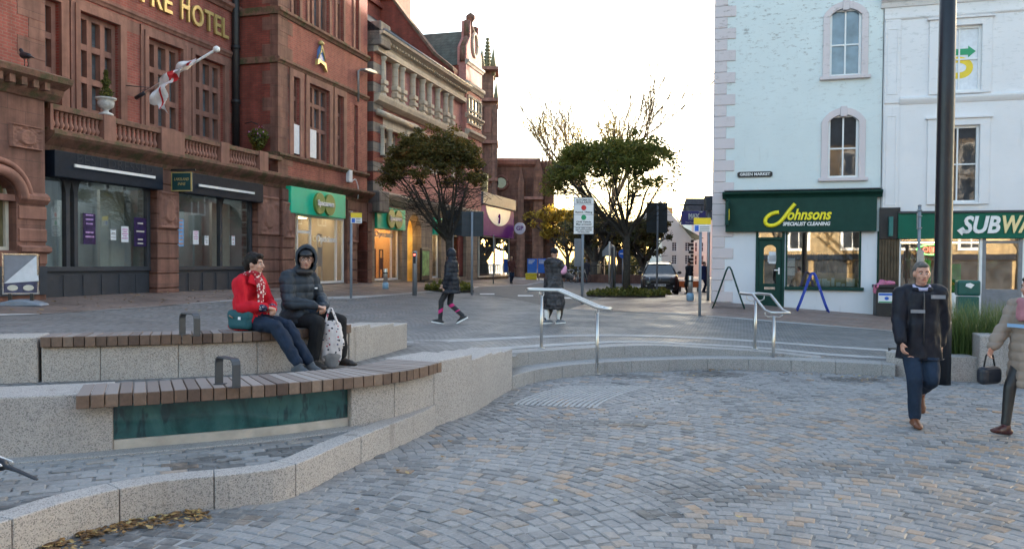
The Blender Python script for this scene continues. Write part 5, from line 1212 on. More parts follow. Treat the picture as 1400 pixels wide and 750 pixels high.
mb = MB(); mb.add([(-.2, -.2, zt), (JW, -.2, zt), (JW, 9, zt), (-.2, 9, zt), (-.2, 4.5, zt+2.6), (JW, 4.5, zt+2.6)], [(0, 1, 5, 4), (2, 3, 4, 5), (0, 4, 3), (1, 2, 5)]); mb.build('roof', M_SLATE, js)
for (a, b, c, d, r_) in wup:     # arched sash windows with broad painted surrounds
 mb = MB(); o = .19; pts_i = arch_pts(a, b, d-r_, r_); pts_o = arch_pts(a-o, b+o, d-r_+.02, r_+o)
 for (p, q), (s, t) in zip(zip(pts_i[:-1], pts_i[1:]), zip(pts_o[:-1], pts_o[1:])):
  mb.add([(p[0], -.06, p[1]), (q[0], -.06, q[1]), (t[0], -.06, t[1]), (s[0], -.06, s[1]), (p[0], .02, p[1]), (q[0], .02, q[1]), (t[0], .02, t[1]), (s[0], .02, s[1])], [(0, 1, 2, 3), (0, 4, 5, 1), (2, 6, 7, 3)])
 mb.box(a-o, a, -.06, .02, c, d-r_+.02); mb.box(b, b+o, -.06, .02, c, d-r_+.02); mb.box((a+b)/2-.09, (a+b)/2+.09, -.10, .0, d-.06, d+o+.06); mb.box(a-o-.08, b+o+.08, -.12, .02, c-.10, c)
 sr = mb.build('window_surround', M_PINKSTONE, js, bevel=.008, seg=1)
 w_ = win(js, a, b, c, d, .05, 2, 2, M_WHITE, m_glass('sky_glass', (.10, .15, .20), .04) if c > 5 else M_GLASS, .045, .07, .07, rowh=[.47, .53])  # upper sash gets a bluish tint that paints in the reflected sky
mb = MB(); z = -.5; k = 0
while z < zt-.4:
 a = .62 if k % 2 else .36; mb.box(-.04, a, -.035, .4, z, z+.335); z += .345; k += 1
mb.build('quoin', M_PINKSTONE, js, bevel=.012, seg=1)
mb = MB(); fa, fb = ju(992, 290, -.2)[0], ju(1199, 290, -.2)[0]; mb.box(fa, fb, -.2, .02, zf_b, zf_t-.06); f = mb.build('fascia', M_GREEN_DK, js, bevel=.008)
mb = MB(); moulding(mb, fa-.1, fb+.14, [(.2, zf_t-.10), (.24, zf_t-.04), (.30, zf_t), (.36, zf_t+.05), (.36, zf_t+.09), (.05, zf_t+.13)], 0); mb.build('cornice', M_GREEN_DK, f)
mb = MB(); mb.box(fa-.05, fb+.12, -.32, .0, zf_t+.135, zf_t+.16); mb.build('flashing', M_LEAD_ROOF, f)
lx = lambda px, py: J.uz(px, py, -.24)
a, b = lx(1075, 300), lx(1135.5, 300); text('lettering', 'ohnsons', .46, M_YELLOW, f, ((a[0]+b[0])/2, -.22, lx(1105, 293.6)[1]), extrude=.02, bold=.012, shear=.32, fit=b[0]-a[0])
jp_ = [(1087, 278.5), (1083, 283), (1078, 289), (1072, 297), (1066, 303.5), (1059, 307.5), (1051, 308), (1046.5, 304.5), (1047, 299), (1051.5, 294), (1058, 291), (1065, 290)]
mb = MB(); pts = spline([(lx(x, y)[0], lx(x, y)[1]) for x, y in jp_], 40); mb.tube([(x, -.215, z) for x, z in pts], .06, 8); mb.build('lettering', M_YELLOW, f)
a, b = lx(1070, 305), lx(1135, 305); text('lettering', 'SPECIALIST CLEANING', .15, M_WHITE, f, ((a[0]+b[0])/2, -.215, lx(1102, 306)[1]), extrude=.01, bold=.006, shear=.2, fit=b[0]-a[0])
mb = MB(); dm = zlin-.30; w_ = do[1]-do[0]
mb.box(do[0], do[0]+.08, -.03, .12, z_d0-.1, zlin-.06); mb.box(do[1]-.08, do[1]+.0, -.03, .12, z_d0-.1, zlin-.06); mb.box(do[0]+.08, do[1]-.08, -.02, .12, dm, dm+.08)
fr_ = mb.build('door_frame', M_GREEN_DK, js, bevel=.006, seg=1)
mb = MB(); a, b = do[0]+.085, do[1]-.085; gl0, gl1, ga, gb = z_d0+.72, dm-.16, a+.16, b-.16
mb.box(a, ga, .03, .09, z_d0, dm-.005); mb.box(gb, b, .03, .09, z_d0, dm-.005); mb.box(ga, gb, .03, .09, z_d0, gl0)
for (xa, za_), (xb, zb_) in zip(arch_pts(ga, gb, gl1-.12, .12)[:-1], arch_pts(ga, gb, gl1-.12, .12)[1:]): mb.add([(xa, .03, za_), (xb, .03, zb_), (xb, .03, dm-.005), (xa, .03, dm-.005)], [(0, 1, 2, 3)])
dr = mb.build('door', M_GREEN_DK, js)
mb = MB(); mb.box(ga, gb, .055, .065, gl0, gl1); mb.box(do[0]+.08, do[1]-.08, .055, .065, dm+.08, zlin-.07); mb.build('pane', M_JGLASS, dr)
mb = MB(); mb.box(b-.10, b-.05, .0, .03, z_d0+1.02, z_d0+1.22); mb.box(b-.22, b-.06, -.03, -.01, z_d0+1.13, z_d0+1.16); mb.build('handle', M_WHITE, dr)
mb = MB(); mb.box((a+b)/2-.16, (a+b)/2+.16, .015, .03, gl0-.18, gl0-.10); mb.build('letter_box', M_CHROME, dr)
mb = MB(); mb.box(ga+.12, ga+.38, .045, .052, gl0+.68, gl0+.88); mb.box(gb-.22, gb-.01, .045, .052, gl0+.63, gl0+1.0); mb.build('notice', M_PAPER, dr)
mb = MB(); a, b = wo; mb.box(a, a+.05, -.03, .12, z_w0, zlin-.06); mb.box(b-.05, b, -.03, .12, z_w0, zlin-.06); mb.box(a-.02, b+.08, -.10, .12, z_w0-.10, z_w0); fw = mb.build('shop_window', M_GREEN_DK, js, bevel=.006, seg=1)
mb = MB(); mb.box(a+.04, b-.04, .05, .06, z_w0, zlin-.065); mb.build('pane', M_JGLASS, fw)
mb = MB(); r_ = random.Random(5)
mb.box(a, b, .14, .8, z_w0-.05, z_w0+.02);
mb.build('display_shelf', M_GREEN_DK, js)
mb = MB()
for k in range(9): u = a+.9+k*.15+r_.uniform(-.03, .03); hh = r_.uniform(.08, .28); mb.box(u, u+r_.uniform(.08, .16), .2, .23, z_w0+.02, z_w0+.02+hh)
mb.box(a+.06, a+.28, .07, .075, z_w0+.62, z_w0+.88); mb.box(a+.06, a+.28, .07, .075, z_w0+.34, z_w0+.58); mb.build('notice', M_PAPER, js)
mb = MB(); mb.box(a+.3, b, 1.4, 1.9, z_d0, z_d0+1.05); mb.build('counter', M_TIMBER, js)
mb = MB()
for k in range(16): u = a+.2+k*.16; mb.box(u, u+.10, 2.3, 2.8, z_d0+.7, z_d0+1.75)
mb.build('hanging_clothes', plain('clothes', (.16, .12, .13), .9, var=.8, scale=2), js)
mb = MB(); x0_, x1_ = do[0]-.3, JW-.3; d = 4.
for q in (((x0_, d, z_d0), (x1_, d, z_d0), (x1_, d, zlin+.2), (x0_, d, zlin+.2)), ((x0_, .13, z_d0), (x1_, .13, z_d0), (x1_, d, z_d0), (x0_, d, z_d0)), ((x0_, .13, zlin+.1), (x1_, .13, zlin+.1), (x1_, d, zlin+.1), (x0_, d, zlin+.1)), ((x0_, .13, z_d0), (x0_, d, z_d0), (x0_, d, zlin+.2), (x0_, .13, zlin+.2)), ((x1_, .13, z_d0), (x1_, d, z_d0), (x1_, d, zlin+.2), (x1_, .13, zlin+.2))): mb.quad(*q)
mb.build('shop_room', M_ROOM_DK, js)
mb = MB(); mb.box(a+1., b-1., 1.5, 1.8, zlin+.05, zlin+.08); mb.build('ceiling_glow_panel', emit('dim_lamp', (1., .8, .55), 3), js)
mb = MB(); u = ju(1199, 350)[0]; mb.box(u, JW+.0, -.04, .02, -.5, zf_b); mb.build('green_post', M_GREEN_DK, js)
c = ju(1032, 238.5); root = thing('street_sign', 'small black street name plate fixed to the pale blue wall', 'street sign', J.world(c[0], -.03, c[1]), J.ang)
wd = ju(1056, 238)[0]-ju(1008, 238)[0]; mb = MB(); mb.prism([(-wd/2, -.05), (-wd/2+.05, -.085), (wd/2-.05, -.085), (wd/2, -.05), (wd/2, .05), (wd/2-.05, .085), (-wd/2+.05, .085), (-wd/2, .05)], -.015, .025); mb.build('plate', M_BLACK, root)
text('lettering', 'GREEN MARKET', .115, M_WHITE, root, (0, -.022, 0), extrude=.004, bold=.003, fit=wd*.86)
c = J.uz(994.5, 292, -.3); root = thing('projecting_sign', 'narrow dark green bracket sign on the corner of the dry cleaner fascia', 'shop sign', J.world(c[0], -.22, c[1]), J.ang)
mb = MB(); mb.box(-.06, .04, -.42, .0, -.36, .36); mb.lathe([(.03, 0), (.05, .05), (.01, .1)], (0, -.2, .36), 8); mb.build('board', M_GREEN_DK, root, bevel=.02); mb = MB(); mb.tube([(.05, -.3, .12), (.05, -.16, -.02), (.05, -.3, -.2)], .02, 5); mb.build('emblem', M_YELLOW, root)
# ================================================================== white building with the sandwich shop
ws = J.root('sandwich_shop', 'white rendered building with pilasters above a green sandwich shop fascia', 'shop building')
D0 = JW+.02; D1 = 17.; zev = ju(1215, 6)[1]; y0 = -.04
gzr = -.5
pil = (ju(1209, 100)[0], ju(1230, 100)[0])
wins = []
for (xa, xb, yt, yb) in ((1283.5, 1342, 36, 126), (1281, 1339, 172, 277)):
 a, b = ju(xa, yt), ju(xb, yt); wins.append((a[0], b[0], ju((xa+xb)/2, yb)[1], ju((xa+xb)/2, yt)[1]))
more = [(a+3.4, b+3.4, c, d) for a, b, c, d in wins]
zf_t2, zf_b2 = ju(1300, 291.5)[1], ju(1300, 326)[1]
mb = MB(); wall(mb, D0, D1, zf_t2-.05, zev, y0, wins+more, .18); mb.build('wall', M_WHITEWALL, ws)
mb = MB(); mb.box(D0, D1, y0+.4, 9, zf_b2+.3, zev); mb.box(D0, D1, 4.7, 9, -.6, zf_b2+.3); mb.build('rear_wall', M_WHITEWALL, ws)
mb = MB(); mb.add([(D0, -.3, zev+.25), (D1, -.3, zev+.25), (D1, 9, zev+.25), (D0, 9, zev+.25), (D0, 4.5, zev+1.3), (D1, 4.5, zev+1.3)], [(0, 1, 5, 4), (2, 3, 4, 5), (0, 4, 3), (1, 2, 5)]); mb.build('roof', M_SLATE, ws)
mb = MB(); moulding(mb, D0-.1, D1, [(.04, zev-.12), (.10, zev), (.24, zev+.08), (.34, zev+.16), (.34, zev+.26)], y0); zsc = ju(1300, 136)[1]; moulding(mb, pil[1], D1, [(.02, zsc-.1), (.07, zsc-.03), (.10, zsc+.03), (.10, zsc+.08), (.02, zsc+.12)], y0); moulding(mb, D0, D1, [(.02, zev-.50), (.05, zev-.46), (.05, zev-.40)], y0)
mb.build('cornice', M_WHITEWALL, ws)
mb = MB()
for za_, zb_ in ((zf_t2, zsc-.16), (zsc-.05, zev-.5)):
 mb.box(pil[0], pil[1], y0-.05, y0+.02, za_, zb_); w_ = pil[1]-pil[0]
 for q in ((pil[0]+.06, pil[0]+.10), (pil[1]-.10, pil[1]-.06)): mb.box(q[0], q[1], y0-.065, y0-.04, za_+.25, zb_-.25)
 mb.box(pil[0]+.1, pil[1]-.1, y0-.064, y0-.04, zb_-.29, zb_-.25); mb.box(pil[0]+.1, pil[1]-.1, y0-.064, y0-.04, za_+.25, za_+.29)
mb.build('pilaster', M_WHITEWALL, ws, bevel=.006, seg=1)
for (a, b, c, d) in wins+more:
 mb = MB(); o = .26; mb.box(a-o, a-.002, y0-.06, y0+.02, c-.05, d+.1); mb.box(b+.002, b+o, y0-.06, y0+.02, c-.05, d+.1); mb.box(a-o, b+o, y0-.064, y0+.02, d+.004, d+.2); mb.box(a-o-.06, b+o+.06, y0-.12, y0+.02, d+.2, d+.26); mb.box(a-.05, b+.05, y0-.08, y0+.02, c-.06, c-.004); mb.build('window_surround', M_WHITEWALL, ws, bevel=.006, seg=1)
 win(ws, a, b, c, d, y0+.06, 2, 2, M_WHITE, M_PAPER if (c > 5 and (a, b, c, d) in wins) else M_GLASS, .04, .07, .07)
a, b, c, d = wins[0]; um = (a+b)/2+.02; zc = c+(d-c)*.60
mb = MB(); mb.prism([(um-.3, zc-.06), (um+.22, zc-.06), (um+.22, zc-.14), (um+.42, zc+.03), (um+.22, zc+.20), (um+.22, zc+.12), (um-.3, zc+.12)], y0+.10, y0+.11); mb.build('window_arrow', M_SIGGREEN, ws)
pts = [(um-.3, zc-.22), (um-.05, zc-.19), (um+.14, zc-.24), (um+.26, zc-.36), (um+.24, zc-.54), (um+.10, zc-.64), (um-.12, zc-.66)]
mb = MB(); q = spline(pts, 20); strip = offset2(q, .09), offset2(q, -.09)
for i in range(len(q)-1): mb.add([(strip[0][i][0], y0+.105, strip[0][i][1]), (strip[0][i+1][0], y0+.105, strip[0][i+1][1]), (strip[1][i+1][0], y0+.105, strip[1][i+1][1]), (strip[1][i][0], y0+.105, strip[1][i][1])], [(0, 1, 2, 3)])
mb.build('window_letter', M_SIGYEL, ws)
mb = MB(); fa, fb = ju(1228, 300, -.15)[0], D1; mb.box(fa, fb, -.17, y0+.02, zf_b2, zf_t2); f = mb.build('fascia', M_GREEN_SUB, ws, bevel=.008)
mb = MB(); mb.box(fa, fb, -.22, y0, zf_t2, zf_t2+.06); mb.build('flashing', M_ANTH, f)
sx = lambda px, py: J.uz(px, py, -.2)
a, b = sx(1314, 309), sx(1366.5, 309); hh = ju(1330, 297)[1]-ju(1330, 319)[1]
text('lettering', 'SUB', hh/.70, M_WHITE, f, ((a[0]+b[0])/2, -.19, (sx(1340, 308.3)[1])), extrude=.02, bold=.022, shear=.22, fit=b[0]-a[0])
wdt = (b[0]-a[0])
text('lettering', 'WAY', hh/.70, M_CREAMLET, f, (b[0]+wdt*.56, -.19, sx(1400, 307.5)[1]), extrude=.02, bold=.022, shear=.22, fit=wdt*1.12)
ax, az = sx(1313, 316); mb = MB(); mb.prism([(ax-.09, az+.02), (ax+.05, az-.13), (ax+.06, az-.06), (ax+.22, az-.06), (ax+.22, az+.04), (ax+.06, az+.04), (ax+.05, az+.12)], -.21, -.18); mb.build('lettering', M_WHITE, f)
zs0 = ju(1300, 400)[1]; wA = (ju(1229.5, 360)[0], ju(1338, 360)[0]); wD = (ju(1342, 360)[0], ju(1397, 360)[0])
mb = MB(); mb.box(D0, wA[0]-.35, y0, .3, -.6, .0) if False else None
mb.box(wA[0]-.02, D1, y0, y0+.2, -.6, zs0); mb.box(wD[1], D1, y0-.01, y0+.3, zs0, zf_b2+.02); mb.box(wA[1], wD[0], y0-.02, y0+.12, zs0, zf_b2+.02); mb.box(wA[0]-.03, wA[0]+.03, y0-.02, y0+.12, zs0, zf_b2+.02)
um_ = ju(1290, 360)[0]; mb.box(um_-.03, um_+.03, y0-.01, y0+.11, zs0, zf_b2)
mb.build('shopfront', M_WHITE, ws, bevel=.006, seg=1)
mb = MB(); mb.box(wA[0], wA[1], y0+.04, y0+.05, zs0, zf_b2); mb.build('pane', M_SHOPGLASS if False else M_JGLASS, ws)
mb = MB(); a, b = wD; zdt = ju(1370, 332.5)[1]; o = .10; zd0 = -.35
mb.box(a, a+o, y0-.012, y0+.1, zd0, zf_b2); mb.box(b-o, b, y0-.012, y0+.1, zd0, zf_b2); mb.box(a+o, b-o, y0-.01, y0+.1, zdt, zdt+.07); mb.box(a+o, b-o, y0-.01, y0+.1, zs0+.02, zs0+.12); mb.box(a+o, b-o, y0-.009, y0+.1, zd0, zs0+.02); dr = mb.build('door', M_LEAD_ROOF, ws, bevel=.005, seg=1)
mb = MB(); mb.box(a+o, b-o, y0+.04, y0+.05, zs0+.1, zf_b2); mb.build('pane', M_JGLASS, dr)
mb = MB(); d = 4.5
for q in (((wA[0], d, -.4), (D1, d, -.4), (D1, d, zf_b2), (wA[0], d, zf_b2)), ((wA[0], .2, -.4), (D1, .2, -.4), (D1, d, -.4), (wA[0], d, -.4)), ((wA[0], .2, zf_b2), (D1, .2, zf_b2), (D1, d, zf_b2), (wA[0], d, zf_b2)), ((wA[0], .2, -.4), (wA[0], d, -.4), (wA[0], d, zf_b2), (wA[0], .2, zf_b2))): mb.quad(*q)
mb.build('shop_room', plain('brown_shop_room', (.22, .13, .08), .8, var=.3, scale=1.5), ws)
mb = MB(); mb.box(wA[0]+.1, wA[0]+1.0, .45, .47, zs0, zs0+1.05); mb.build('poster', plain('brown_poster', (.16, .05, .03), .5, var=.5, scale=4), ws)
mb = MB(); mb.add([(wA[0]+.55, .42, zs0), (wA[0]+.95, .42, zs0), (wA[0]+.95, .42, zs0+.95), (wA[0]+.78, .42, zs0+1.0)], [(0, 1, 2, 3)]); mb.box(um_+.1, wA[1]-.35, .45, .47, zs0, zs0+.85); mb.build('poster', plain('green_poster', (.07, .38, .04), .5, var=.4, scale=4), ws)
mb = MB();
for k in range(6): u = um_+.2+k*.12; mb.lathe([(.05, 0), (.09, .05), (.02, .1)], (u, .40, zs0+.22), 8)
mb.build('poster_picture', M_SIGYEL, ws)
uo_, zo = ju(1277, 341); mb = MB(); mb.tube([(uo_+.42*math.cos(a), .22, zo+.15*math.sin(a)) for a in np.linspace(0, 2*math.pi, 33)], .016, 6); mb.build('neon_ring', emit('green_neon', (.15, 1., .12), 2.5), ws)
text('neon_lettering', 'OPEN', .22, emit('red_neon', (1., .10, .06), 2.5), ws, (uo_, .22, zo), extrude=.008, fit=.5)
text('window_lettering', 'EAT FRESH', .10, M_CREAM, ws, (ju(1262, 355)[0], .06, ju(1262, 354.5)[1]), extrude=.003, fit=.95)
mb = MB(); mb.box(wA[0]+.3, wD[1], 1.2, 1.6, zf_b2-.10, zf_b2-.06); mb.build('ceiling_glow_panel', emit('shop_lamp_sub', (1., .75, .45), 4), ws)
mb = MB(); a, b = ju(1201, 350)[0], ju(1229, 350)[0]; zz = ju(1210, 284)[1]
st = J.root('side_gate', 'dark weathered timber gate in the slot between the two shops', 'gate')
n = 7
for k in range(n): mb.box(a+(b-a)*k/n+.006, a+(b-a)*(k+1)/n-.006, -.08, -.03, -.4, ju(1210, 327)[1])
mb.build('board', plain('old_boards', (.085, .06, .035), .8, var=.4, scale=4, bump=.6), st); mb = MB(); mb.box(a, b, -.10, -.03, ju(1210, 327)[1]+.01, zz); mb.box(a+.02, b-.02, -.115, -.08, .75, .80); mb.build('lintel', M_BLACK, st)
mb = MB(); mb.box((a+b)/2-.05, (a+b)/2+.06, -.3, -.12, ju(1210, 323)[1], ju(1210, 297)[1]); mb.build('side_lamp', plain('teal_box', (.02, .16, .15), .4), st)
# ================================================================== what stands behind and around
row = thing('shade_terrace', 'tall brick terrace running up the street behind the pale blue corner building', 'terrace', J.o, H.ang)  # hidden row added as a sun block, sized to keep the street in shade
mb = MB(); mb.box(9.2, 67, -13, -.6, -.5, 17); mb.build('wall', M_BRICK_RED, row)
mb = MB(); mb.add([(9.2, -.4, 17), (67, -.4, 17), (67, -13.2, 17), (9.2, -13.2, 17), (9.2, -6.8, 21.5), (67, -6.8, 21.5)], [(0, 1, 5, 4), (2, 3, 4, 5), (0, 4, 3), (1, 2, 5)]); mb.build('roof', M_SLATE, row)
for k in range(13):
 for z in (4.5, 8.2, 11.9): u = 11+k*3.6; win(row, u, u+1.3, z, z+2.1, -.6+.02, 2, 2, M_WHITE, M_GLASS, .06, -.1, .08)
def added_dark_band():  # unseen dark frontage added so the mirrored lower half turns dark
 m_ = MB(); x = hx0+.6
 while x < hx1-3: w = random.Random(int(x*7)).uniform(2., 4.2); m_.box(x, x+w, hy, hy+.09, -.3, 2.1); x += w+.5
 m_.build('shop_window', M_GLASS, hall)
 m_ = MB(); m_.box(hx0, hx1, hy, hy+.4, 2.15, 2.6); m_.build('dark_band_fascia', M_NAVY, hall)
hall = thing('stone_hall', 'buff stone building with sash windows, seen mirrored in the shop glass', 'building', (0, 0, 0))
mb = MB(); hx0, hx1, hy = -16, 44, -19.5; mb.box(hx0, hx1, hy-10, hy, -.5, 11.5); mb.build('wall', M_HALL, hall)
mb = MB(); mb.add([(hx0-.4, hy+.4, 11.5), (hx1+.4, hy+.4, 11.5), (hx1+.4, hy-10.4, 11.5), (hx0-.4, hy-10.4, 11.5), (hx0, hy-5, 15), (hx1, hy-5, 15)], [(0, 1, 5, 4), (2, 3, 4, 5), (0, 4, 3), (1, 2, 5)]); mb.build('roof', M_SLATE, hall)
k = 0
for x in np.arange(hx0+2, hx1-2, 4.2):
 for z in (3.1, 6.5, 9.):
  m_ = MB(); m_.box(x-.2, x+1.6, hy, hy+.12, z-.2, z+2.0); m_.build('window', M_WHITE, hall); g = MB(); g.box(x, x+.66, hy+.1, hy+.14, z, z+1.85); g.box(x+.74, x+1.4, hy+.1, hy+.14, z, z+1.85); g.build('pane', M_GLASS, hall)
added_dark_band()
fh = thing('white_house', 'sunlit white house with dark quoins at the far end of the street', 'house', (0, 0, 0)); YF = 92.
q = lambda px, py, Y=YF: P(px, py, Y)
xa, xb = q(905, 340).x, q(948, 340).x; ze = q(920, 326).z
ops = [(q(a, 340).x, q(b, 340).x, q(920, y1).z, q(920, y0).z) for a, b in ((918.5, 925.5), (936.5, 943.5)) for y0, y1 in ((331, 343), (348.5, 361))]
mb = MB(); wall(mb, xa, xb, -.5, ze, YF, ops, .2); mb.quad((xb, YF, -.5), (xb, YF+9, -.5), (xb, YF+9, ze), (xb, YF, ze)); mb.box(xa, xb-.1, YF+.25, YF+9, -.5, ze); mb.build('wall', M_FARWHITE, fh)
for o in ops: win(fh, *o, YF+.08, 2, 4, M_WHITE, M_GLASS, .05, .08, .06)
mb = MB(); z = 0
k = 0
while z < ze-.3: mb.box(xb-(.55 if k % 2 else .3), xb+.03, YF-.03, YF+.3, z, z+.3); z += .42; k += 1
mb.build('quoin', M_BLACK, fh)
mb = MB(); zg = q(925, 292).z; mb.prism([(xa-6, ze), (xb-.2, ze), ((xa+xb)/2-2, zg+1.5)], YF+.02, YF+.3); mb.build('gable', M_FARWHITE, fh)
mb = MB(); zr = zg+1.2; mb.add([(q(928, 305).x, YF-.3, q(928, 307).z), (q(958, 326).x, YF-1.5, ze), (q(958, 326).x+1, YF+8, ze), (q(935, 300).x, YF+8, zr)], [(0, 1, 2, 3)]); mb.build('roof', M_SLATE_GREEN, fh)
mb = MB(); mb.box(q(919, 290).x, q(927, 290).x, YF+3, YF+4.2, ze, q(922, 281).z); mb.build('chimney', M_TIMBER, fh)
h2 = thing('white_cottage', 'white cottage with small dark windows beyond the far white house', 'house', (0, 0, 0)); Y2 = 101.
ops = [(P(a, 340, Y2).x, P(b, 340, Y2).x, P(950, y1, Y2).z, P(950, y0, Y2).z) for a, b in ((950, 953.5), (958, 962)) for y0, y1 in ((331, 344), (349, 362))]
mb = MB(); xa2, xb2 = P(946, 340, Y2).x, P(985, 340, Y2).x; wall(mb, xa2, xb2, -.5, P(950, 300, Y2).z, Y2, ops, .2); mb.box(xa2, xb2, Y2+.3, Y2+8, -.5, P(950, 300, Y2).z); mb.build('wall', M_FARWHITE, h2)
for o in ops: win(h2, *o, Y2+.08, 1, 2, M_WHITE, M_GLASS, .05, .08, .06)
mb = MB(); z5 = P(950, 300, Y2).z; mb.add([(xa2, Y2-.3, z5), (xb2, Y2-.3, z5), (xb2, Y2+4, z5+3), (xa2, Y2+4, z5+3), (xa2, Y2+8, z5), (xb2, Y2+8, z5)], [(0, 1, 2, 3), (3, 2, 5, 4), (0, 3, 4), (1, 5, 2)]); mb.build('roof', M_SLATE, h2)
# ================================================================== street furniture
def at_g(px, py): p = PG(px, py); return p
def pole_top(p, px, py): return P(px, py, p.y).z-p.z
p = PZ(1286, 524.5, 0); root = thing('lamp_post', 'tall black fluted lamp post rising out of the picture beside the planter', 'lamp post', p)
mb = MB(); mb.lathe([(.125, 0), (.125, 1.2), (.118, 1.24), (.116, 4.0), (.100, 9.0)], n=12); mb.build('shaft', M_BLACKPOLE, root)
mb = MB(); mb.lathe([(.137, 0), (.137, .9), (.129, .93)], n=8); mb.build('sleeve', M_BLACKPOLE, root)
mb = MB(); mb.tube([(0, 0, 8.9), (0, 0, 9.3), (-.3, -.2, 9.5), (-1.1, -.6, 9.6)], .05, 8); mb.box(-1.6, -1.0, -.8, -.4, 9.55, 9.68); mb.build('lamp_head', M_BLACKPOLE, root)
def post(label, px, py, ytop, r=.04, mat=None, name='sign_post', group=None, cat='sign post', tilt=0.):
 p = at_g(px, py); h = pole_top(p, px, ytop); root = thing(name, label, cat, p, 0, group)
 mb = MB(); mb.tube([(0, 0, -.1), (tilt, 0, h)], r, 10); mb.lathe([(r*.9, h), (r*1.15, h), (r*1.15, h+.03), (r*.5, h+.05)], (tilt, 0, 0), 10); mb.build('pole', mat or M_GREYPOLE, root); return root, p, h
def parking_plate(root, h, side=-1, w=.34, hh=.30, face=0.):
 e = MB(); e.box(0, w, -.06, -.045, h-.52, h-.52+hh*.55); a = e.build('plate', M_WHITE, root)
 e = MB(); e.box(0, w, -.062, -.045, h-.52+hh*.57, h-.52+hh*1.05); e.build('yellow_plate', M_SIGYEL, root)
 e = MB(); e.box(.03, .13, -.068, -.06, h-.50, h-.50+hh*.42); e.build('blue_symbol', M_BLUE, a)
 e = MB()
 for k in range(3): e.box(.16, w-.04, -.066, -.061, h-.49+k*.05, h-.475+k*.05)
 e.build('text_lines', M_SIGNBACK, a)
 mb = MB();
 for q in (.40, .18): mb.lathe([(.05, 0), (.05, .03)], (0, 0, h-q), 10)
 mb.build('clamp', M_ZINC, root)
r_, p, h = post('grey post with a yellow and white parking plate in front of the green optician', 480, 408, 298); parking_plate(r_, h+.36)
r_, p, h = post('grey post with a yellow and blue disabled bay plate beside the pink quoins', 956.5, 432, 315); parking_plate(r_, h+.66, w=.46, hh=.36)
for o in list(r_.children):
 if 'plate' in o.name: o.location = (-.2, 0, -.18)
r_, p, h = post('bare grey post with empty sign clips in front of the sandwich shop', 1254.5, 436, 282, .045)
mb = MB()
for q in (.12, .28, .62): mb.tube([(-.09, -.05, h-q), (.05, -.05, h-q)], .018, 6)
mb.box(-.10, -.085, -.07, -.03, h-.66, h-.2); mb.build('sign_clip', M_ZINC, r_)
mb = MB(); mb.box(-.10, .10, -.10, -.07, h-2.1, h-1.25); mb.build('back_of_sign', M_ZINC, r_)
def signback(label, px, pyb, x0, x1, y0, y1, group=None):
 p = at_g(px, pyb); root = thing('road_sign', label, 'road sign', p, 0, group)
 a, b = P(x0, y1, p.y), P(x1, y0, p.y); mb = MB(); h = b.z-p.z; mb.tube([(0, 0, -.1), (0, 0, h-.02)], .045, 10); mb.build('pole', M_GREYPOLE, root)
 mb = MB(); mb.box(a.x-p.x, b.x-p.x, .055, .075, a.z-p.z, h); q = mb.build('sign_panel', M_SIGNBACK, root, bevel=.01)
 mb = MB(); H_ = h-(a.z-p.z)
 for k in (.2, .5, .8): mb.box(a.x-p.x+.02, b.x-p.x-.02, .03, .054, a.z-p.z+H_*k-.02, a.z-p.z+H_*k+.02)
 mb.build('rail', M_SIGNBACK, q); return root
signback('dark back of a road sign before the purple shop, on the nearer pole', 645, 403, 631, 661, 289, 323, 'backs of road signs')
signback('dark back of a road sign half hidden by the left tree', 618.5, 398, 604, 632, 287, 322, 'backs of road signs')
signback('large dark back of a road sign standing in front of the parked car', 898, 403, 884, 913, 277, 318, 'backs of road signs')
post('thin grey pole in front of the purple shop window', 674.5, 388, 322, .03)
p = at_g(796, 416); root = thing('road_sign', 'white sign about automatic bollards with a red and a green disc', 'road sign', p)
a, b = P(784.5, 319.5, p.y), P(811.5, 270.5, p.y); h = b.z-p.z; mb = MB(); mb.tube([(0, .05, -.1), (0, .05, h)], .05, 10); mb.build('pole', M_GREYPOLE, root)
x0, x1, z0 = a.x-p.x, b.x-p.x, a.z-p.z; H_ = h-z0; xm = (x0+x1)/2; wd = x1-x0
mb = MB()
for q0, q1 in ((0, .195), (.205, .53), (.54, .815), (.825, 1.)): mb.box(x0, x1, -.02, 0, z0+H_*q0, z0+H_*q1)
pn = mb.build('sign_panel', M_WHITE, root)
mb = MB(); mb.box(x0-.02, x1+.02, -.008, .01, z0-.02, h+.02); mb.build('backing', M_SIGNBACK, root)
for q, mt in ((.725, M_RED), (.455, M_SIGGREEN)): mb = MB(); mb.prism([(xm+.085*math.cos(t), z0+H_*q+.085*math.sin(t)) for t in np.linspace(0, 2*math.pi, 25)[:-1]], -.026, -.019); mb.build('signal_disc', mt, pn)
for s, q, sz, fw in (('AUTOMATIC', .938, .085, .80), ('BOLLARDS', .872, .085, .74), ('Raised / Rising', .60, .08, .86), ('ONE Vehicle', .33, .075, .75), ('May proceed', .265, .075, .78), ('STOP HERE WHEN', .155, .05, .82), ('RED LIGHT SHOWS', .10, .05, .82), ('ON BOLLARD', .045, .05, .62)):
 text('lettering', s, sz, M_BLACK, pn, (xm, -.023, z0+H_*q), extrude=.002, bold=.002, fit=wd*fw)
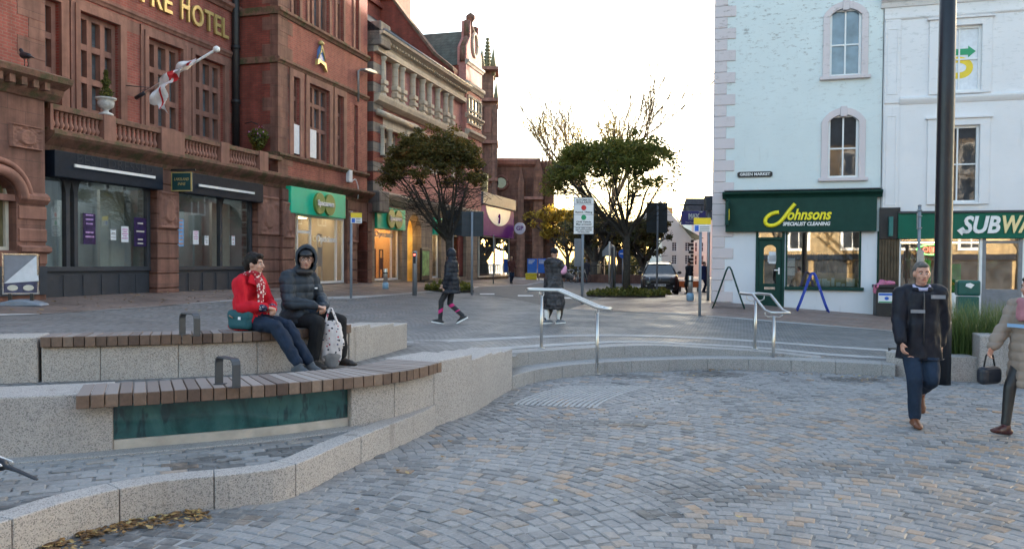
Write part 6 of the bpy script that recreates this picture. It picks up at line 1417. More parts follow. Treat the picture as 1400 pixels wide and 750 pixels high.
def bollard(label, px, pyb, ytop, r, group, kind_):
 p = at_g(px, pyb); h = pole_top(p, px, ytop); root = thing('bollard', label, 'bollard', p, 0, group)
 mb = MB(); mb.lathe([(r, 0), (r, h-.02), (r*.9, h)], n=14); mb.build('post', M_STEEL if kind_ != 'tall' else M_ZINC, root)
 if kind_ == 'steel':
  mb = MB(); mb.lathe([(r*1.5, -.02), (r*1.5, .20), (r*1.1, .26)], n=14); mb.build('foot_sleeve', plain('pale_blue_sleeve', (.25, .42, .58), .5), root)
  mb = MB(); mb.lathe([(r*1.03, 0), (r*1.03, .06)], (0, 0, h-.2), 14); mb.build('band', M_SIGNBACK, root)
 if kind_ == 'tall':
  mb = MB(); mb.box(-r*.5, r*.5, -r-.02, -r+.02, h*.72, h*.97); mb.build('signal_face', M_BLACK, root); mb = MB(); mb.lathe([(.03, 0), (.04, .02), (.02, .05)], (0, -r-.03, h*.90), 8); mb.build('signal_light', emit('signal_red', (1., .08, .05), 2), root)
 return root
bollard('short steel bollard with a pale blue foot outside the lit optician window', 527, 395, 367, .085, 'bollards', 'steel')
bollard('tall slim signal bollard with a red light left of the small tree', 567, 404, 343, .085, 'bollards', 'tall')
bollard('steel bollard with a pale blue foot near the pink quoined corner', 943.5, 411, 377, .085, 'bollards', 'steel')
p = at_g(838, 404); root = thing('signal_post', 'dark square-topped signal post just left of the right tree trunk', 'signal post', p); h = pole_top(p, 838, 338)
mb = MB(); mb.box(-.10, .10, -.07, .07, -.1, h); mb.build('post', M_ANTH, root, bevel=.02); mb = MB(); mb.tube([(.02, -.08, 0), (.02, -.08, h+.02), (-.10, -.08, h+.12)], .03, 8); mb.build('steel_edge', M_STEEL, root)
p = P(833, 386, 56); p.z = gz(p.x, p.y); root = thing('road_sign', 'grey triangular sign back on a pale pole beyond the road', 'road sign', p); h = P(833, 330, 56).z-p.z
mb = MB(); mb.tube([(0, 0, 0), (0, 0, h)], .06, 8); mb.build('pole', M_CREAM, root); z1 = P(833, 332, 56).z-p.z; z0 = P(833, 350, 56).z-p.z
mb = MB(); mb.prism([(-.5, z0), (.5, z0), (.5, z0+.35), (0, z1), (-.5, z0+.35)], .06, .1); mb.build('sign_panel', M_ZINC, root)
p = P(851, 388, 57); p.z = gz(p.x, p.y); root = thing('road_sign', 'small round blue sign on a thin pole behind the right tree', 'road sign', p); h = P(851, 340, 57).z-p.z
mb = MB(); mb.tube([(0, 0, 0), (0, 0, h)], .04, 8); mb.build('pole', M_GREYPOLE, root); mb = MB(); mb.prism([(.32*math.cos(t), h-.35+.32*math.sin(t)) for t in np.linspace(0, 2*math.pi, 21)[:-1]], -.1, -.06); mb.build('disc', M_BLUE, root); mb = MB(); mb.box(-.22, .22, -.12, -.1, h-.39, h-.31); mb.build('bar', M_WHITE, root)
p = P(791, 386, 60); p.z = gz(p.x, p.y); root = thing('parking_machine', 'pale upright panel on legs behind the automatic bollards sign', 'sign', p); mb = MB(); mb.box(-.35, .25, -.05, .05, 1.2, 3.3); mb.build('panel', M_ZINC, root, bevel=.02); mb = MB(); mb.tube([(-.05, 0, 0), (-.05, 0, 1.2)], .05, 8); mb.build('leg', M_GREYPOLE, root)
for (xa, xb, lab, wd_) in ((721, 734.5, 'blue information board with white writing, the left one against the church', 3), (735.5, 760, 'blue information board half hidden by the person in the long coat', 2)):
 YB = 62.; a, b = P(xa, 373, YB), P(xb, 353.5, YB); zg = gz(a.x, YB); root = thing('information_board', lab, 'sign', (a.x, YB, zg), 0, 'blue boards by the church')
 mb = MB(); mb.box(0, b.x-a.x, -.05, .05, a.z-zg, b.z-zg); pn = mb.build('board', M_BLUE, root, bevel=.02); mb = MB()
 for k in range(3): mb.box(.08, (b.x-a.x)*(.75-.12*k), -.06, -.049, b.z-zg-.16-k*.11, b.z-zg-.11-k*.11)
 mb.build('text_lines', M_WHITE, pn)
 mb = MB()
 for x in (.08, b.x-a.x-.08): mb.tube([(x, 0, 0), (x, 0, a.z-zg)], .03, 6)
 mb.build('leg', M_BLACK, root)
p = P(726, 386, 61); p.z = gz(p.x, p.y); root = thing('grit_bin', 'small yellow grit bin at the foot of the blue boards', 'bin', p); mb = MB(); mb.box(-.42, .42, -.3, .3, 0, .32); mb.build('body', M_SIGYEL, root, bevel=.05); mb = MB(); mb.prism([(-.46, .33), (.46, .33), (.40, .5), (-.40, .5)], -.33, .33); mb.build('lid', M_SIGYEL, root, bevel=.03)
YM = 36.; a, b = P(931.5, 307, YM), P(964.5, 288.5, YM); root = thing('projecting_sign', 'violet projecting sign reading MAX on a black bracket above the pavement', 'shop sign', ((a.x+b.x)/2, YM, (a.z+b.z)/2))
w_, h_ = (b.x-a.x)/2, (b.z-a.z)/2; mb = MB(); mb.box(-w_, w_, -.06, .06, -h_, h_); bd = mb.build('board', M_NAVYSIGN, root, bevel=.02)
text('lettering', 'MAX', h_*.85, M_WHITE, bd, (0, -.07, h_*.22), extrude=.006, bold=.02, fit=w_*.95); text('lettering', 'SPIELMANN', h_*.28, M_WHITE, bd, (0, -.07, -h_*.22), extrude=.006, fit=w_*.9); text('lettering', 'The Photo Expert', h_*.3, M_WHITE, bd, (0, -.07, -h_*.68), extrude=.005, fit=w_*1.4)
mb = MB(); mb.tube([(-w_-.1, 0, h_+.28), (w_+1.5, 0, h_+.28)], .03, 6)
for x in (-w_*.7, w_*.7): mb.tube([(x, 0, h_), (x, 0, h_+.28)], .02, 6)
mb.build('bracket', M_BLACK, root)
YL = 26.9; p0 = J.world(-.20, 1.6, 0); root = thing('downpipe', 'dark downpipe box on the side of the pale blue corner building', 'pipe', (p0.x, p0.y, 0)); zt_ = P(969, 268, p0.y).z
mb = MB(); mb.tube([(0, 0, .1), (0, 0, zt_-.5)], .05, 8); mb.build('pipe', M_ZINC, root); mb = MB(); mb.box(-.14, .14, -.14, .14, zt_-.5, zt_); mb.build('hopper', M_ANTH, root)
p = P(942, 391, 46); p.z = gz(p.x, p.y); root = thing('works_barrier', 'low orange plastic barrier on the pavement behind the dark coated person', 'barrier', p); mb = MB(); mb.box(-.62, .62, -.04, .04, .25, .62); mb.build('panel', plain('orange_plastic', (.75, .18, .05), .5), root, bevel=.02); mb = MB(); mb.box(-.6, -.5, -.2, .2, 0, .3); mb.box(.5, .6, -.2, .2, 0, .3); mb.build('foot', M_BLACK, root)
p = at_g(29, 411.5); s = pole_top(p, 29, 340)/1.13; p = P(29, 411.5, p.y-1.5); p.z = gz(p.x, p.y); root = thing('swing_sign', 'white pavement swing sign on a grey water base outside the arched window', 'pavement sign', p, R(14)); s *= .93
mb = MB(); mb.prism([(-.46, 0), (.46, 0), (.40, .05), (.12, .13), (-.12, .13), (-.40, .05)], -.28, .28); mb.build('base', plain('grey_plastic', (.20, .235, .29), .55), root, bevel=.03)
mb = MB()
for x in (-.2, .2): mb.box(x-.03, x+.03, -.04, .04, .11, .25)
mb.build('spring', M_BLACK, root)
mb = MB(); a, b, c, d = -.335, .335, .24, 1.12*s; t = .03
mb.box(a, a+t, -.03, .03, c, d); mb.box(b-t, b, -.03, .03, c, d); mb.box(a+t, b-t, -.03, .03, c, c+t); mb.box(a+t, b-t, -.03, .03, d-t, d); mb.build('frame', M_CHROME, root)
mb = MB(); mb.add([(a+t, -.012, c+t), (b-t, -.012, c+t), (b-t, -.012, c+.27), (a+t, -.012, c+.22)], [(0, 1, 2, 3)]); mb.build('photo_poster', plain('food_poster', (.05, .055, .12), .4, var=.5, scale=14), root)
mb = MB(); mb.add([(a+t, -.012, c+.22), (b-t, -.012, d-t), (a+t, -.012, d-t)], [(0, 1, 2)]); mb.build('grey_backing', plain('poster_back', (.24, .25, .29), .6), root)
mb = MB(); mb.add([(a+t, -.02, c+.22), (b-t+.03, -.035, c+.27), (b-t, -.014, d-t)], [(0, 1, 2)]); mb.build('folded_poster', M_PAPER, root)
mb = MB()
for x, r2 in ((-.15, .10), (.14, .10)): mb.prism([(x+r2*math.cos(q), c+.13+r2*.6*math.sin(q)) for q in np.linspace(0, 2*math.pi, 17)[:-1]], -.016, -.012)
mb.build('plate_picture', M_CREAM, root)
def aboard(label, pxs, pyb, ytop, mat, w, infill, ang):
 p = at_g((pxs[0]+pxs[1])/2, pyb); h = pole_top(p, (pxs[0]+pxs[1])/2, ytop); half = (P(pxs[1], pyb, p.y).x-P(pxs[0], pyb, p.y).x)/2
 root = thing('pavement_board', label, 'pavement sign', p, ang)
 for s in (-1, 1):
  mb = MB(); t = .022
  for y in (-w/2, w/2): mb.tube([(s*half, y, 0), (s*half*.78, y, h*.22), (s*.07, y, h*.93), (s*.02, y, h)], t, 7)
  for q in (.06, .55): x = s*half*(1-q*.98); mb.tube([(x, -w/2, h*q), (x, w/2, h*q)], t*.8, 6)
  mb.tube([(s*.02, -w/2, h), (s*.02, w/2, h)], t, 7); f = mb.build('frame', mat, root)
  if infill:
   m2 = MB(); m2.add([(s*half*.90, -w/2, h*.10), (s*half*.90, w/2, h*.10), (s*.09, w/2, h*.9), (s*.09, -w/2, h*.9), (s*half*.90-.02*s, -w/2, h*.10), (s*half*.90-.02*s, w/2, h*.10), (s*.07, w/2, h*.9), (s*.07, -w/2, h*.9)], [(0, 1, 2, 3), (7, 6, 5, 4), (0, 4, 5, 1), (1, 5, 6, 2), (2, 6, 7, 3), (3, 7, 4, 0)]); m2.build('panel', plain('board_panel', (.16, .20, .19), .35, var=.5, scale=4), f)
 return root
aboard('dark green framed pavement board standing against the pink quoins', (975, 1017), 421, 365, M_GREEN_DK, .55, True, R(-16))
aboard('bright blue pavement board frame in front of the dry cleaner window', (1090, 1131), 426, 373, plain('bright_blue_paint', (.02, .06, .42), .4), .5, False, R(-16))
p = at_g(1209, 432); root = thing('waste_bin', 'black square waste bin with a pink bag stuffed in its top', 'bin', p, -TH); h = pole_top(p, 1209, 387); w_ = (P(1222, 432, p.y).x-P(1197, 432, p.y).x)/2
mb = MB(); mb.prism_z([(-w_, -w_), (w_, -w_), (w_, w_), (-w_, w_)], 0, h*.86); mb.build('body', M_BLACK, root, bevel=.02); mb = MB(); mb.box(-w_-.04, w_+.04, -w_-.04, w_+.04, h*.86, h*.96); mb.build('rim', M_BLACK, root, bevel=.02)
mb = MB(); mb.box(-w_*.8, w_*.8, -w_-.012, -w_-.004, h*.42, h*.72); st = mb.build('sticker', M_PAPER, root)
mb = MB(); mb.box(-w_*.75, w_*.75, -w_-.018, -w_-.012, h*.64, h*.70); mb.prism([(-.05+.06*math.cos(q)+.06, h*.55+.05*math.sin(q)) for q in np.linspace(0, 2*math.pi, 13)[:-1]], -w_-.018, -w_-.012); mb.build('sticker_print', M_BLUE, st); mb = MB(); mb.box(-w_*.75, w_*.75, -w_-.017, -w_-.012, h*.43, h*.46); mb.build('sticker_strip', M_SIGGREEN, st)
bag = None
p = at_g(1322, 441); p.x += .0; root = thing('delivery_box', 'dark green rounded box with a white emblem below the sandwich shop window', 'box', p, -TH); zt_ = P(1322, 383, p.y).z-p.z; zb_ = P(1322, 404, p.y).z-p.z; w_ = (P(1336, 400, p.y).x-P(1307.5, 400, p.y).x)/2
mb = MB(); mb.box(-w_, w_, -.18, .2, zb_, zt_); bx = mb.build('body', plain('teal_green_plastic', (.005, .085, .072), .4), root, bevel=.06, seg=3); mb = MB(); mb.prism([(-.10, zt_-.16), (.04, zt_-.22), (.12, zt_-.12), (.02, zt_-.07), (-.08, zt_-.09)], -.195, -.175); mb.build('emblem', M_WHITE, bx); mb = MB(); mb.box(-w_*.9, w_*.9, -.15, .15, 0, zb_-.02); mb.build('stand', plain('teal_green_plastic', (.005, .085, .072), .4), root, bevel=.03)
u, z = fz(145, 158); w0 = H.world(u, .0, z_rail+.03); root = None; root = thing('stone_urn', 'white stone urn with a clipped conifer on the balcony pier', 'urn', w0, 0); root.scale = (.68, .68, .68)
mb = MB(); k = .30; mb.lathe([(.26, 0), (.26, .06), (.20, .10), (.10, .14), (.09, .2), (.16, .25), (.27, .34), (.30, .48), (.28, .56), (.36, .60), (.38, .66), (.30, .66)], n=18); mb.build('urn', plain('weathered_stone', (.52, .50, .47), .85, var=.3, scale=6, bump=.4), root)
def leafy(name, parent, mat, pts, size, seed=0, spread=1., loc=None, flat=0.):
 """many small leaf faces at the given points"""
 r = np.random.default_rng(seed); pts = np.asarray(pts, float); n = len(pts)
 a = r.normal(size=(n, 3)); a /= np.linalg.norm(a, axis=1)[:, None]; b = np.cross(a, r.normal(size=(n, 3))); b /= np.linalg.norm(b, axis=1)[:, None]
 if flat: a[:, 2] *= (1-flat); b[:, 2] *= (1-flat)
 s = size*r.uniform(.6, 1.35, n)[:, None]
 V = np.stack([pts-a*s, pts+b*s*.55, pts+a*s, pts-b*s*.55], 1).reshape(-1, 3)
 me = bpy.data.meshes.new(name); me.from_pydata(V.tolist(), [], np.arange(4*n).reshape(-1, 4).tolist())
 at = me.attributes.new('tone', 'FLOAT_COLOR', 'FACE'); return me, at, n, r
def set_tone(at, t): c4 = np.ones((len(t), 4), 'f'); c4[:, :3] = np.clip(t, 0, 1)[:, None]; at.data.foreach_set('color', c4.ravel())
def leaves(name, parent, mat, pts, size, tone, seed=0, flat=0., loc=None):
 me, at, n, r = leafy(name, parent, mat, pts, size, seed, flat=flat); set_tone(at, tone(np.asarray(pts), r) if callable(tone) else np.clip(r.normal(tone[0], tone[1], n), 0, 1)); me.materials.append(mat); me.update(); return link(name, me, parent, loc)
r = np.random.default_rng(3); n = 900; t = r.random(n); ph = r.random(n)*6.28; zz = .66+1.05*t; rad = (.26*(1-t)**.7+.03)*(.8+.3*np.sin(zz*16))*np.sqrt(r.random(n))
leaves('conifer', root, M_LEAF_GR, np.stack([rad*np.cos(ph), rad*np.sin(ph), zz], 1), .045, (.25, .2), 4)
u0, z0 = H.uz(186, 134, SB-.1); ptip = P(296, 67.5, 22.2); base = H.world(u0, SB-.1, z0)
root = thing('flagpole', 'white flagpole jutting out over the balcony', 'flagpole', base); d = ptip-base
mb = MB(); mb.tube([(0, 0, 0), d], .035, 10); mb.build('pole', M_WHITE, root); mb = MB(); mb.lathe([(.02, -.09), (.085, -.05), (.10, 0), (.085, .05), (.02, .09)], d, 12); mb.build('finial', M_WHITE, root)
mb = MB(); mb.tube([(0, 0, 0), (d*.12)], .06, 8); pa = H.world(H.uz(170, 117, SB)[0], SB, H.uz(170, 117, SB)[1])-base; mb.tube([pa, d*.22], .012, 5); pb = H.world(H.uz(192, 124, SB)[0], SB, H.uz(192, 124, SB)[1])-base; mb.tube([pb, d*.22], .012, 5); mb.build('bracket', M_ANTH, root)
fl = [(268, 80), (258, 84), (240, 92), (226, 104), (217, 114), (210, 128), (205, 140)]
fr2 = [(268, 82), (262, 88), (250, 98), (240, 106), (229, 117), (227, 138), (230, 155)]
mb = MB(); mb.smooth = True; rows = 22; colsn = 8; vs = []
A_ = spline([tuple(P(x, y, base.y+d.y*.76-(268-x)*.006)) for x, y in fl], rows); B_ = spline([tuple(P(x, y, base.y+d.y*.76-(268-x)*.006-.25)) for x, y in fr2], rows)
for i in range(rows):
 for j in range(colsn+1):
  q = Vector(A_[i]).lerp(Vector(B_[i]), j/colsn); q += Vector((.0, .16*math.sin(i*.9+j*.8)*min(1, i/5), .05*math.sin(j*1.5+i*.5)*min(1, i/4))); vs.append(tuple(q))
fs = []; mi = []
for i in range(rows-1):
 for j in range(colsn):
  fs.append((i*(colsn+1)+j, i*(colsn+1)+j+1, (i+1)*(colsn+1)+j+1, (i+1)*(colsn+1)+j)); mi.append(1 if (8 <= i <= 9 or j == 4) else 0)
mb.add(vs, fs); mb.mi = mi; flg = mb.build('flag', [plain('flag_white', (.72, .70, .71), .8, var=.04), M_RED], fix=False); tag(flg, 'white flag with a red cross blowing on the slanting flagpole', 'flag')
u, z = fz(352, 188); root = thing('hanging_basket', 'hanging basket trailing green leaves and flowers on the hotel wall', 'hanging basket', H.world(H.uz(353, 188, .5)[0], .5, H.uz(353, 188, .5)[1]))
r = np.random.default_rng(9); n = 900; q = r.normal(size=(n, 3)); q /= np.linalg.norm(q, axis=1)[:, None]; q *= (r.random(n)**.4)[:, None]*np.array([.33, .33, .40]); q[:, 2] = np.where(q[:, 2] < 0, q[:, 2]*1.2, q[:, 2]*.8); q[:, :2] *= np.clip(1+.5*q[:, 2:3], .4, 1.2)
leaves('foliage', root, M_LEAF_GR, q, .06, (.45, .2), 5); qf = q[:70]*1.08; qf[:, 2] = np.abs(qf[:, 2])*.9; leaves('flowers', root, plain('petal', (.55, .20, .45), .6, var=.9, scale=9), qf, .045, (.5, .2), 6)
mb = MB(); mb.lathe([(.05, -.2), (.18, -.12), (.22, 0)], n=12); mb.build('basket', M_BLACK, root)
mb = MB(); mb.tube([(0, 0, .45), (-.25, .05, .55), (-.5, .1, .5)], .02, 6); mb.build('bracket', M_BLACK, root)
u, z = fz(487, 97); root = thing('wall_light', 'grey street light on a bracket from the red brick wing', 'street light', H.world(u, -.1, z), H.ang)
mb = MB(); mb.tube([(0, 0, -1.3), (0, 0, 0), (.1, -.15, .06)], .05, 8); mb.build('bracket', M_ZINC, root); mb = MB(); mb.prism([(0, 0), (.5, .04), (1.1, .10), (1.25, .14), (1.1, .22), (.5, .20), (0, .08)], -.32, -.05); mb.build('lamp_head', M_ZINC, root, bevel=.03)
u, z = H.uz(475, 241, 0); root = thing('alarm_box', 'white alarm box with a trailing cable above the optician', 'alarm box', H.world(u, -.05, z), H.ang); mb = MB(); mb.box(-.14, .14, -.12, .05, -.25, .25); mb.build('box', M_PAPER, root, bevel=.02); mb = MB(); mb.tube(spline([(.1, -.1, -.2), (.35, -.15, -.1), (.5, -.2, -.5), (.45, -.2, -.9)], 12).tolist(), .02, 5); mb.build('cable', M_PAPER, root)
u, z = H.uz(249, 248, -.3); c = P(249, 248.5, H.world(u, -.6, 0).y); root = thing('projecting_sign', 'small dark teal hanging sign with gilt edging in front of the hotel pier', 'shop sign', c, R(-6)); a, b = P(235, 262, c.y), P(264, 236, c.y); w_, h_ = (b.x-a.x)/2, (b.z-a.z)/2
mb = MB(); mb.box(-w_, w_, -.04, .04, -h_, h_); bd = mb.build('board', plain('teal_board', (.006, .05, .055), .4), root, bevel=.01); mb = MB()
for z_ in (-h_, h_-.03): mb.box(-w_, w_, -.05, -.038, z_, z_+.03)
for x_ in (-w_, w_-.025): mb.box(x_, x_+.025, -.049, -.038, -h_+.03, h_-.03)
mb.build('gilt_edge', M_GOLD, bd); text('lettering', 'LAKELAND', h_*.42, M_GOLD, bd, (0, -.045, h_*.25), extrude=.003, shear=.25, fit=w_*1.45); text('lettering', 'INNS', h_*.42, M_GOLD, bd, (0, -.045, -h_*.25), extrude=.003, shear=.25, fit=w_*.75)
mb = MB(); mb.box(-w_-.2, w_+.1, -.03, .03, h_+.04, h_+.09); mb.build('bracket', M_BLACK, root)
def poster(label, xa, xb, ya, yb, mat, extra=None, group=None):
 a, b = H.uz(xa, ya, .20), H.uz(xb, yb, .20); w_, h_ = b[0]-a[0], a[1]-b[1]; root = thing('poster', label, 'poster', H.world((a[0]+b[0])/2, .20, (a[1]+b[1])/2), H.ang, group)
 mb = MB(); mb.box(-w_/2, w_/2, -.006, .002, -h_/2, h_/2); s = mb.build('sheet', mat, root)
 mb = MB(); r_ = random.Random(int(xa))
 for k in range(7):
  q = -.42+.84*k/6; ww = r_.uniform(.4, .85)*w_/2
  if r_.random() < .75: mb.box(-ww, ww, -.010, -.006, q*h_, q*h_+h_*.05)
 mb.build('print', extra or M_PAPER, s); return root
poster('tall purple poster at the left of the shop window', 113.5, 130.5, 291, 334, M_POSTER, plain('poster_print', (.40, .25, .50), .5, var=.6, scale=9), 'posters in the hotel shop windows')
poster('dark poster with a plate of food at the right of the window', 183, 200, 297, 337, M_POSTER, M_CREAM, 'posters in the hotel shop windows')
poster('small pink and white bill in the middle of the first window', 165.5, 175.5, 309, 331, M_PAPER, plain('pink_print', (.55, .12, .42), .5, var=.5, scale=20), 'posters in the hotel shop windows')
poster('small white card left of the pink and white bill', 151, 158.5, 313, 328, M_PAPER, M_BLACK, 'posters in the hotel shop windows')
poster('pale blue poster with an orange top beside the carved pier', 243.5, 251, 299, 337, M_POSTER_BLUE, plain('orange_print', (.6, .3, .18), .5), 'posters in the hotel shop windows')
poster('small pink and white bill in the second window', 263.5, 271.5, 315, 334, M_PAPER, plain('pink_print', (.55, .12, .42), .5, var=.5, scale=20), 'posters in the hotel shop windows')
poster('small white card right of the bill in the second window', 279.5, 285, 322, 335, M_PAPER, M_BLACK, 'posters in the hotel shop windows')
poster('small white card in the narrow end pane', 316.5, 321, 322, 335, M_PAPER, M_RED, 'posters in the hotel shop windows')
u = fz(574.5, 360)[0]; root = thing('display_stand', 'black framed stand with a green poster in the lit archway', 'display stand', H.world(u, -.25, gz(*H.world(u, -.25, 0).xy)), H.ang); mb = MB(); mb.box(-.55, .55, -.05, .05, .1, 1.75); mb.build('frame', M_BLACK, root, bevel=.03); mb = MB(); mb.box(-.45, .45, -.065, -.052, .35, 1.6); mb.build('poster', plain('green_print', (.15, .35, .12), .5, var=.7, scale=4), root); mb = MB(); mb.box(-.6, .6, -.25, .25, 0, .1); mb.build('foot', M_BLACK, root)
# ================================================================== trees
def branches(mb, p, d, L, r, depth, rnd, spread=.6, up=.15, n=(2, 3), shrink=.72, tips=None, taper=.62, clip=None):
 pts = [p]; q = p; dd = d.copy()
 for k in range(4):
  dd = (dd+Vector((rnd.gauss(0, .10), rnd.gauss(0, .10), rnd.gauss(0, .06)+up*.15))).normalized(); q = q+dd*(L/4); pts.append(q)
 mb.tube(pts, [r*(1-(1-taper)*k/4) for k in range(5)], 5 if r < .03 else 7, cap=False)
 if tips is not None: tips.append(q)
 if depth <= 0: return
 for k in range(rnd.randint(*n)):
  base = pts[rnd.choice((2, 3, 4, 4))]; side = Vector((rnd.gauss(0, 1), rnd.gauss(0, 1), rnd.gauss(0, .55)+up)).normalized()
  nd = (dd*(1-spread)+side*spread).normalized(); branches(mb, base, nd, L*shrink*rnd.uniform(.75, 1.2), r*taper*rnd.uniform(.75, 1), depth-1, rnd, spread, up, n, shrink, tips, taper)
def street_tree(label, px, py, xl, xr, yt, yb, ymid, trunk_top, mat, seed, tones, holes):
 """pruned umbrella-crowned street tree: dense flat-topped crown above a basket of bare limbs"""
 p = at_g(px, py); rnd = random.Random(seed); root = thing('street_tree', label, 'tree', p, 0, 'flat-topped street trees')
 Y = p.y; a, b = P(xl, yt, Y), P(xr, yb, Y); cx, W_ = (a.x+b.x)/2-p.x, (b.x-a.x)/2; zt, zm, zb = a.z-p.z, P(px, ymid, Y).z-p.z, b.z-p.z; ztr = P(px, trunk_top, Y).z-p.z
 mb = MB(); pts = [(0, 0, -.1), (.02, 0, ztr*.5), (-.02, .02, ztr)]; mb.tube(pts, [.17, .14, .15], 10); mb.build('trunk', M_BARK, root)
 mb = MB(); tips = []
 for k in range(15):
  an = 2*math.pi*k/15+rnd.uniform(-.2, .2); rr = W_*rnd.uniform(.35, .95); e = Vector((cx+rr*math.cos(an), rr*.9*math.sin(an), zm+rnd.uniform(-.1, .45)*(zt-zm))); s = Vector((0, 0, ztr-rnd.uniform(.05, .35))); m = s.lerp(e, .5); m.z -= .12*rr*rnd.uniform(.3, 1.2)
  c = [tuple(q) for q in (s, s.lerp(m, .5)+Vector((rnd.gauss(0, .05), rnd.gauss(0, .05), 0)), m, m.lerp(e, .5)+Vector((rnd.gauss(0, .08), rnd.gauss(0, .08), .05)), e)]; c = spline(c, 9); mb.tube(c.tolist(), np.linspace(.07, .022, 9).tolist(), 6, cap=False)
  for q in range(11):
   i = rnd.randint(2, 8); s2 = Vector(c[i]); dirn = (Vector((math.cos(an+rnd.gauss(0, .9)), math.sin(an+rnd.gauss(0, .9)), rnd.uniform(-.15, .75)))).normalized(); branches(mb, s2, dirn, rnd.uniform(.5, 1.2), .016, 1, rnd, .5, .1, (2, 3), .7, tips)
 mb.build('branch', M_BARK, root, fix=False)
 r = np.random.default_rng(seed); N = 27000; pts = []
 nc = 340; th = r.random(nc)*2*math.pi; rr = r.random(nc)**.46; cxs = cx+W_*rr*np.cos(th); cys = W_*.9*rr*np.sin(th)
 top = zm+(zt-zm)*(1-rr**6)*r.uniform(.5, 1.0, nc)**.8+(zt-zm)*.08*r.normal(size=nc)+(zt-zm)*.16*rr*r.random(nc); lo = zm-(zt-zm)*.10
 czs = np.maximum(top, lo+r.uniform(0, .3, nc))
 keep = np.array([not any((h[0] < x < h[1]) and r.random() < h[2] for h in holes) for x in (cxs-cx)/W_]); cxs, cys, czs = cxs[keep], cys[keep], czs[keep]
 k = r.integers(0, len(cxs), N); s = r.uniform(.16, .38, len(cxs))[k][:, None]*W_/2.3
 q = r.normal(size=(N, 3)); q /= np.linalg.norm(q, axis=1)[:, None]; q *= (r.random(N)**.5)[:, None]*s*np.array([1.25, 1.25, .75]); L = np.stack([cxs, cys, czs], 1)[k]+q
 ct = r.normal(0, .13, len(cxs))[k]
 leaves('crown', root, mat, L, .062, np.clip(tones+ct+r.normal(0, .16, N), 0, 1), seed, .25) if False else None
 me, at, n_, _ = leafy('crown', root, mat, L, .066, seed, flat=.25); set_tone(at, tones+ct+r.normal(0, .16, N)); me.materials.append(mat); me.update(); link('crown', me, root)
 return root, p
t1, p1 = street_tree('dark olive flat-topped street tree on the left, before the banded shops', 614, 398, 525, 661, 190, 345, 256, 322, M_LEAF_DK, 31, .50, [])
t2, p2 = street_tree('green flat-topped street tree on the right, half bare on its right side', 856, 405, 750, 940, 200, 345, 262, 318, M_LEAF_GR, 47, .55, [(.5, 1.2, .85)])
def plant_bed(label, c, rx, ry, seed, n=1400, h=.35, mat=None):
 root = thing('plant_bed', label, 'planting', c, 0, 'low planting round the street trees'); r = np.random.default_rng(seed); mb = MB(); mb.prism_z([(rx*math.cos(a), ry*math.sin(a)) for a in np.linspace(0, 2*math.pi, 25)[:-1]], -.05, .06); mb.build('soil', M_SOIL, root)
 th = r.random(n)*6.28; rr = np.sqrt(r.random(n)); q = np.stack([rx*rr*np.cos(th), ry*rr*np.sin(th), .06+h*r.random(n)*(1-.6*rr**2)*(.6+.6*np.sin(th*5+rr*9)**2)], 1); leaves('ground_cover', root, mat or M_LEAF_GR, q, .075, (.42, .2), seed); return root
plant_bed('low green planting round the foot of the left tree', p1, 1.0, 1.1, 3, h=.42); plant_bed('low green planting round the foot of the right tree', p2, 1.55, 1.2, 4, 1800, .30)
p = at_g(905, 403); r = np.random.default_rng(8); root = thing('shrub', 'small green shrub at the foot of the large dark sign back', 'shrub', p); q = r.normal(size=(500, 3)); q /= np.linalg.norm(q, axis=1)[:, None]; q *= (r.random(500)**.4)[:, None]*np.array([.42, .4, .3]); q[:, 2] = np.abs(q[:, 2])+.03; leaves('foliage', root, M_LEAF_GR, q, .06, (.6, .2), 8)
mb = MB(); [mb.tube([(0, 0, 0), (.2*math.cos(a), .2*math.sin(a), .3)], .012, 5) for a in range(0, 6)]; mb.build('stem', M_BARK, root)
def big_tree(label, x, y, h, crown, trunk_r, mat, nleaf, seed, leaf=.14, bark=None, lean=0., leaf_lo=.3, n=(2, 4), depth=4, tone=(.5, .22), spread=.55, taper=.62):
 z0 = gz(x, y); rnd = random.Random(seed); root = thing('autumn_tree', label, 'tree', (x, y, z0), 0, 'autumn trees beyond the road'); mb = MB(); tips = []
 th = h*.28; mb.tube([(0, 0, -.2), (lean*.3, 0, th*.5), (lean, 0, th)], [trunk_r*1.3, trunk_r, trunk_r*.85], 10); mb.build('trunk', bark or M_BARK, root); mb = MB()
 for k in range(6):
  an = 2*math.pi*k/6+rnd.uniform(-.4, .4); branches(mb, Vector((lean, 0, th*rnd.uniform(.75, 1.))), Vector((math.cos(an)*.55, math.sin(an)*.55, .9)).normalized(), h*.30, trunk_r*.5, depth, rnd, spread, .35, n, .74, tips, taper)
 mb.build('branch', bark or M_BARK, root, fix=False)
 if nleaf:
  r = np.random.default_rng(seed); T = np.array([tuple(t) for t in tips]); T = T[T[:, 2] > h*leaf_lo*.6]; T = T[T[:, 2] < h*crown]; cl = T[r.integers(0, len(T), max(12, nleaf//55))]; k = r.integers(0, len(cl), nleaf); q = r.normal(size=(nleaf, 3))*np.array([.55, .55, .4])*h*.055; ct = r.normal(0, .15, len(cl))[k]; L = cl[k]+q
  me, at, n_, _ = leafy('crown', root, mat, L, leaf, seed); set_tone(at, tone[0]+ct+r.normal(0, tone[1]*.6, nleaf)); me.materials.append(mat); me.update(); link('crown', me, root)
 return root
X = lambda px, Y: P(px, 360, Y).x
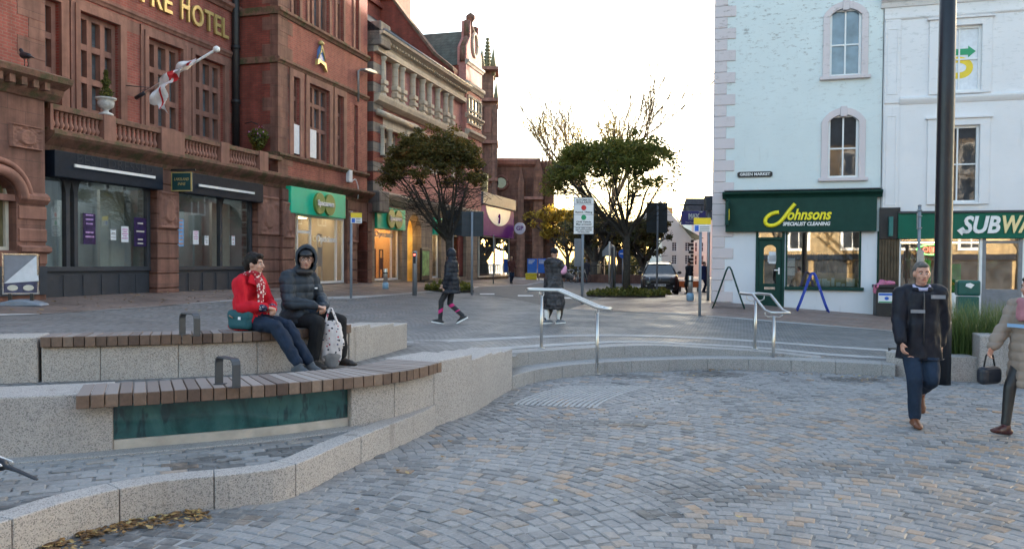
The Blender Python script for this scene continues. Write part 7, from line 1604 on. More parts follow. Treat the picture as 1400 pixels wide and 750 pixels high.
big_tree('tall bare tree with a few yellow leaves rising above the right street tree', X(822, 70), 70, 17.5, .75, .27, M_LEAF_YE, 1500, 5, .11, plain('sunlit_bark', (.30, .22, .13), .9, 0., .3, 7), tone=(.5, .3), depth=4, n=(2, 4), taper=.74, spread=.33)  # golden bark tone paints low sunlight onto the bare branches
big_tree('bright yellow tree beside the end of the red church', X(776, 72), 72, 6.8, 1., .20, M_LEAF_YE, 7000, 6, .15, leaf_lo=.05, tone=(.55, .25))
big_tree('bronze and yellow tree low behind the trunk of the right street tree', X(806, 69), 69, 5.2, 1., .25, M_LEAF_OL, 3500, 7, .15, M_BARK_LT, leaf_lo=.05, tone=(.6, .3))
big_tree('thick old trunk with bronze leaves left of the signal post', X(816, 64), 64, 5.6, 1., .55, M_LEAF_OL, 2200, 12, .15, leaf_lo=.1, tone=(.5, .3))
big_tree('broad olive tree with a bronze tinge above the parked car', X(880, 64), 64, 5.0, 1., .35, M_LEAF_OL, 9000, 8, .15, leaf_lo=.02, tone=(.45, .28))
big_tree('leafy olive tree between the church and the far houses', X(848, 80), 80, 5.8, 1., .35, M_LEAF_OL, 8000, 9, .17, leaf_lo=.02, tone=(.5, .3))
r = np.random.default_rng(12); q = r.random((9000, 3)); q = np.stack([X(720, 100)+(X(915, 100)-X(720, 100))*q[:, 0], 100+8*q[:, 1], gz(8, 100)+(2.2+1.4*np.sin(q[:, 0]*17))*q[:, 2]], 1)
hd = leaves('hedge', None, M_LEAF_OL, q, .22, (.45, .25), 13); tag(hd, 'long dark hedge closing the view behind the autumn trees', 'hedge')
YW = 61.; mb = MB(); xa, xb = X(757, YW), X(905, YW); zw = gz(4, YW); root = thing('low_wall', 'low dark wall and railings beyond the road under the autumn trees', 'wall', (xa, YW, zw)); mb.box(0, xb-xa, 0, .3, -.2, .55); mb.build('wall', M_CHURCH, root); mb = MB()
for k in range(int((xb-xa)/.22)): mb.box(k*.22, k*.22+.03, .12, .15, .55, 1.25)
mb.box(0, xb-xa, .11, .16, 1.18, 1.24); mb.build('railing', M_BLACK, root)
def bicycle(label, px, Y, col):
 x = X(px, Y); root = thing('bicycle', label, 'bicycle', (x, Y, gz(x, Y)), R(12), 'parked bicycles'); mb = None
 for s in (-.52, .52): mb = MB(); mb.tube([(s+.33*math.cos(a), 0, .34+.33*math.sin(a)) for a in np.linspace(0, 2*math.pi, 21)[:-1]], .022, 6, closed=True); w = mb.build('wheel', M_BLACK, root); m2 = MB(); [m2.tube([(s, 0, .34), (s+.32*math.cos(a), 0, .34+.32*math.sin(a))], .004, 4) for a in np.linspace(0, 6.28, 11)[:-1]]; m2.build('spokes', M_CHROME, w)
 mb = MB(); b, c, d, e = (-.52, 0, .34), (-.05, 0, .30), (-.2, 0, .82), (.38, 0, .86)
 for s in ((b, c), (c, d), (b, d), (d, e), (c, e), (e, (.52, 0, .34)), (e, (.36, 0, .98)), (d, (-.23, 0, .92))): mb.tube(s, .018, 6)
 mb.build('frame', col, root); mb = MB(); mb.tube([(-.38, 0, .94), (-.2, 0, .95), (-.1, 0, .93)], [.06, .045, .02], 7); mb.build('saddle', M_BLACK, root); mb = MB(); mb.tube([(.36, -.25, 1.0), (.38, 0, .98), (.36, .25, 1.0)], .014, 6); mb.build('handlebar', M_BLACK, root)
bicycle('dark bicycle leaning in the rack right of the long coated person', 779, 57, M_BLACK); bicycle('pale bicycle in the rack behind the automatic bollards sign', 793, 57.6, M_CREAM)
for k, (px, lb) in enumerate(((773, 'curved steel bicycle hoop nearest the church'), (781, 'curved steel bicycle hoop, middle of the three'), (789, 'curved steel bicycle hoop nearest the sign pole'))):
 x = X(px, 58.5); root = thing('bicycle_stand', lb, 'bicycle stand', (x, 58.5, gz(x, 58.5)), R(20), 'steel bicycle hoops'); mb = MB(); mb.tube([(.42*math.cos(a), 0, .45+.5*math.sin(a)) for a in np.linspace(0, math.pi, 13)]+[(-.42, 0, 0)], .03, 7); mb.tube([(.42, 0, .45), (.42, 0, 0)], .03, 7); mb.build('hoop', M_STEEL, root)
for x, y, h, sd_, lb in ((9., -13., 11., 61, 'bare tree mirrored in the dry cleaner window'), (15., -12., 10., 62, 'bare tree mirrored in the sandwich shop window'), (-1., -14., 11., 63, 'bare tree mirrored in the hotel shop windows')):
 t_ = big_tree(lb, x, y, h, .6, .28, None, 0, sd_, depth=4, n=(2, 3)); t_['group'] = 'bare trees across the square'; t_.name = 'bare_tree'
# ================================================================== parked car
def car(label, px, py, Y, yaw):
 p = P(px, py, Y); p.z = gz(p.x, p.y); root = thing('parked_car', label, 'car', p, yaw)
 PNT = plain('dark_car_paint', (.022, .025, .030), .38, .2, .08, 3, coat=.35, spec=.4); GL = m_glass('car_glass', (.02, .026, .03), .03); TR = plain('grey_trim', (.22, .23, .24), .5, .2)
 sec = [(-2.10, .52, .42, .66, .42, .70), (-2.06, .74, .28, .74, .62, .82), (-1.90, .86, .24, .80, .72, .92), (-1.45, .91, .23, .88, .78, 1.02), (-1.0, .92, .22, .95, .80, 1.08), (-.2, .92, .22, 1.0, .82, 1.10), (.8, .92, .22, 1.02, .82, 1.12), (1.6, .91, .24, 1.03, .80, 1.12), (2.02, .84, .30, 1.02, .72, 1.08), (2.14, .70, .42, .92, .58, .98)]
 prof = lambda s: [(-s[1]*.93, s[2]), (-s[1], s[2]+.18), (-s[1], s[3]-.12), (-s[1]*.97, s[3]), (-s[4], s[5]-.02), (-s[4]*.5, s[5]), (s[4]*.5, s[5]), (s[4], s[5]-.02), (s[1]*.97, s[3]), (s[1], s[3]-.12), (s[1], s[2]+.18), (s[1]*.93, s[2])]
 mb = MB(); mb.smooth = True; k = 12; vs = []; fs = []
 for s in sec: vs += [(x, s[0], z) for x, z in prof(s)]
 for i in range(len(sec)-1):
  for j in range(k): j2 = (j+1) % k; fs.append((i*k+j, i*k+j2, (i+1)*k+j2, (i+1)*k+j))
 fs += [tuple(range(k)), tuple((len(sec)-1)*k+j for j in range(k-1, -1, -1))]; mb.add(vs, fs); body = mb.build('body', PNT, root, bevel=.02)
 cab = [(-1.02, .80, .78, 1.05, 1.07), (-.30, .78, .60, 1.05, 1.53), (.35, .78, .59, 1.08, 1.62), (1.2, .77, .58, 1.08, 1.60), (1.85, .74, .54, 1.06, 1.50), (2.06, .70, .62, 1.04, 1.10)]
 mb = MB(); vs = []; fs = []
 for (y, wb, wt, zb, zt_) in cab: vs += [(-wb, y, zb), (-wt, y, zt_), (wt, y, zt_), (wb, y, zb)]
 for i in range(5):
  for j in range(3): fs.append((i*4+j, i*4+j+1, i*4+4+j+1, i*4+4+j))
 mb.add(vs, fs); mb.build('cabin_glass', GL, root)
 mb = MB();
 rf = [(-.34, .60, 1.54), (.35, .60, 1.635), (1.2, .59, 1.615), (1.9, .55, 1.50)]; vs = [(s*w, y, z+.012-(0 if abs(s) < .9 else .03)) for y, w, z in rf for s in (-1.02, -.5, .5, 1.02)]; mb.smooth = True; mb.add(vs, [(i*4+j, i*4+j+1, i*4+5+j, i*4+4+j) for i in range(3) for j in range(3)]); mb.smooth = False
 for s in (-1, 1):
  mb.tube([(s*.80, -1.03, 1.06), (s*.62, -.33, 1.54)], .04, 6); mb.tube([(s*.62, -.33, 1.54), (s*.61, .35, 1.63), (s*.60, 1.2, 1.61), (s*.56, 1.88, 1.50)], .035, 6); mb.tube([(s*.79, .30, 1.08), (s*.60, .28, 1.61)], .035, 6); mb.tube([(s*.78, 1.25, 1.08), (s*.59, 1.2, 1.59)], .045, 6)
 mb.build('roof', PNT, root)
 mb = MB(); [mb.tube([(s*.56, -.1, 1.62), (s*.56, .1, 1.69), (s*.55, 1.2, 1.68), (s*.54, 1.5, 1.62)], .018, 6) for s in (-1, 1)]; mb.build('roof_rail', TR, root)
 for s in (-1, 1):
  for y in (-1.32, 1.30):
   mb = MB();
   n = 20; prof_w = [(.21, -.10), (.33, -.11), (.345, -.05), (.345, .05), (.33, .11), (.21, .10)]; vs = []; fs = []
   for r_, d in prof_w: vs += [(s*.82+d, y+r_*math.cos(a), .345+r_*math.sin(a)) for a in np.linspace(0, 2*math.pi, n+1)[:-1]]
   for i in range(len(prof_w)-1): fs += [(i*n+j, i*n+(j+1) % n, (i+1)*n+(j+1) % n, (i+1)*n+j) for j in range(n)]
   mb.smooth = True; mb.add(vs, fs); w = mb.build('wheel', M_BLACK, root)
   mb = MB(); [mb.box(s*.90-.01, s*.90+.03, y-.21, y+.21, .32, .37) for _ in (0,)];
   for a in np.linspace(0, math.pi, 6)[:-1]: mb.tube([(s*.915, y-.21*math.cos(a), .345-.21*math.sin(a)), (s*.915, y+.21*math.cos(a), .345+.21*math.sin(a))], .025, 5)
   mb.tube([(s*.915, y+.22*math.cos(a), .345+.22*math.sin(a)) for a in np.linspace(0, 2*math.pi, 17)[:-1]], .02, 5, closed=True); mb.build('rim', M_ZINC, w)
   mb = MB(); mb.tube([(s*.905, y+.41*math.cos(a), .345+.41*math.sin(a)) for a in np.linspace(-.15, math.pi+.15, 15)], .035, 6); mb.build('wheel_arch', M_BLACK, root)
  mb = MB(); mb.add([(s*.50, -2.00, .84), (s*.82, -1.80, .94), (s*.86, -1.72, .82), (s*.80, -1.98, .72), (s*.55, -2.07, .74), (s*.70, -1.85, .93)], [(0, 5, 1, 2, 3, 4)]); mb.add([(s*.52, -2.09, .735), (s*.80, -1.975, .72), (s*.855, -1.82, .80), (s*.84, -1.80, .93), (s*.50, -2.02, .86)], [(0, 1, 2, 3, 4)]); mb.build('headlight', M_CHROME, root)
  mb = MB(); mb.lathe([(.02, -.06), (.09, -.04), (.10, 0), (.09, .07), (.02, .1)], (s*1.0, -.75, 1.10), 10, 1., .6); mb.tube([(s*.80, -.75, 1.06), (s*.95, -.75, 1.09)], .025, 6); mb.build('mirror', PNT, root)
  mb = MB(); mb.lathe([(.02, 0), (.06, .01), (.06, .05), (.02, .06)], (s*.66, -2.08, .42), 10); mb.build('fog_lamp', M_CHROME, root)
 mb = MB(); mb.box(-.46, .46, -2.125, -2.02, .56, .72); mb.box(-.55, .55, -2.12, -2.0, .30, .42); mb.build('grille', M_BLACK, root, bevel=.02)
 mb = MB(); mb.box(-.46, .46, -2.14, -2.1, .725, .745); mb.box(-.46, .46, -2.14, -2.1, .545, .56); mb.box(-.62, .62, -2.13, -2.0, .24, .29); mb.lathe([(.02, 0), (.045, .02), (.02, .09)], (0, -2.11, .76), 8); mb.build('trim', TR, root)
 mb = MB(); mb.box(-.27, .27, -2.15, -2.13, .45, .56); pl = mb.build('number_plate', M_PAPER, root); text('lettering', 'PX12 HVM', .085, M_BLACK, pl, (0, -2.153, .505), extrude=.002, bold=.002, fit=.44)
 return root
car('dark grey crossover car parked facing the square under the sign back', 901, 402, 41.5, R(-9))
# ================================================================== people and birds: continuous remeshed figures
def cap(mb, p0, r0, p1, r1, sx=1., sy=1., hint=(1, 0, 0), n=12):
 """rounded tapered limb; sx, sy flatten its section along / across the hint direction"""
 p0, p1 = Vector(p0), Vector(p1); d = p1-p0
 if d.length < 1e-5: d = Vector((0, 0, 1e-3))
 L = d.length; d.normalize(); a = Vector(hint)-d*Vector(hint).dot(d)
 if a.length < 1e-3: a = d.orthogonal()
 a.normalize(); b = d.cross(a); rings = []
 for t in (-1., -.8, -.45, 0): c = math.sqrt(max(0, 1-t*t)); rings.append((p0+d*(t*r0), r0*max(c, .05)))
 for t in (0, .45, .8, 1.): c = math.sqrt(max(0, 1-t*t)); rings.append((p1+d*(t*r1), r1*max(c, .05)))
 vs = []; k = len(rings)
 for c, r in rings: vs += [c+(a*math.cos(2*math.pi*j/n)*sx+b*math.sin(2*math.pi*j/n)*sy)*r for j in range(n)]
 fs = [tuple(range(n-1, -1, -1)), tuple((k-1)*n+j for j in range(n))]
 for i in range(k-1): fs += [(i*n+j, i*n+(j+1) % n, (i+1)*n+(j+1) % n, (i+1)*n+j) for j in range(n)]
 mb.add(vs, fs)
def ell(mb, c, r, M=None, n=14):
 c = Vector(c); vs = []; m = 9; M = M or Matrix.Identity(3)
 for i in range(m):
  t = math.pi*(i+.02 if i == 0 else i-.02 if i == m-1 else i)/(m-1)
  for j in range(n): a = 2*math.pi*j/n; vs.append(c+M @ Vector((r[0]*math.sin(t)*math.cos(a), r[1]*math.sin(t)*math.sin(a), r[2]*math.cos(t))))
 fs = [tuple(range(n)), tuple((m-1)*n+j for j in range(n-1, -1, -1))]
 for i in range(m-1): fs += [(i*n+j, (i+1)*n+j, (i+1)*n+(j+1) % n, i*n+(j+1) % n) for j in range(n)]
 mb.add(vs, fs)
def grow(name, mb, mats, parent, vox=.012, smooth=6, fold=0., fscale=9., quilt=0., qper=.075, label=None, qaxis=(0, 0, 1), qrange=None):
 """one continuous skin over the overlapping volumes, then folds or quilting pressed into it"""
 me = bpy.data.meshes.new('tmp'); me.from_pydata([tuple(v) for v in mb.v], [], mb.f); bm = bmesh.new(); bm.from_mesh(me); bmesh.ops.recalc_face_normals(bm, faces=bm.faces); bm.to_mesh(me); bm.free()
 ob = bpy.data.objects.new('tmp', me); COL.objects.link(ob)
 m = ob.modifiers.new('r', 'REMESH'); m.mode = 'VOXEL'; m.voxel_size = vox; m.adaptivity = 0
 s = ob.modifiers.new('s', 'SMOOTH'); s.iterations = smooth; s.factor = .5
 out = flatten(ob); bpy.data.meshes.remove(me); out.name = name
 if fold or quilt:
  n = len(out.vertices); co = np.empty(n*3, 'f'); no = np.empty(n*3, 'f'); out.vertices.foreach_get('co', co); out.vertex_normals.foreach_get('vector', no); co = co.reshape(-1, 3); no = no.reshape(-1, 3); d = np.zeros(n)
  if fold: d += np.array([mnoise.noise((p[0]*fscale, p[1]*fscale, p[2]*fscale*.55))*fold+mnoise.noise((p[0]*fscale*2.3+9, p[1]*fscale*2.3, p[2]*fscale*1.4))*fold*.5 for p in co])
  if quilt: q = (co @ np.array(qaxis))/qper; w = np.abs(np.sin(q*math.pi)); d += (np.sqrt(w)-.75)*quilt
  co = co+no*d[:, None]; out.vertices.foreach_set('co', co.ravel().astype('f'))
 out.polygons.foreach_set('use_smooth', [True]*len(out.polygons)); out.materials.clear(); out.materials.append(mats); out.update()
 o = link(name, out, parent)
 if label: o['label'] = label
 return o
M_SKIN = plain('skin', (.50, .29, .215), .5, var=.10, scale=14, bump=.05); M_SKIN2 = plain('skin_ruddy', (.52, .275, .20), .5, var=.12, scale=14, bump=.05)
M_HAIR_DK = plain('dark_hair', (.010, .006, .005), .55, var=.4, scale=30, bump=.6, spec=.25); M_HAIR_GR = plain('grey_hair', (.09, .085, .08), .6, var=.3, scale=30, bump=.6); M_HAIR_BL = plain('fair_hair', (.36, .24, .12), .55, var=.3, scale=30, bump=.6)
M_EYEW = plain('eye_white', (.62, .60, .57), .25, var=.02); M_LIP = plain('lips', (.34, .10, .085), .45, var=.08, scale=20)
def cloth(name, col, rough=.85, var=.16, scale=9, bump=.25): return plain(name, col, rough, 0., var, scale, bump, spec=.3)
def frame_of(fwd, tilt=0.):
 f = Vector(fwd).normalized(); r = f.cross(Vector((0, 0, 1))).normalized(); u = r.cross(f); return Matrix((r, f, u)).transposed()
def add_head(mb, c, M, s=1., nose=1., ears=True):
 A = lambda x, y, z: Vector(c)+M @ (Vector((x, y, z))*s)
 ell(mb, A(0, -.012, .022), (.074*s, .093*s, .098*s), M); ell(mb, A(0, .018, -.040), (.060*s, .068*s, .078*s), M); ell(mb, A(0, .052, -.085), (.032*s, .030*s, .028*s), M)
 cap(mb, A(0, .080, .012), .011*s, A(0, .106*nose, -.026), .0145*s); ell(mb, A(-.013, .092, -.030), (.010*s,)*3, M); ell(mb, A(.013, .092, -.030), (.010*s,)*3, M)
 cap(mb, A(-.042, .066, .026), .012*s, A(.042, .066, .026), .012*s)
 for q in (-1, 1):
  ell(mb, A(q*.040, .058, -.026), (.024*s, .022*s, .024*s), M)
  if ears: ell(mb, A(q*.076, -.008, -.008), (.012*s, .024*s, .034*s), M)
 cap(mb, A(-.018, .083, -.058), .009*s, A(.018, .083, -.058), .009*s)
def face_parts(root, c, M, s=1., smile=0., glasses=False, brow=M_HAIR_DK):
 A = lambda x, y, z: Vector(c)+M @ (Vector((x, y, z))*s)
 for q in (-1, 1):
  mb = MB(); ell(mb, A(q*.030, .0735, .004), (.0135*s, .010*s, .0080*s), M, 10); mb.smooth = True; mb.sm = [True]*len(mb.f); e = mb.build('eye', M_EYEW, root)
  mb = MB(); ell(mb, A(q*.030, .0815, .004), (.0062*s, .0035*s, .0062*s), M, 8); mb.sm = [True]*len(mb.f); mb.build('iris', M_HAIR_DK, e)
  mb = MB(); mb.tube([A(q*.014, .086, .024), A(q*.030, .085, .030), A(q*.046, .073, .025)], .0042*s, 6); mb.build('eyebrow', brow, root)
 mb = MB(); mb.tube([A(-.026, .080, -.056+smile), A(-.010, .0915, -.060), A(.010, .0915, -.060), A(.026, .080, -.056+smile)], [.002*s, .006*s, .006*s, .002*s], 6); mb.build('mouth', M_LIP, root)
 if glasses:
  mb = MB()
  for q in (-1, 1): mb.tube([A(q*.032+.024*math.cos(t), .098-.010*abs(math.cos(t)), .003+.019*math.sin(t)) for t in np.linspace(0, 2*math.pi, 15)[:-1]], .0024*s, 5, closed=True); mb.tube([A(q*.056, .088, .006), A(q*.076, -.01, .008)], .002*s, 5)
  mb.tube([A(-.009, .102, .006), A(.009, .102, .006)], .0024*s, 5); mb.build('glasses', M_BLACK, root)
def add_hand(mb, w, d, palm_n, s=1., curl=.5, side=1):
 """palm with four unequal bent fingers and a thumb from its side; d = direction of fingers, palm_n = where the palm faces"""
 w = Vector(w); d = Vector(d).normalized(); n = Vector(palm_n); n = (n-d*n.dot(d)).normalized(); x = d.cross(n)*side
 cap(mb, w, .024*s, w+d*.035*s, .030*s, 1.15, .62, x); cap(mb, w+d*.03*s, .031*s, w+d*.075*s, .034*s, 1.22, .50, x)
 for k, (off, ln) in enumerate(((-.030, .066), (-.010, .076), (.011, .070), (.030, .054))):
  b = w+d*.082*s+x*off*s; c = curl*(1+.12*k); d1 = (d*math.cos(c*.6)+n*math.sin(c*.6)); d2 = (d*math.cos(c*1.5)+n*math.sin(c*1.5)); d3 = (d*math.cos(c*2.2)+n*math.sin(c*2.2)); L = ln*s
  p1 = b+d1*L*.45; p2 = p1+d2*L*.33; p3 = p2+d3*L*.25; cap(mb, b-d*.01*s, .0095*s, p1, .009*s, n=8); cap(mb, p1, .009*s, p2, .0082*s, n=8); cap(mb, p2, .0082*s, p3, .007*s, n=8)
 b = w+d*.028*s-x*.030*s; q = (d*.65-x*.65+n*.35).normalized(); p1 = b+q*.038*s; p2 = p1+(q*.5+d*.6+n*.35).normalized()*.032*s; cap(mb, b, .0135*s, p1, .011*s, n=8); cap(mb, p1, .011*s, p2, .009*s, n=8)
def add_shoe(mb, ankle, fwd, L=.26, zsole=None, up=Vector((0, 0, 1)), w=.045):
 a = Vector(ankle); f = Vector(fwd).normalized(); u = up; h = .085
 heel = a-f*.055-u*(h-.042); ball = a+f*(L-.13)-u*(h-.036); toe = a+f*(L-.085)-u*(h-.030); s = f.cross(u)
 cap(mb, a+u*.01, .047, a-u*.02, .050, 1, 1.1, s); cap(mb, heel, .042, ball, .040, 1.05, .85, s); cap(mb, ball, .044, toe, .032, 1.15, .75, s); cap(mb, a-u*.02+f*.01, .045, ball+u*.004, .034, 1, 1, s)
def sole(name, ankle, fwd, mat, parent, L=.26, up=Vector((0, 0, 1)), t=.022):
 a = Vector(ankle); f = Vector(fwd).normalized(); s = f.cross(up); c = a-up*.085; mb = MB(); pts = []
 for q, w in ((-.10, .018), (-.085, .034), (-.03, .040), (.06, .042), (.11, .050), (.16, .044), (.19, .022)): pts.append((q, w))
 ring = [c+f*q*L/.26+s*w for q, w in pts]+[c+f*q*L/.26-s*w for q, w in reversed(pts)]; n = len(ring)
 mb.add([tuple(v) for v in ring]+[tuple(v+up*t) for v in ring], [tuple(range(n-1, -1, -1)), tuple(range(n, 2*n))]+[(i, (i+1) % n, (i+1) % n+n, i+n) for i in range(n)]); return mb.build(name, mat, parent)
def W2L(rz, v): return Matrix.Rotation(-rz, 3, 'Z') @ Vector(v)
def face_dir(v): return math.atan2(-v[0], v[1])
def place(label, loc, fwd, group=None): rz = face_dir(fwd); return thing('person', label, 'person', loc, rz, group), rz
# ---------------------------------------------------------------- woman in the red coat, sitting
fwd = Vector((.93, -.37, 0)); loc = (-2.97, 8.97, .975); pr, rz = place('seated person in a red coat and spotted scarf with a small teal bag', loc, fwd)
hd = frame_of(W2L(rz, (.97, -.16, -.06))); hc = Vector((0, .10, .735)); nk = Vector((0, .055, .60))
hips = [Vector((s*.09, .03, .095)) for s in (-1, 1)]; knees = [Vector((-.085, .47, .045)), Vector((.095, .45, .05))]; ank = [Vector((-.07, .79, -.375)), Vector((.075, .74, -.375))]
sh = [Vector((s*.165, .02, .52)) for s in (-1, 1)]; el = [Vector((-.235, .08, .27)), Vector((.235, .10, .27))]; wr = [Vector((-.06, .30, .235)), Vector((.075, .31, .255))]
mb = MB(); add_head(mb, hc, hd, .98); cap(mb, nk-Vector((0, .01, .06)), .055, hc+Vector((0, -.02, -.04)), .05); cap(mb, (0, 0, .12), .12, (0, .02, .5), .11, 1.2, .8)
for i in (0, 1):
 cap(mb, hips[i], .07, knees[i], .05); cap(mb, knees[i], .048, ank[i], .034); cap(mb, sh[i], .045, el[i], .038); cap(mb, el[i], .036, wr[i], .024)
add_hand(mb, wr[0], (.75, .45, -.12), (0, .2, -1), .98, .85, 1); add_hand(mb, wr[1], (-.72, .45, -.16), (0, -.2, -1), .98, .9, -1)
grow('body', mb, M_SKIN, pr, .0085, 3); face_parts(pr, hc, hd, .98)
mb = MB(); cap(mb, (0, -.01, .10), .185, (0, .0, .30), .165, 1.08, .86); cap(mb, (0, .0, .30), .165, (0, .02, .47), .150, 1.18, .80); cap(mb, sh[0]+Vector((.05, 0, .03)), .075, sh[1]+Vector((-.05, 0, .03)), .075); cap(mb, (0, .03, .52), .10, (0, .05, .585), .072)
for i in (0, 1): cap(mb, sh[i], .082, el[i], .070); cap(mb, el[i], .070, wr[i]*.93+el[i]*.07, .052)
cap(mb, (-.14, .02, .0+.05), .07, (-.17, .02, -.02+.03), .06); cap(mb, (-.11, .0, .10), .125, (-.12, .14, .10), .09); cap(mb, (.11, .0, .10), .12, (.12, .16, .10), .085); cap(mb, (0, -.13, .06), .10, (0, -.15, .05), .08, 1.6, .8)
M_REDCOAT = cloth('red_wool', (.52, .008, .022), .85, .14, 7); grow('coat', mb, M_REDCOAT, pr, .010, 3, .024, 8)
mb = MB()
for i, s in ((0, -1), (1, 1)): b = Vector((0, .055, .585)); mb.add([tuple(b+Vector(v)) for v in ((s*.02, .075, .0), (s*.10, .05, .035), (s*.15, .06, -.06), (s*.06, .125, -.10), (s*.02, .09, .006), (s*.10, .065, .041), (s*.15, .075, -.054), (s*.06, .14, -.094))], [(0, 1, 2, 3), (7, 6, 5, 4), (0, 4, 5, 1), (1, 5, 6, 2), (2, 6, 7, 3), (3, 7, 4, 0)])
mb.build('collar', M_REDCOAT, pr, bevel=.006)
mb = MB()
for i in (0, 1): cap(mb, hips[i]+Vector((0, .0, 0)), .105, knees[i], .078); cap(mb, knees[i], .080, ank[i]+Vector((0, -.02, .05)), .062)
cap(mb, hips[0], .11, hips[1], .11); grow('jeans', mb, cloth('dark_denim', (.011, .022, .046), .8, .25, 8), pr, .010, 3, .022, 9)
mb = MB(); [add_shoe(mb, ank[i], (.05*(1-2*i)*-1, .97, -.12), .25) for i in (0, 1)]; grow('shoes', mb, plain('grey_suede', (.07, .08, .095), .8), pr, .010, 3)
mb = MB(); A = lambda x, y, z: hc+hd @ Vector((x, y, z)); ell(mb, A(0, -.028, .040), (.088, .100, .098), hd); ell(mb, A(0, -.075, -.02), (.070, .055, .085), hd); ell(mb, A(0, .045, .088), (.060, .045, .032), hd)
for q in (-1, 1): ell(mb, A(q*.070, .005, .045), (.022, .05, .05), hd)
grow('hair', mb, M_HAIR_DK, pr, .010, 2, .010, 26)
def m_scarf():
 m, nt, b = mat_new('spotted_scarf'); t = NT(nt); v = t.coord('Object'); vo = t.new('TexVoronoi'); vo.inputs['Scale'].default_value = 32; t.link(v, vo.inputs['Vector']); t.link(t.ramp(vo.outputs['Distance'], [(.30, (.70, .62, .58)), (.42, (.30, .012, .025))]), b.inputs['Base Color']); b.inputs['Roughness'].default_value = .9; return m
mb = MB(); c = Vector((0, .06, .612)); mb2 = [tuple(c+Vector((.088*math.cos(a), .082*math.sin(a), .02*math.sin(a+.6)))) for a in np.linspace(0, 2*math.pi, 13)]
for p, q in zip(mb2[:-1], mb2[1:]): cap(mb, p, .030, q, .030, n=8)
fall = [(.02, .14, .59), (.035, .19, .50), (.04, .205, .40), (.05, .215, .30)]
for p, q in zip(fall[:-1], fall[1:]): cap(mb, p, .042, q, .045, 1.2, .45, (1, 0, 0), 10)
fall = [(-.03, .14, .59), (-.02, .185, .50), (-.02, .20, .42)]
for p, q in zip(fall[:-1], fall[1:]): cap(mb, p, .038, q, .04, 1.1, .5, (1, 0, 0), 10)
grow('scarf', mb, m_scarf(), pr, .009, 2, .006, 20)
def m_dots():
 m, nt, b = mat_new('spotted_cuff'); t = NT(nt); v = t.coord('Object'); vo = t.new('TexVoronoi'); vo.inputs['Scale'].default_value = 60; t.link(v, vo.inputs['Vector']); t.link(t.ramp(vo.outputs['Distance'], [(.28, (.6, .6, .62)), (.34, (.012, .015, .06))]), b.inputs['Base Color']); return m
MD = m_dots()
for i in (0, 1): d_ = (wr[i]-el[i]).normalized(); mb = MB(); cap(mb, wr[i]-d_*.055, .054, wr[i]-d_*.015, .046); grow('cuff', mb, MD, pr, .010, 2)
bagc = Vector((.20, .06, .155)); bt = thing('shoulder_bag', 'small teal cross-body bag at the hip of the red-coated person', 'bag', Vector(loc)+Matrix.Rotation(rz, 3, 'Z') @ bagc, rz+math.pi/2)
mb = MB(); mb.box(-.15, .15, -.05, .05, -.11, .10); mb.build('bag_body', plain('teal_fabric', (.008, .075, .095), .75, var=.15, bump=.2), bt, bevel=.045, seg=3); mb = MB(); mb.box(-.155, .155, -.056, .056, -.02, .104); mb.build('flap', plain('teal_fabric', (.008, .075, .095), .75, var=.15, bump=.2), bt, bevel=.045, seg=3); mb = MB(); mb.box(.02, .055, -.062, -.056, -.0, .03); mb.build('tab', M_PAPER, bt); mb = MB(); mb.tube([(-.10, -.062, .045), (-.05, -.066, .02)], .007, 6); mb.build('zip_pull', plain('tan', (.30, .16, .10), .6), bt)
bt.location.z = .975+.125
# ---------------------------------------------------------------- person in the hooded dark coat, sitting beside
fwd = Vector((.86, -.51, 0)); loc = (-2.56, 9.50, .975); pr, rz = place('seated person in a dark hooded coat, smiling, in glasses and cap', loc, fwd)
hd = frame_of(W2L(rz, (.20, -.97, -.10))); hc = Vector((-.01, .14, .79)); nk = Vector((0, .08, .64))
hips = [Vector((s*.10, .02, .10)) for s in (-1, 1)]; knees = [Vector((-.20, .47, .06)), Vector((.14, .46, .06))]; ank = [Vector((-.22, .50, -.385)), Vector((.15, .42, -.385))]
sh = [Vector((s*.185, .03, .56)) for s in (-1, 1)]; el = [Vector((-.27, .13, .29)), Vector((.27, .14, .29))]; wr = [Vector((-.07, .36, .235)), Vector((.06, .37, .25))]
mb = MB(); add_head(mb, hc, hd, 1.); cap(mb, nk-Vector((0, .02, .06)), .06, hc+Vector((0, -.02, -.05)), .052); cap(mb, (0, 0, .12), .13, (0, .03, .54), .12, 1.2, .8)
for i in (0, 1): cap(mb, hips[i], .075, knees[i], .052); cap(mb, knees[i], .05, ank[i], .036); cap(mb, sh[i], .048, el[i], .04); cap(mb, el[i], .038, wr[i], .025)
add_hand(mb, wr[0], (.72, .45, -.22), (0, .1, -1), 1., .9, 1); add_hand(mb, wr[1], (-.70, .45, -.28), (0, -.2, -1), 1., .95, -1)
grow('body', mb, M_SKIN, pr, .0085, 3); face_parts(pr, hc, hd, 1., .008, True)
mb = MB(); cap(mb, (0, -.01, .12), .20, (0, .01, .32), .185, 1.10, .88); cap(mb, (0, .01, .32), .185, (0, .04, .50), .165, 1.2, .84); cap(mb, sh[0]+Vector((.05, 0, .03)), .085, sh[1]+Vector((-.05, 0, .03)), .085); cap(mb, (0, .03, .56), .12, (0, .06, .63), .10)
for i in (0, 1): cap(mb, sh[i], .094, el[i], .082); cap(mb, el[i], .082, wr[i]*.90+el[i]*.10, .058)
cap(mb, (-.11, .0, .10), .14, (-.15, .20, .11), .105); cap(mb, (.11, .0, .10), .14, (.13, .20, .11), .105); cap(mb, (0, -.12, .07), .12, (0, -.15, .06), .09, 1.6, .8)
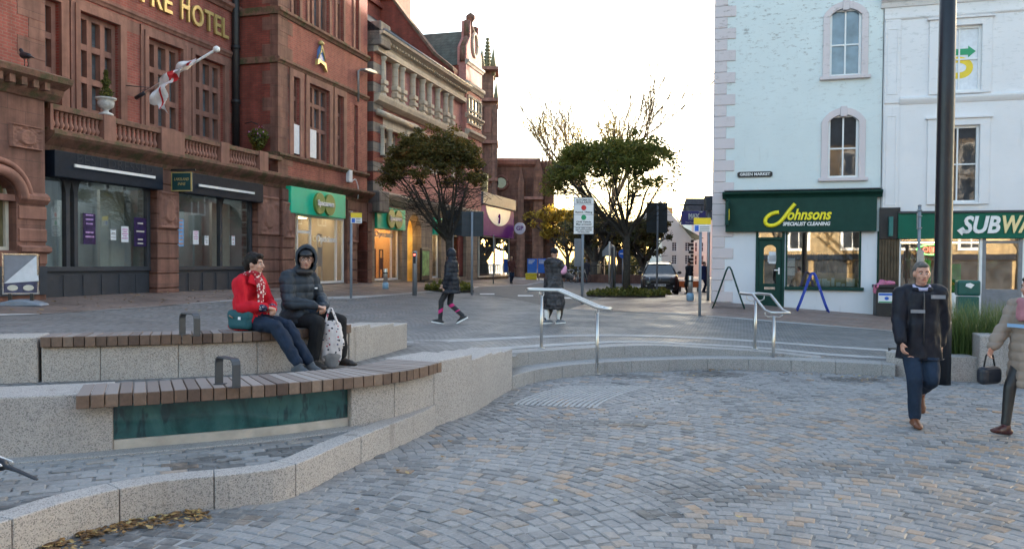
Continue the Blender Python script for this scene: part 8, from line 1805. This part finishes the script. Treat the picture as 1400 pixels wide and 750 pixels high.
M_GCOAT = cloth('slate_coat', (.034, .045, .06), .7, .2, 7); grow('coat', mb, M_GCOAT, pr, .009, 2, .020, 8, .018, .10)
A = lambda x, y, z: hc+hd @ Vector((x, y, z)); mb = MB(); ell(mb, A(0, -.052, .03), (.125, .125, .145), hd); ell(mb, A(0, -.06, -.09), (.120, .105, .10), hd)
ring = [A(.108*math.cos(a), .028-.02*math.sin(a), .018+.138*math.sin(a)) for a in np.linspace(-.9, math.pi+.9, 17)]
for p, q in zip(ring[:-1], ring[1:]): cap(mb, p, .024, q, .024, n=8)
hood = grow('hood', mb, M_GCOAT, pr, .010, 3, .010, 10)
bm = bmesh.new(); bm.from_mesh(hood.data); inv = hd.transposed(); kill = []
for v in bm.verts:
 q = inv @ (v.co-hc)
 if q.y > .008 and (q.x/.100)**2+((q.z+.006)/.136)**2 < 1: kill.append(v)
bmesh.ops.delete(bm, geom=kill, context='VERTS'); bm.to_mesh(hood.data); bm.free(); so_ = hood.modifiers.new('thickness', 'SOLIDIFY'); so_.thickness = .012
mb = MB(); ell(mb, A(0, .0, .062), (.085, .096, .060), hd); cap(mb, A(-.035, .078, .066), .018, A(.035, .078, .066), .018, n=10); vis = [(-.055, .08, .062), (0, .118, .060), (.055, .08, .062)]
for p, q in zip(vis[:-1], vis[1:]): cap(mb, A(*p), .014, A(*q), .014, n=8)
cap(mb, A(-.04, .085, .064), .010, A(.04, .085, .064), .010); cap(mb, A(-.03, .105, .062), .009, A(.03, .105, .062), .009); grow('cap', mb, M_BLACK, pr, .008, 2)
mb = MB(); c = nk+Vector((0, .02, -.0)); pts = [tuple(c+Vector((.075*math.cos(a), .078*math.sin(a), .0))) for a in np.linspace(0, 2*math.pi, 13)]
for p, q in zip(pts[:-1], pts[1:]): cap(mb, p, .042, q, .042, n=8)
grow('snood', mb, M_BLACK, pr, .010, 2, .006, 18)
mb = MB()
for i in (0, 1): cap(mb, hips[i], .115, knees[i], .092); cap(mb, knees[i], .092, ank[i]+Vector((0, -.01, .05)), .075)
cap(mb, hips[0], .12, hips[1], .12); grow('trousers', mb, cloth('black_trousers', (.010, .011, .014), .85, .25, 8), pr, .012, 4, .012, 8)
mb = MB(); add_shoe(mb, ank[0], (-.25, .97, 0), .26); add_shoe(mb, ank[1], (.1, .99, 0), .26); grow('shoes', mb, plain('dark_brown_shoe', (.03, .022, .018), .6), pr, .010, 3)
q = Matrix.Rotation(rz, 3, 'Z'); mb = MB(); c = Vector((.13, .245, .53)); mb.box(-.02, .02, -.006, .006, -.008, .008); o = mb.build('badge', M_PAPER, pr, loc=Vector((-.09, .215, .45)))
tb = thing('tote_bag', 'white patterned tote bag hanging from the dark-coated person\'s hands', 'bag', Vector(loc)+q @ Vector((-.03, .52, -.455)), R(8))
def m_tote():
 m, nt, b = mat_new('patterned_cotton'); t = NT(nt); v = t.coord('Object'); vo = t.new('TexVoronoi'); vo.inputs['Scale'].default_value = 24; t.link(v, vo.inputs['Vector']); sp = t.new('SeparateColor'); t.link(vo.outputs['Color'], sp.inputs[0]); pal = t.ramp(sp.outputs[0], [(0, (.012, .012, .03)), (.35, (.30, .02, .05)), (.6, (.05, .06, .14)), (.8, (.42, .06, .10))], 'CONSTANT'); n = t.noise(v, 30, 2); k = t.ramp(t.math('ADD', vo.outputs['Distance'], t.math('MULTIPLY', t.math('SUBTRACT', n, .5), .5)), [(.24, (1,)*3), (.30, (0,)*3)]); t.link(t.mix(k, (.66, .62, .62), pal), b.inputs['Base Color']); b.inputs['Roughness'].default_value = .9; return m
mb = MB(); cap(mb, (0, 0, .10), .085, (0, 0, .42), .085, 1.45, .55, (1, 0, 0)); cap(mb, (0, 0, .25), .10, (0, .01, .46), .08, 1.5, .45, (1, 0, 0)); grow('bag_body', mb, m_tote(), tb, .010, 3, .014, 9)
mb = MB(); cap(mb, (0, 0, .03), .06, (0, 0, .12), .085, 1.45, .62, (1, 0, 0)); grow('grey_base', mb, cloth('grey_cotton', (.26, .25, .25)), tb, .010, 3, .008, 9)
mb = MB()
for y in (-.03, .03): mb.tube(spline([(-.07, y, .50), (-.045, y*.6, .60), (-.01, 0, .69), (.03, y*.6, .61), (.07, y, .50)], 14).tolist(), .012, 6)
mb.build('handle', m_tote(), tb)
# ---------------------------------------------------------------- standing and walking figures
def walker(label, loc, fwd, H=1.7, stride=.28, vox=.013, coat=None, coat_len=.80, legs=None, shoe=None, hair=None, skin=M_SKIN, head_dir=None, quilt=0., arms=(.25, -.25), lean=.0, hood=False, cuffs=None, lead=1, coat_w=1., lift=0., facep=True, leg_w=1., sole_mat=None, hands=True, hairlen='short', bend=(.0, .0), beanie=None, skirt=False, back_lift=None, elbow=.25):
 """walking or standing adult; +y is forward. lead = which side (+1 right) is in front"""
 pr, rz = place(label, loc, fwd); k = H/1.7; up = Vector((0, 0, 1)); hipz = .90*k
 pel = Vector((0, 0, hipz)); tl = lean; chest = Vector((0, tl*.6, 1.22*k)); nk = Vector((0, tl*.9+.01, 1.42*k)); hc = Vector((0, tl+.035, 1.575*k))
 hd = frame_of(W2L(rz, head_dir)) if head_dir is not None else frame_of((0, 1, -.05)); s = k*.98
 hips = [Vector((q*.095*k, 0, hipz-.02)) for q in (-1, 1)]; ank = []; knee = []; toe = []
 for i, q in ((0, -1), (1, 1)):
  front = (q == lead); y = stride*(1 if front else -1); z = .088
  fd = Vector((0, 1, 0)); upv = Vector((0, 0, 1))
  if not front and back_lift is not None: z = back_lift; fd = Vector((0, .62, -.78)); upv = Vector((0, .78, .62))
  elif not front and stride > .12: z = .088+.07; fd = Vector((0, .88, -.47)); upv = Vector((0, .47, .88))
  elif front and stride > .2: fd = Vector((0, .985, .17)); upv = Vector((0, -.17, .985))
  a = Vector((q*.075*k, y, z)); h = hips[i]; d = a-h; L1, L2 = .43*k, .42*k; D = min(d.length, (L1+L2)*.999); dn = d.normalized(); ca = (L1*L1+D*D-L2*L2)/(2*L1*D); an = math.acos(max(-1, min(1, ca))); fwd_ = Vector((0, 1, 0)); pn = (fwd_-dn*fwd_.dot(dn)).normalized(); kn = h+(dn*math.cos(an)+pn*math.sin(an))*L1
  ank.append(h+dn*D); knee.append(kn); toe.append((fd, upv))
 shs = [Vector((q*.175*k, tl*.85, 1.37*k)) for q in (-1, 1)]; els = []; wrs = []
 for i, q in ((0, -1), (1, 1)):
  an = arms[i]; e = shs[i]+Vector((q*.055, math.sin(an)*.29*k, -math.cos(an)*.29*k)); a2 = an+elbow; w = e+Vector((-q*.01, math.sin(a2)*.25*k, -math.cos(a2)*.25*k)); els.append(e); wrs.append(w)
 mb = MB(); add_head(mb, hc, hd, s); cap(mb, nk-Vector((0, 0, .05)), .055*k, hc-Vector((0, .015, .04)), .05*k); cap(mb, pel, .11*k, chest, .115*k, 1.2, .8); cap(mb, chest, .115*k, nk-Vector((0, 0, .08)), .07*k, 1.5, .8)
 for i in (0, 1):
  cap(mb, hips[i], .075*k, knee[i], .05*k); cap(mb, knee[i], .05*k, ank[i], .034*k); cap(mb, shs[i], .048*k, els[i], .04*k); cap(mb, els[i], .038*k, wrs[i], .025*k)
  if hands: add_hand(mb, wrs[i], (wrs[i]-els[i]), (-1 if i else 1, 0, 0), k, .55, -1 if i else 1)
  fd, uv = toe[i]; cap(mb, ank[i], .035, ank[i]+fd*.1-uv*.05, .03)
 grow('body', mb, skin, pr, min(vox, .010) if facep else vox, 3)
 if facep: face_parts(pr, hc, hd, s)
 mb = MB(); cw = coat_w; zb = hipz+.52*k-coat_len*k
 zl = zb-.10; cap(mb, (-.05, .015, zl), .168*cw*k, (.05, .015, zl), .168*cw*k, 1, 1); cap(mb, (0, .01, zl+.1), .170*cw*k, (0, tl*.3, 1.05*k), .150*cw*k, 1.2, .9); cap(mb, (0, tl*.3, 1.05*k), .150*cw*k, (0, tl*.8, 1.30*k), .150*cw*k, 1.22, .80); cap(mb, shs[0]+Vector((.04, 0, .02)), .075*cw*k, shs[1]+Vector((-.04, 0, .02)), .075*cw*k); cap(mb, (0, tl*.85, 1.37*k), .10*k, nk+Vector((0, 0, .01)), .072*k)
 if skirt: cap(mb, (0, 0, zb+.12), .19*cw*k, (0, 0, 1.0*k), .155*cw*k, 1.2, .95)
 for i in (0, 1): cap(mb, shs[i], .080*cw*k, els[i], .070*cw*k); cap(mb, els[i], .068*cw*k, wrs[i]*.92+els[i]*.08, .052*cw*k)
 if hood == 'down': cap(mb, (-.07, -.09+tl, 1.40*k), .07, (.07, -.09+tl, 1.40*k), .07)
 co = grow('coat', mb, coat, pr, vox, 3, .020, 7, quilt, .095)
 bm = bmesh.new(); bm.from_mesh(co.data); hv = zb+.015   # a level hem
 ar = [v for v in bm.verts if v.co.z < hv and (v.co.xy.length < .262*cw*k)]
 keepz = min(w.z for w in wrs)-.25
 for v in ar: v.co.z = hv+(v.co.z-hv)*.02
 bm.to_mesh(co.data); bm.free(); hem = hv
 mb = MB()
 for i in (0, 1): cap(mb, hips[i], .096*k*leg_w, knee[i], .074*k*leg_w); cap(mb, knee[i], .072*k*leg_w, ank[i]+Vector((0, 0, .03)), .056*k*leg_w)
 cap(mb, hips[0], .10*k*leg_w, hips[1], .10*k*leg_w); lg = grow('trousers', mb, legs, pr, vox, 4, .010 if leg_w > .9 else .003, 9)
 bm = bmesh.new(); bm.from_mesh(lg.data); bmesh.ops.delete(bm, geom=[v for v in bm.verts if v.co.z > hem+.03 and coat_len < .85], context='VERTS'); bm.to_mesh(lg.data); bm.free()
 for i in (0, 1):
  fd, uv = toe[i]; mb = MB(); add_shoe(mb, ank[i], fd, .26*k, up=uv); sh_ = grow('shoe', mb, shoe, pr, min(vox, .011), 3)
  if sole_mat: sole('sole', ank[i], fd, sole_mat, sh_, .27*k, uv, .03)
 A = lambda x, y, z: hc+hd @ (Vector((x, y, z))*s)
 mb = MB()
 if beanie: ell(mb, A(0, -.012, .050), (.092*s, .108*s, .092*s), hd); grow('hat', mb, beanie, pr, min(vox, .011), 2, .004, 20)
 elif hood is True:
  ell(mb, A(0, -.04, .02), (.115*s, .125*s, .135*s), hd); ell(mb, A(0, -.05, -.10), (.11*s, .10*s, .09*s), hd); grow('hood', mb, coat, pr, vox, 2, .008, 12)
 if hair is not None and hood is not True:
  mb = MB(); ell(mb, A(0, -.030, .040), (.085*s, .096*s, .092*s), hd)
  if hairlen == 'long': ell(mb, A(0, -.06, -.06), (.090*s, .06*s, .14*s), hd)
  else: ell(mb, A(0, -.07, -.01), (.070*s, .045*s, .07*s), hd)
  ell(mb, A(0, .035, .085), (.055*s, .045*s, .03*s), hd)
  if not beanie or hairlen == 'long': grow('hair', mb, hair, pr, min(vox, .011), 2, .008, 24)
 return pr, rz, dict(hips=hips, knee=knee, ank=ank, wr=wrs, el=els, sh=shs, hc=hc, hd=hd, lg=lg, toe=toe, nk=nk, k=k)
p = PZ(1262, 582, 0); p.y += .12
M_NAVYJ = cloth('navy_jacket', (.008, .010, .019), .6, .3, 6); M_JEAN = cloth('blue_jeans', (.013, .026, .052), .8, .3, 7)
mp, rz, J_ = walker('walking person in a navy jacket and jeans passing the black lamp post', (p.x, p.y, 0), (-.22, -.97, 0), 1.78, .20, .012, M_NAVYJ, .74, M_JEAN, plain('brown_leather', (.16, .055, .022), .45, var=.2), M_HAIR_GR, M_SKIN2, (-.20, -.97, -.05), arms=(-.22, .24), lean=.03, lead=1, coat_w=1.12, back_lift=.30, leg_w=1.08)
mb = MB(); k = J_['k']; mb.box(-.20, -.06, .0, .012, -.02, .02); o = mb.build('chest_strip', plain('grey_reflective', (.22, .23, .26), .5), mp, loc=Vector((.0, .195, 1.34*k)));
mb = MB(); mb.box(-.08, .06, .0, .012, -.018, .018); mb.build('chest_strip', plain('grey_reflective', (.22, .23, .26), .5), mp, loc=Vector((.08, .205, 1.19*k)))
mb = MB(); mb.tube([(0, .135, 1.42*k), (0, .175, 1.34*k), (0, .188, 1.15*k), (0, .178, .85*k)], .007, 6); mb.build('zip', plain('zip_grey', (.05, .05, .055), .4), mp)
mb = MB(); c = J_['nk']; pts = [tuple(c+Vector((.095*math.sin(a), .02-.09*math.cos(a), -.01))) for a in np.linspace(-2.4, 2.4, 11)]
for a, b in zip(pts[:-1], pts[1:]): cap(mb, a, .030, b, .030, n=8)
grow('jacket_collar', mb, M_NAVYJ, mp, .011, 2, .008, 14)
mb = MB(); c = J_['nk']+Vector((0, .03, .02)); mb.tube([tuple(c+Vector((.078*math.cos(a), .07*math.sin(a), -.03*math.sin(a)))) for a in np.linspace(-.3, math.pi+.3, 11)], .020, 7); mb.build('collar', plain('lilac_collar', (.42, .42, .60), .8), mp)
p = PZ(1399, 596, 0); p.y += .05
wp, rz, J_ = walker('walking person in a long beige quilted coat at the right edge, with a dark bag', (p.x+.12, p.y+.02, 0), (-.93, -.36, 0), 1.64, .27, .012, cloth('beige_quilt', (.27, .215, .18), .7, .12, 6), .92, M_BLACK, plain('oxblood_shoe', (.06, .012, .012), .4), M_HAIR_DK, M_SKIN2, (-.95, -.3, -.05), .014, arms=(-.35, .45), lean=.02, lead=1, coat_w=1.22, leg_w=.85, hairlen='short')
mb = MB(); c = J_['nk']+Vector((0, .02, .01)); pts = [tuple(c+Vector((.085*math.cos(a), .085*math.sin(a), -.01))) for a in np.linspace(0, 2*math.pi, 13)]
for a, b in zip(pts[:-1], pts[1:]): cap(mb, a, .040, b, .040, n=8)
cap(mb, c+Vector((0, .1, -.03)), .05, c+Vector((0, .13, -.16)), .05, 1.3, .5); grow('scarf', mb, cloth('pink_scarf', (.38, .17, .20), .9), wp, .011, 2, .010, 16)
mb = MB(); mb.box(-.10, .09, .0, .012, -.018, .018); mb.build('blue_strap', plain('pale_blue_strap', (.25, .42, .66), .6), wp, loc=Vector((.03, .205, 1.17*J_['k'])))
w = J_['wr'][1]; hb = thing('handbag', 'dark handbag carried by the person in the beige coat', 'bag', Vector(wp.location)+Matrix.Rotation(rz, 3, 'Z') @ (w+Vector((.02, .02, -.40))), rz+R(90)); mb = MB(); mb.box(-.14, .14, -.06, .06, .02, .21); mb.build('bag_body', plain('navy_leather', (.015, .02, .032), .5), hb, bevel=.055, seg=3); mb = MB(); mb.tube([(-.08, 0, .2), (-.05, 0, .32), (.0, 0, .36), (.05, 0, .32), (.08, 0, .2)], .009, 6); mb.build('handle', M_BLACK, hb)
p = PG(617, 443); walk = cloth('black_puffer', (.012, .015, .024), .45, .25, 6)
def m_leg():
 m, nt, b = mat_new('patched_leggings'); t = NT(nt); v = t.coord('Object'); sp = t.new('SeparateXYZ'); t.link(v, sp.inputs[0])
 d = t.math('ADD', sp.outputs[2], t.math('MULTIPLY', sp.outputs[1], .55)); a = t.math('MULTIPLY', t.math('GREATER_THAN', d, .37), t.math('LESS_THAN', d, .45)); a2 = t.math('MULTIPLY', t.math('GREATER_THAN', d, .20), t.math('LESS_THAN', d, .235)); a2 = t.math('MULTIPLY', a2, t.math('GREATER_THAN', sp.outputs[0], .02)); f = t.math('MAXIMUM', a, a2); t.link(t.mix(f, (.018, .020, .026), (.62, .02, .19)), b.inputs['Base Color']); b.inputs['Roughness'].default_value = .7; return m
gp, rz, J_ = walker('walking person in a black puffer jacket and black leggings with pink patches', (p.x, p.y, p.z), (-1, .18, 0), 1.66, .235, .014, walk, .74, m_leg(), plain('black_trainer', (.02, .02, .023), .6), None, M_SKIN, (-.8, .6, -.1), .012, arms=(.05, .35), hood=True, lead=-1, coat_w=1.32, leg_w=.88, sole_mat=M_WHITE, facep=False)
p = PG(756, 443)
def m_camo():
 m, nt, b = mat_new('dark_camouflage'); t = NT(nt); v = t.coord('Object'); n = t.noise(v, 5.5, 3, .5, .8); t.link(t.ramp(n, [(.40, (.012, .012, .016)), (.47, (.03, .03, .036)), (.55, (.055, .052, .06)), (.62, (.018, .018, .024))], 'CONSTANT'), b.inputs['Base Color']); b.inputs['Roughness'].default_value = .6; return m
cp_, rz, J_ = walker('person in a long dark camouflage coat and black beanie, seen from behind', (p.x, p.y, p.z), (.72, .69, 0), 1.68, .12, .014, m_camo(), 1.10, M_BLACK, plain('grey_trainer', (.12, .14, .17), .6, var=.5, scale=18), M_HAIR_GR, M_SKIN, (.6, .8, -.1), .010, arms=(.35, .5), hood='down', lead=1, coat_w=1.25, skirt=True, beanie=cloth('black_beanie', (.010, .011, .018)), facep=False, sole_mat=M_WHITE, hairlen='short', elbow=.8)
mb = MB(); c = J_['nk']; pts = [tuple(c+Vector((.10*math.cos(a), -.03+.11*math.sin(a), -.05-.03*math.cos(a)))) for a in np.linspace(math.pi*.6, math.pi*1.35, 8)]
for a, b in zip(pts[:-1], pts[1:]): cap(mb, a, .028, b, .028, n=8)
grow('pink_lining', mb, cloth('pink_fleece', (.62, .03, .22)), cp_, .012, 1)
for i in (0, 1): mb = MB(); a = J_['ank'][i]; cap(mb, a+Vector((0, 0, .02)), .052, a+Vector((0, -.0, .19)), .058); grow('sock', mb, M_WHITE, cp_, .012, 2)
e = J_['el'][1]*.6+J_['sh'][1]*.4; mb = MB(); cap(mb, e+Vector((.0, 0, -.03)), .098, e+Vector((.0, 0, .03)), .098); grow('sleeve_band', mb, plain('pink_white_band', (.72, .30, .46), .6, var=.7, scale=9), cp_, .014, 1)
def far(label, px, py, fwd, H, coat, legs, hair, **kw):
 p = PG(px, py); return walker(label, (p.x, p.y, p.z), fwd, H, kw.pop('stride', .15), .022, coat, kw.pop('coat_len', .72), legs, M_BLACK, hair, facep=False, hands=False, **kw)
far('fair-haired person in a rust jacket and jeans passing the purple shop', 699, 388, (.3, -.95, 0), 1.68, cloth('rust_jacket', (.12, .045, .035)), M_JEAN, M_HAIR_BL, hairlen='long', arms=(.2, .6), elbow=.9)
far('dark figure by the shop window, behind the left street tree', 603, 382, (-.2, 1, 0), 1.7, M_BLACK, M_BLACK, M_HAIR_DK, stride=.05)
p = P(942.5, 408, 37); far('person in a dark padded coat near the steel bollard by the corner', 942, 402, (-.8, -.4, 0), 1.75, cloth('dark_padded', (.014, .017, .024)), M_BLACK, M_HAIR_DK, stride=.06, coat_w=1.3)
far('person in blue workwear at the corner, partly hidden by the pink quoins', 962, 400, (.6, -.6, 0), 1.75, cloth('blue_workwear', (.02, .035, .11)), cloth('dark_blue_trousers', (.012, .016, .04)), M_HAIR_DK, stride=.08, coat_w=1.2)
far('person in a tan coat walking beyond the road under the trees', 819, 386.5, (.8, .5, 0), 1.68, cloth('tan_coat', (.36, .26, .15)), cloth('tan_trousers', (.10, .08, .06)), M_HAIR_BL, stride=.2)
far('person in a striped dark top by the bicycles under the trees', 802, 386.8, (-.4, .9, 0), 1.75, cloth('charcoal_top', (.05, .052, .06)), M_BLACK, M_HAIR_GR, stride=.12)
# ---------------------------------------------------------------- birds
def bird(label, loc, rz, s, pied, cut=0.):
 root = thing('magpie' if pied else 'pigeon', label, 'bird', loc, rz); mb = MB(); leg = .085
 cap(mb, (0, -.07, leg+.075), .045, (0, .06, leg+.10), .055, 1., .95); cap(mb, (0, .07, leg+.12), .035, (0, .11, leg+.165), .028); ell(mb, (0, .125, leg+.185), (.027, .033, .028)); cap(mb, (0, .15, leg+.185), .010, (0, .185, leg+.178), .003)
 cap(mb, (0, -.08, leg+.075), .036, (0, -.20, leg+.035), .018, 1.1, .5, (1, 0, 0))
 if pied: cap(mb, (0, -.18, leg+.045), .022, (0, -.34, leg-.015), .018, 1.3, .35, (1, 0, 0))
 mb.v = [tuple(Vector(v)*s) for v in mb.v]; grow('body', mb, plain('black_plumage', (.008, .009, .014), .35) if pied else plain('grey_plumage', (.02, .022, .028), .5), root, .007*s, 3)
 if pied:
  mb = MB(); [cap(mb, (q*.048, .03, leg+.12), .022, (q*.052, -.11, leg+.085), .012, .5, 1., (1, 0, 0)) for q in (-1, 1)]; cap(mb, (0, .03, leg+.055), .036, (0, -.04, leg+.05), .034); mb.v = [tuple(Vector(v)*s) for v in mb.v]; grow('white_patch', mb, M_WHITE, root, .007*s, 2)
 mb = MB()
 for q in (-1, 1):
  mb.tube([tuple(Vector(v)*s) for v in ((q*.025, 0, leg+.05), (q*.025, -.02, leg*.55), (q*.025, 0, .004))], .006*s, 6)
  for a in (-.5, 0, .5, math.pi): mb.tube([tuple(Vector(v)*s) for v in ((q*.025, 0, .005), (q*.025+.035*math.sin(a), .035*math.cos(a), .003))], .004*s, 5)
 mb.build('legs', M_BLACK, root); return root
p = PZ(4, 666, TZ+.005); bird('black and white magpie standing at the left edge on the lower terrace', (p.x-.08, p.y+.02, TZ+.004), R(82), .95, True)
zc_ = zcb+.60; w0 = H.world(H.uz(38, 105, yl-.2)[0], yl-.15, 0); bird('dark pigeon sitting on the mossy ledge of the hotel bay', (w0.x, w0.y, zc_-.04), R(60), 1.5, False)
# ---------------------------------------------------------------- pink bag in the bin, grasses, leaves
p = at_g(1209, 432); h = pole_top(p, 1209, 387); w0 = Vector((p.x, p.y, p.z+h*.95)); bg = thing('bin_bag', 'crumpled pink bag hanging over the rim of the black bin', 'bag', w0, -TH); mb = MB(); cap(mb, (-.26, -.22, -.05), .09, (-.05, -.15, .06), .10); cap(mb, (-.1, -.1, .05), .10, (.18, -.1, .06), .08); cap(mb, (-.28, -.22, -.04), .07, (-.30, -.24, -.22), .05); grow('bag_body', mb, plain('pink_plastic', (.50, .14, .25), .45, var=.3), bg, .016, 2, .03, 9)
r = np.random.default_rng(21); q0 = PZ(1300, 519.5, 0); nb = 5200
bx = np.concatenate([r.uniform(0.15, 2.9, nb)]); by = r.uniform(.45, 1.5, nb); V = []; F = []; tn = []
for i in range(nb):
 x, y = q0.x+bx[i]-.05, q0.y+by[i]-.30*bx[i]; hgt = r.uniform(.55, 1.0); a = r.uniform(0, 6.28); bend = r.uniform(.10, .50); w = r.uniform(.003, .007); dx, dy = math.cos(a), math.sin(a); px_, py_ = -dy*w, dx*w; o = len(V)
 for t in (0, .35, .7, 1.):
  b = bend*t*t; ww = 1-t*.85; V += [(x+dx*b+px_*ww, y+dy*b+py_*ww, .30+hgt*(t-.18*t*t*bend*2)), (x+dx*b-px_*ww, y+dy*b-py_*ww, .30+hgt*(t-.18*t*t*bend*2))]
 F += [(o+2*k, o+2*k+1, o+2*k+3, o+2*k+2) for k in range(3)]; tt = np.clip(r.normal(.4, .2), 0, 1); tn += [tt, tt, min(1, tt+.2)]
me = bpy.data.meshes.new('ornamental_grass'); me.from_pydata(V, [], F); at = me.attributes.new('tone', 'FLOAT_COLOR', 'FACE'); set_tone(at, np.array(tn)); me.materials.append(M_GRASSBLADE); gr = link('ornamental_grass', me); kind(gr, 'stuff'); gr['label'] = 'tall green grasses growing in the granite planter'; gr['category'] = 'grass'
def litter(name, pts, size, seed, label, z=None):
 pts = np.asarray(pts, float); r = np.random.default_rng(seed); n = len(pts); zz = GZ(pts)+.02 if z is None else np.full(n, z); V = []; F = []
 for i in range(n):
  s = size*r.uniform(.5, 1.3); a = r.uniform(0, 6.28); c, s_ = math.cos(a), math.sin(a); o = len(V); tz = r.uniform(.1, .6, 6)*s
  for k, (u, v) in enumerate(((-1, 0), (-.3, .55), (.4, .5), (1, 0), (.4, -.5), (-.3, -.55))): V.append((pts[i, 0]+(u*c-v*s_)*s, pts[i, 1]+(u*s_+v*c)*s, zz[i]+tz[k]))
  F.append(tuple(range(o, o+6)))
 me = bpy.data.meshes.new(name); me.from_pydata(V, [], F); at = me.attributes.new('tone', 'FLOAT_COLOR', 'FACE'); set_tone(at, r.random(n)); me.materials.append(M_FALLEN); o = link(name, me); kind(o, 'stuff'); o['label'] = label; o['category'] = 'leaves'; return o
r = np.random.default_rng(33)
pts = []
for _ in range(170): px, py = r.uniform(110, 480), r.normal(404, 7); pts.append(PG(px, max(399, py)).xy)
for _ in range(40): pts.append(PG(r.uniform(0, 330), r.uniform(408, 432)).xy)
litter('fallen_leaves', pts, .045, 1, 'scattered autumn leaves on the paving outside the hotel')
i0 = int(frac_at(KERB, (-2.95, 4.4))*89); i1 = int(frac_at(KERB, (-2.2, 5.5))*89); pts = []
for _ in range(400): i = r.integers(i0, i1+1); d = abs(r.normal(0, .10)); q = offset2(KERB, -d-.02)[i]; pts.append(q+r.normal(0, .04, 2))
pts = [q for q in pts if np.min(np.linalg.norm(KERB-q, axis=1)) > .02]; litter('fallen_leaves', pts, .027, 2, 'drift of brown leaves against the foot of the front kerb', .006)
pts = [PZ(r.normal(968, 26), r.normal(503.5, 1.6)-0, 0).xy for _ in range(160)]+[PZ(r.normal(1185, 30), r.normal(518, 2.5), 0).xy for _ in range(40)]+[PZ(r.uniform(720, 1200), r.uniform(508, 515), 0).xy for _ in range(40)]
pts = [q for q in pts if q[1] < np.interp(q[0], ST1[:, 0], ST1[:, 1])-.03]; litter('fallen_leaves', pts, .026, 3, 'thin line of leaves gathered at the foot of the steps', .008)
pts = [PZ(r.uniform(420, 1380), r.uniform(540, 740), 0).xy for _ in range(26)]; litter('fallen_leaves', pts, .025, 4, 'single leaves lying on the setts of the sunken floor', .01)
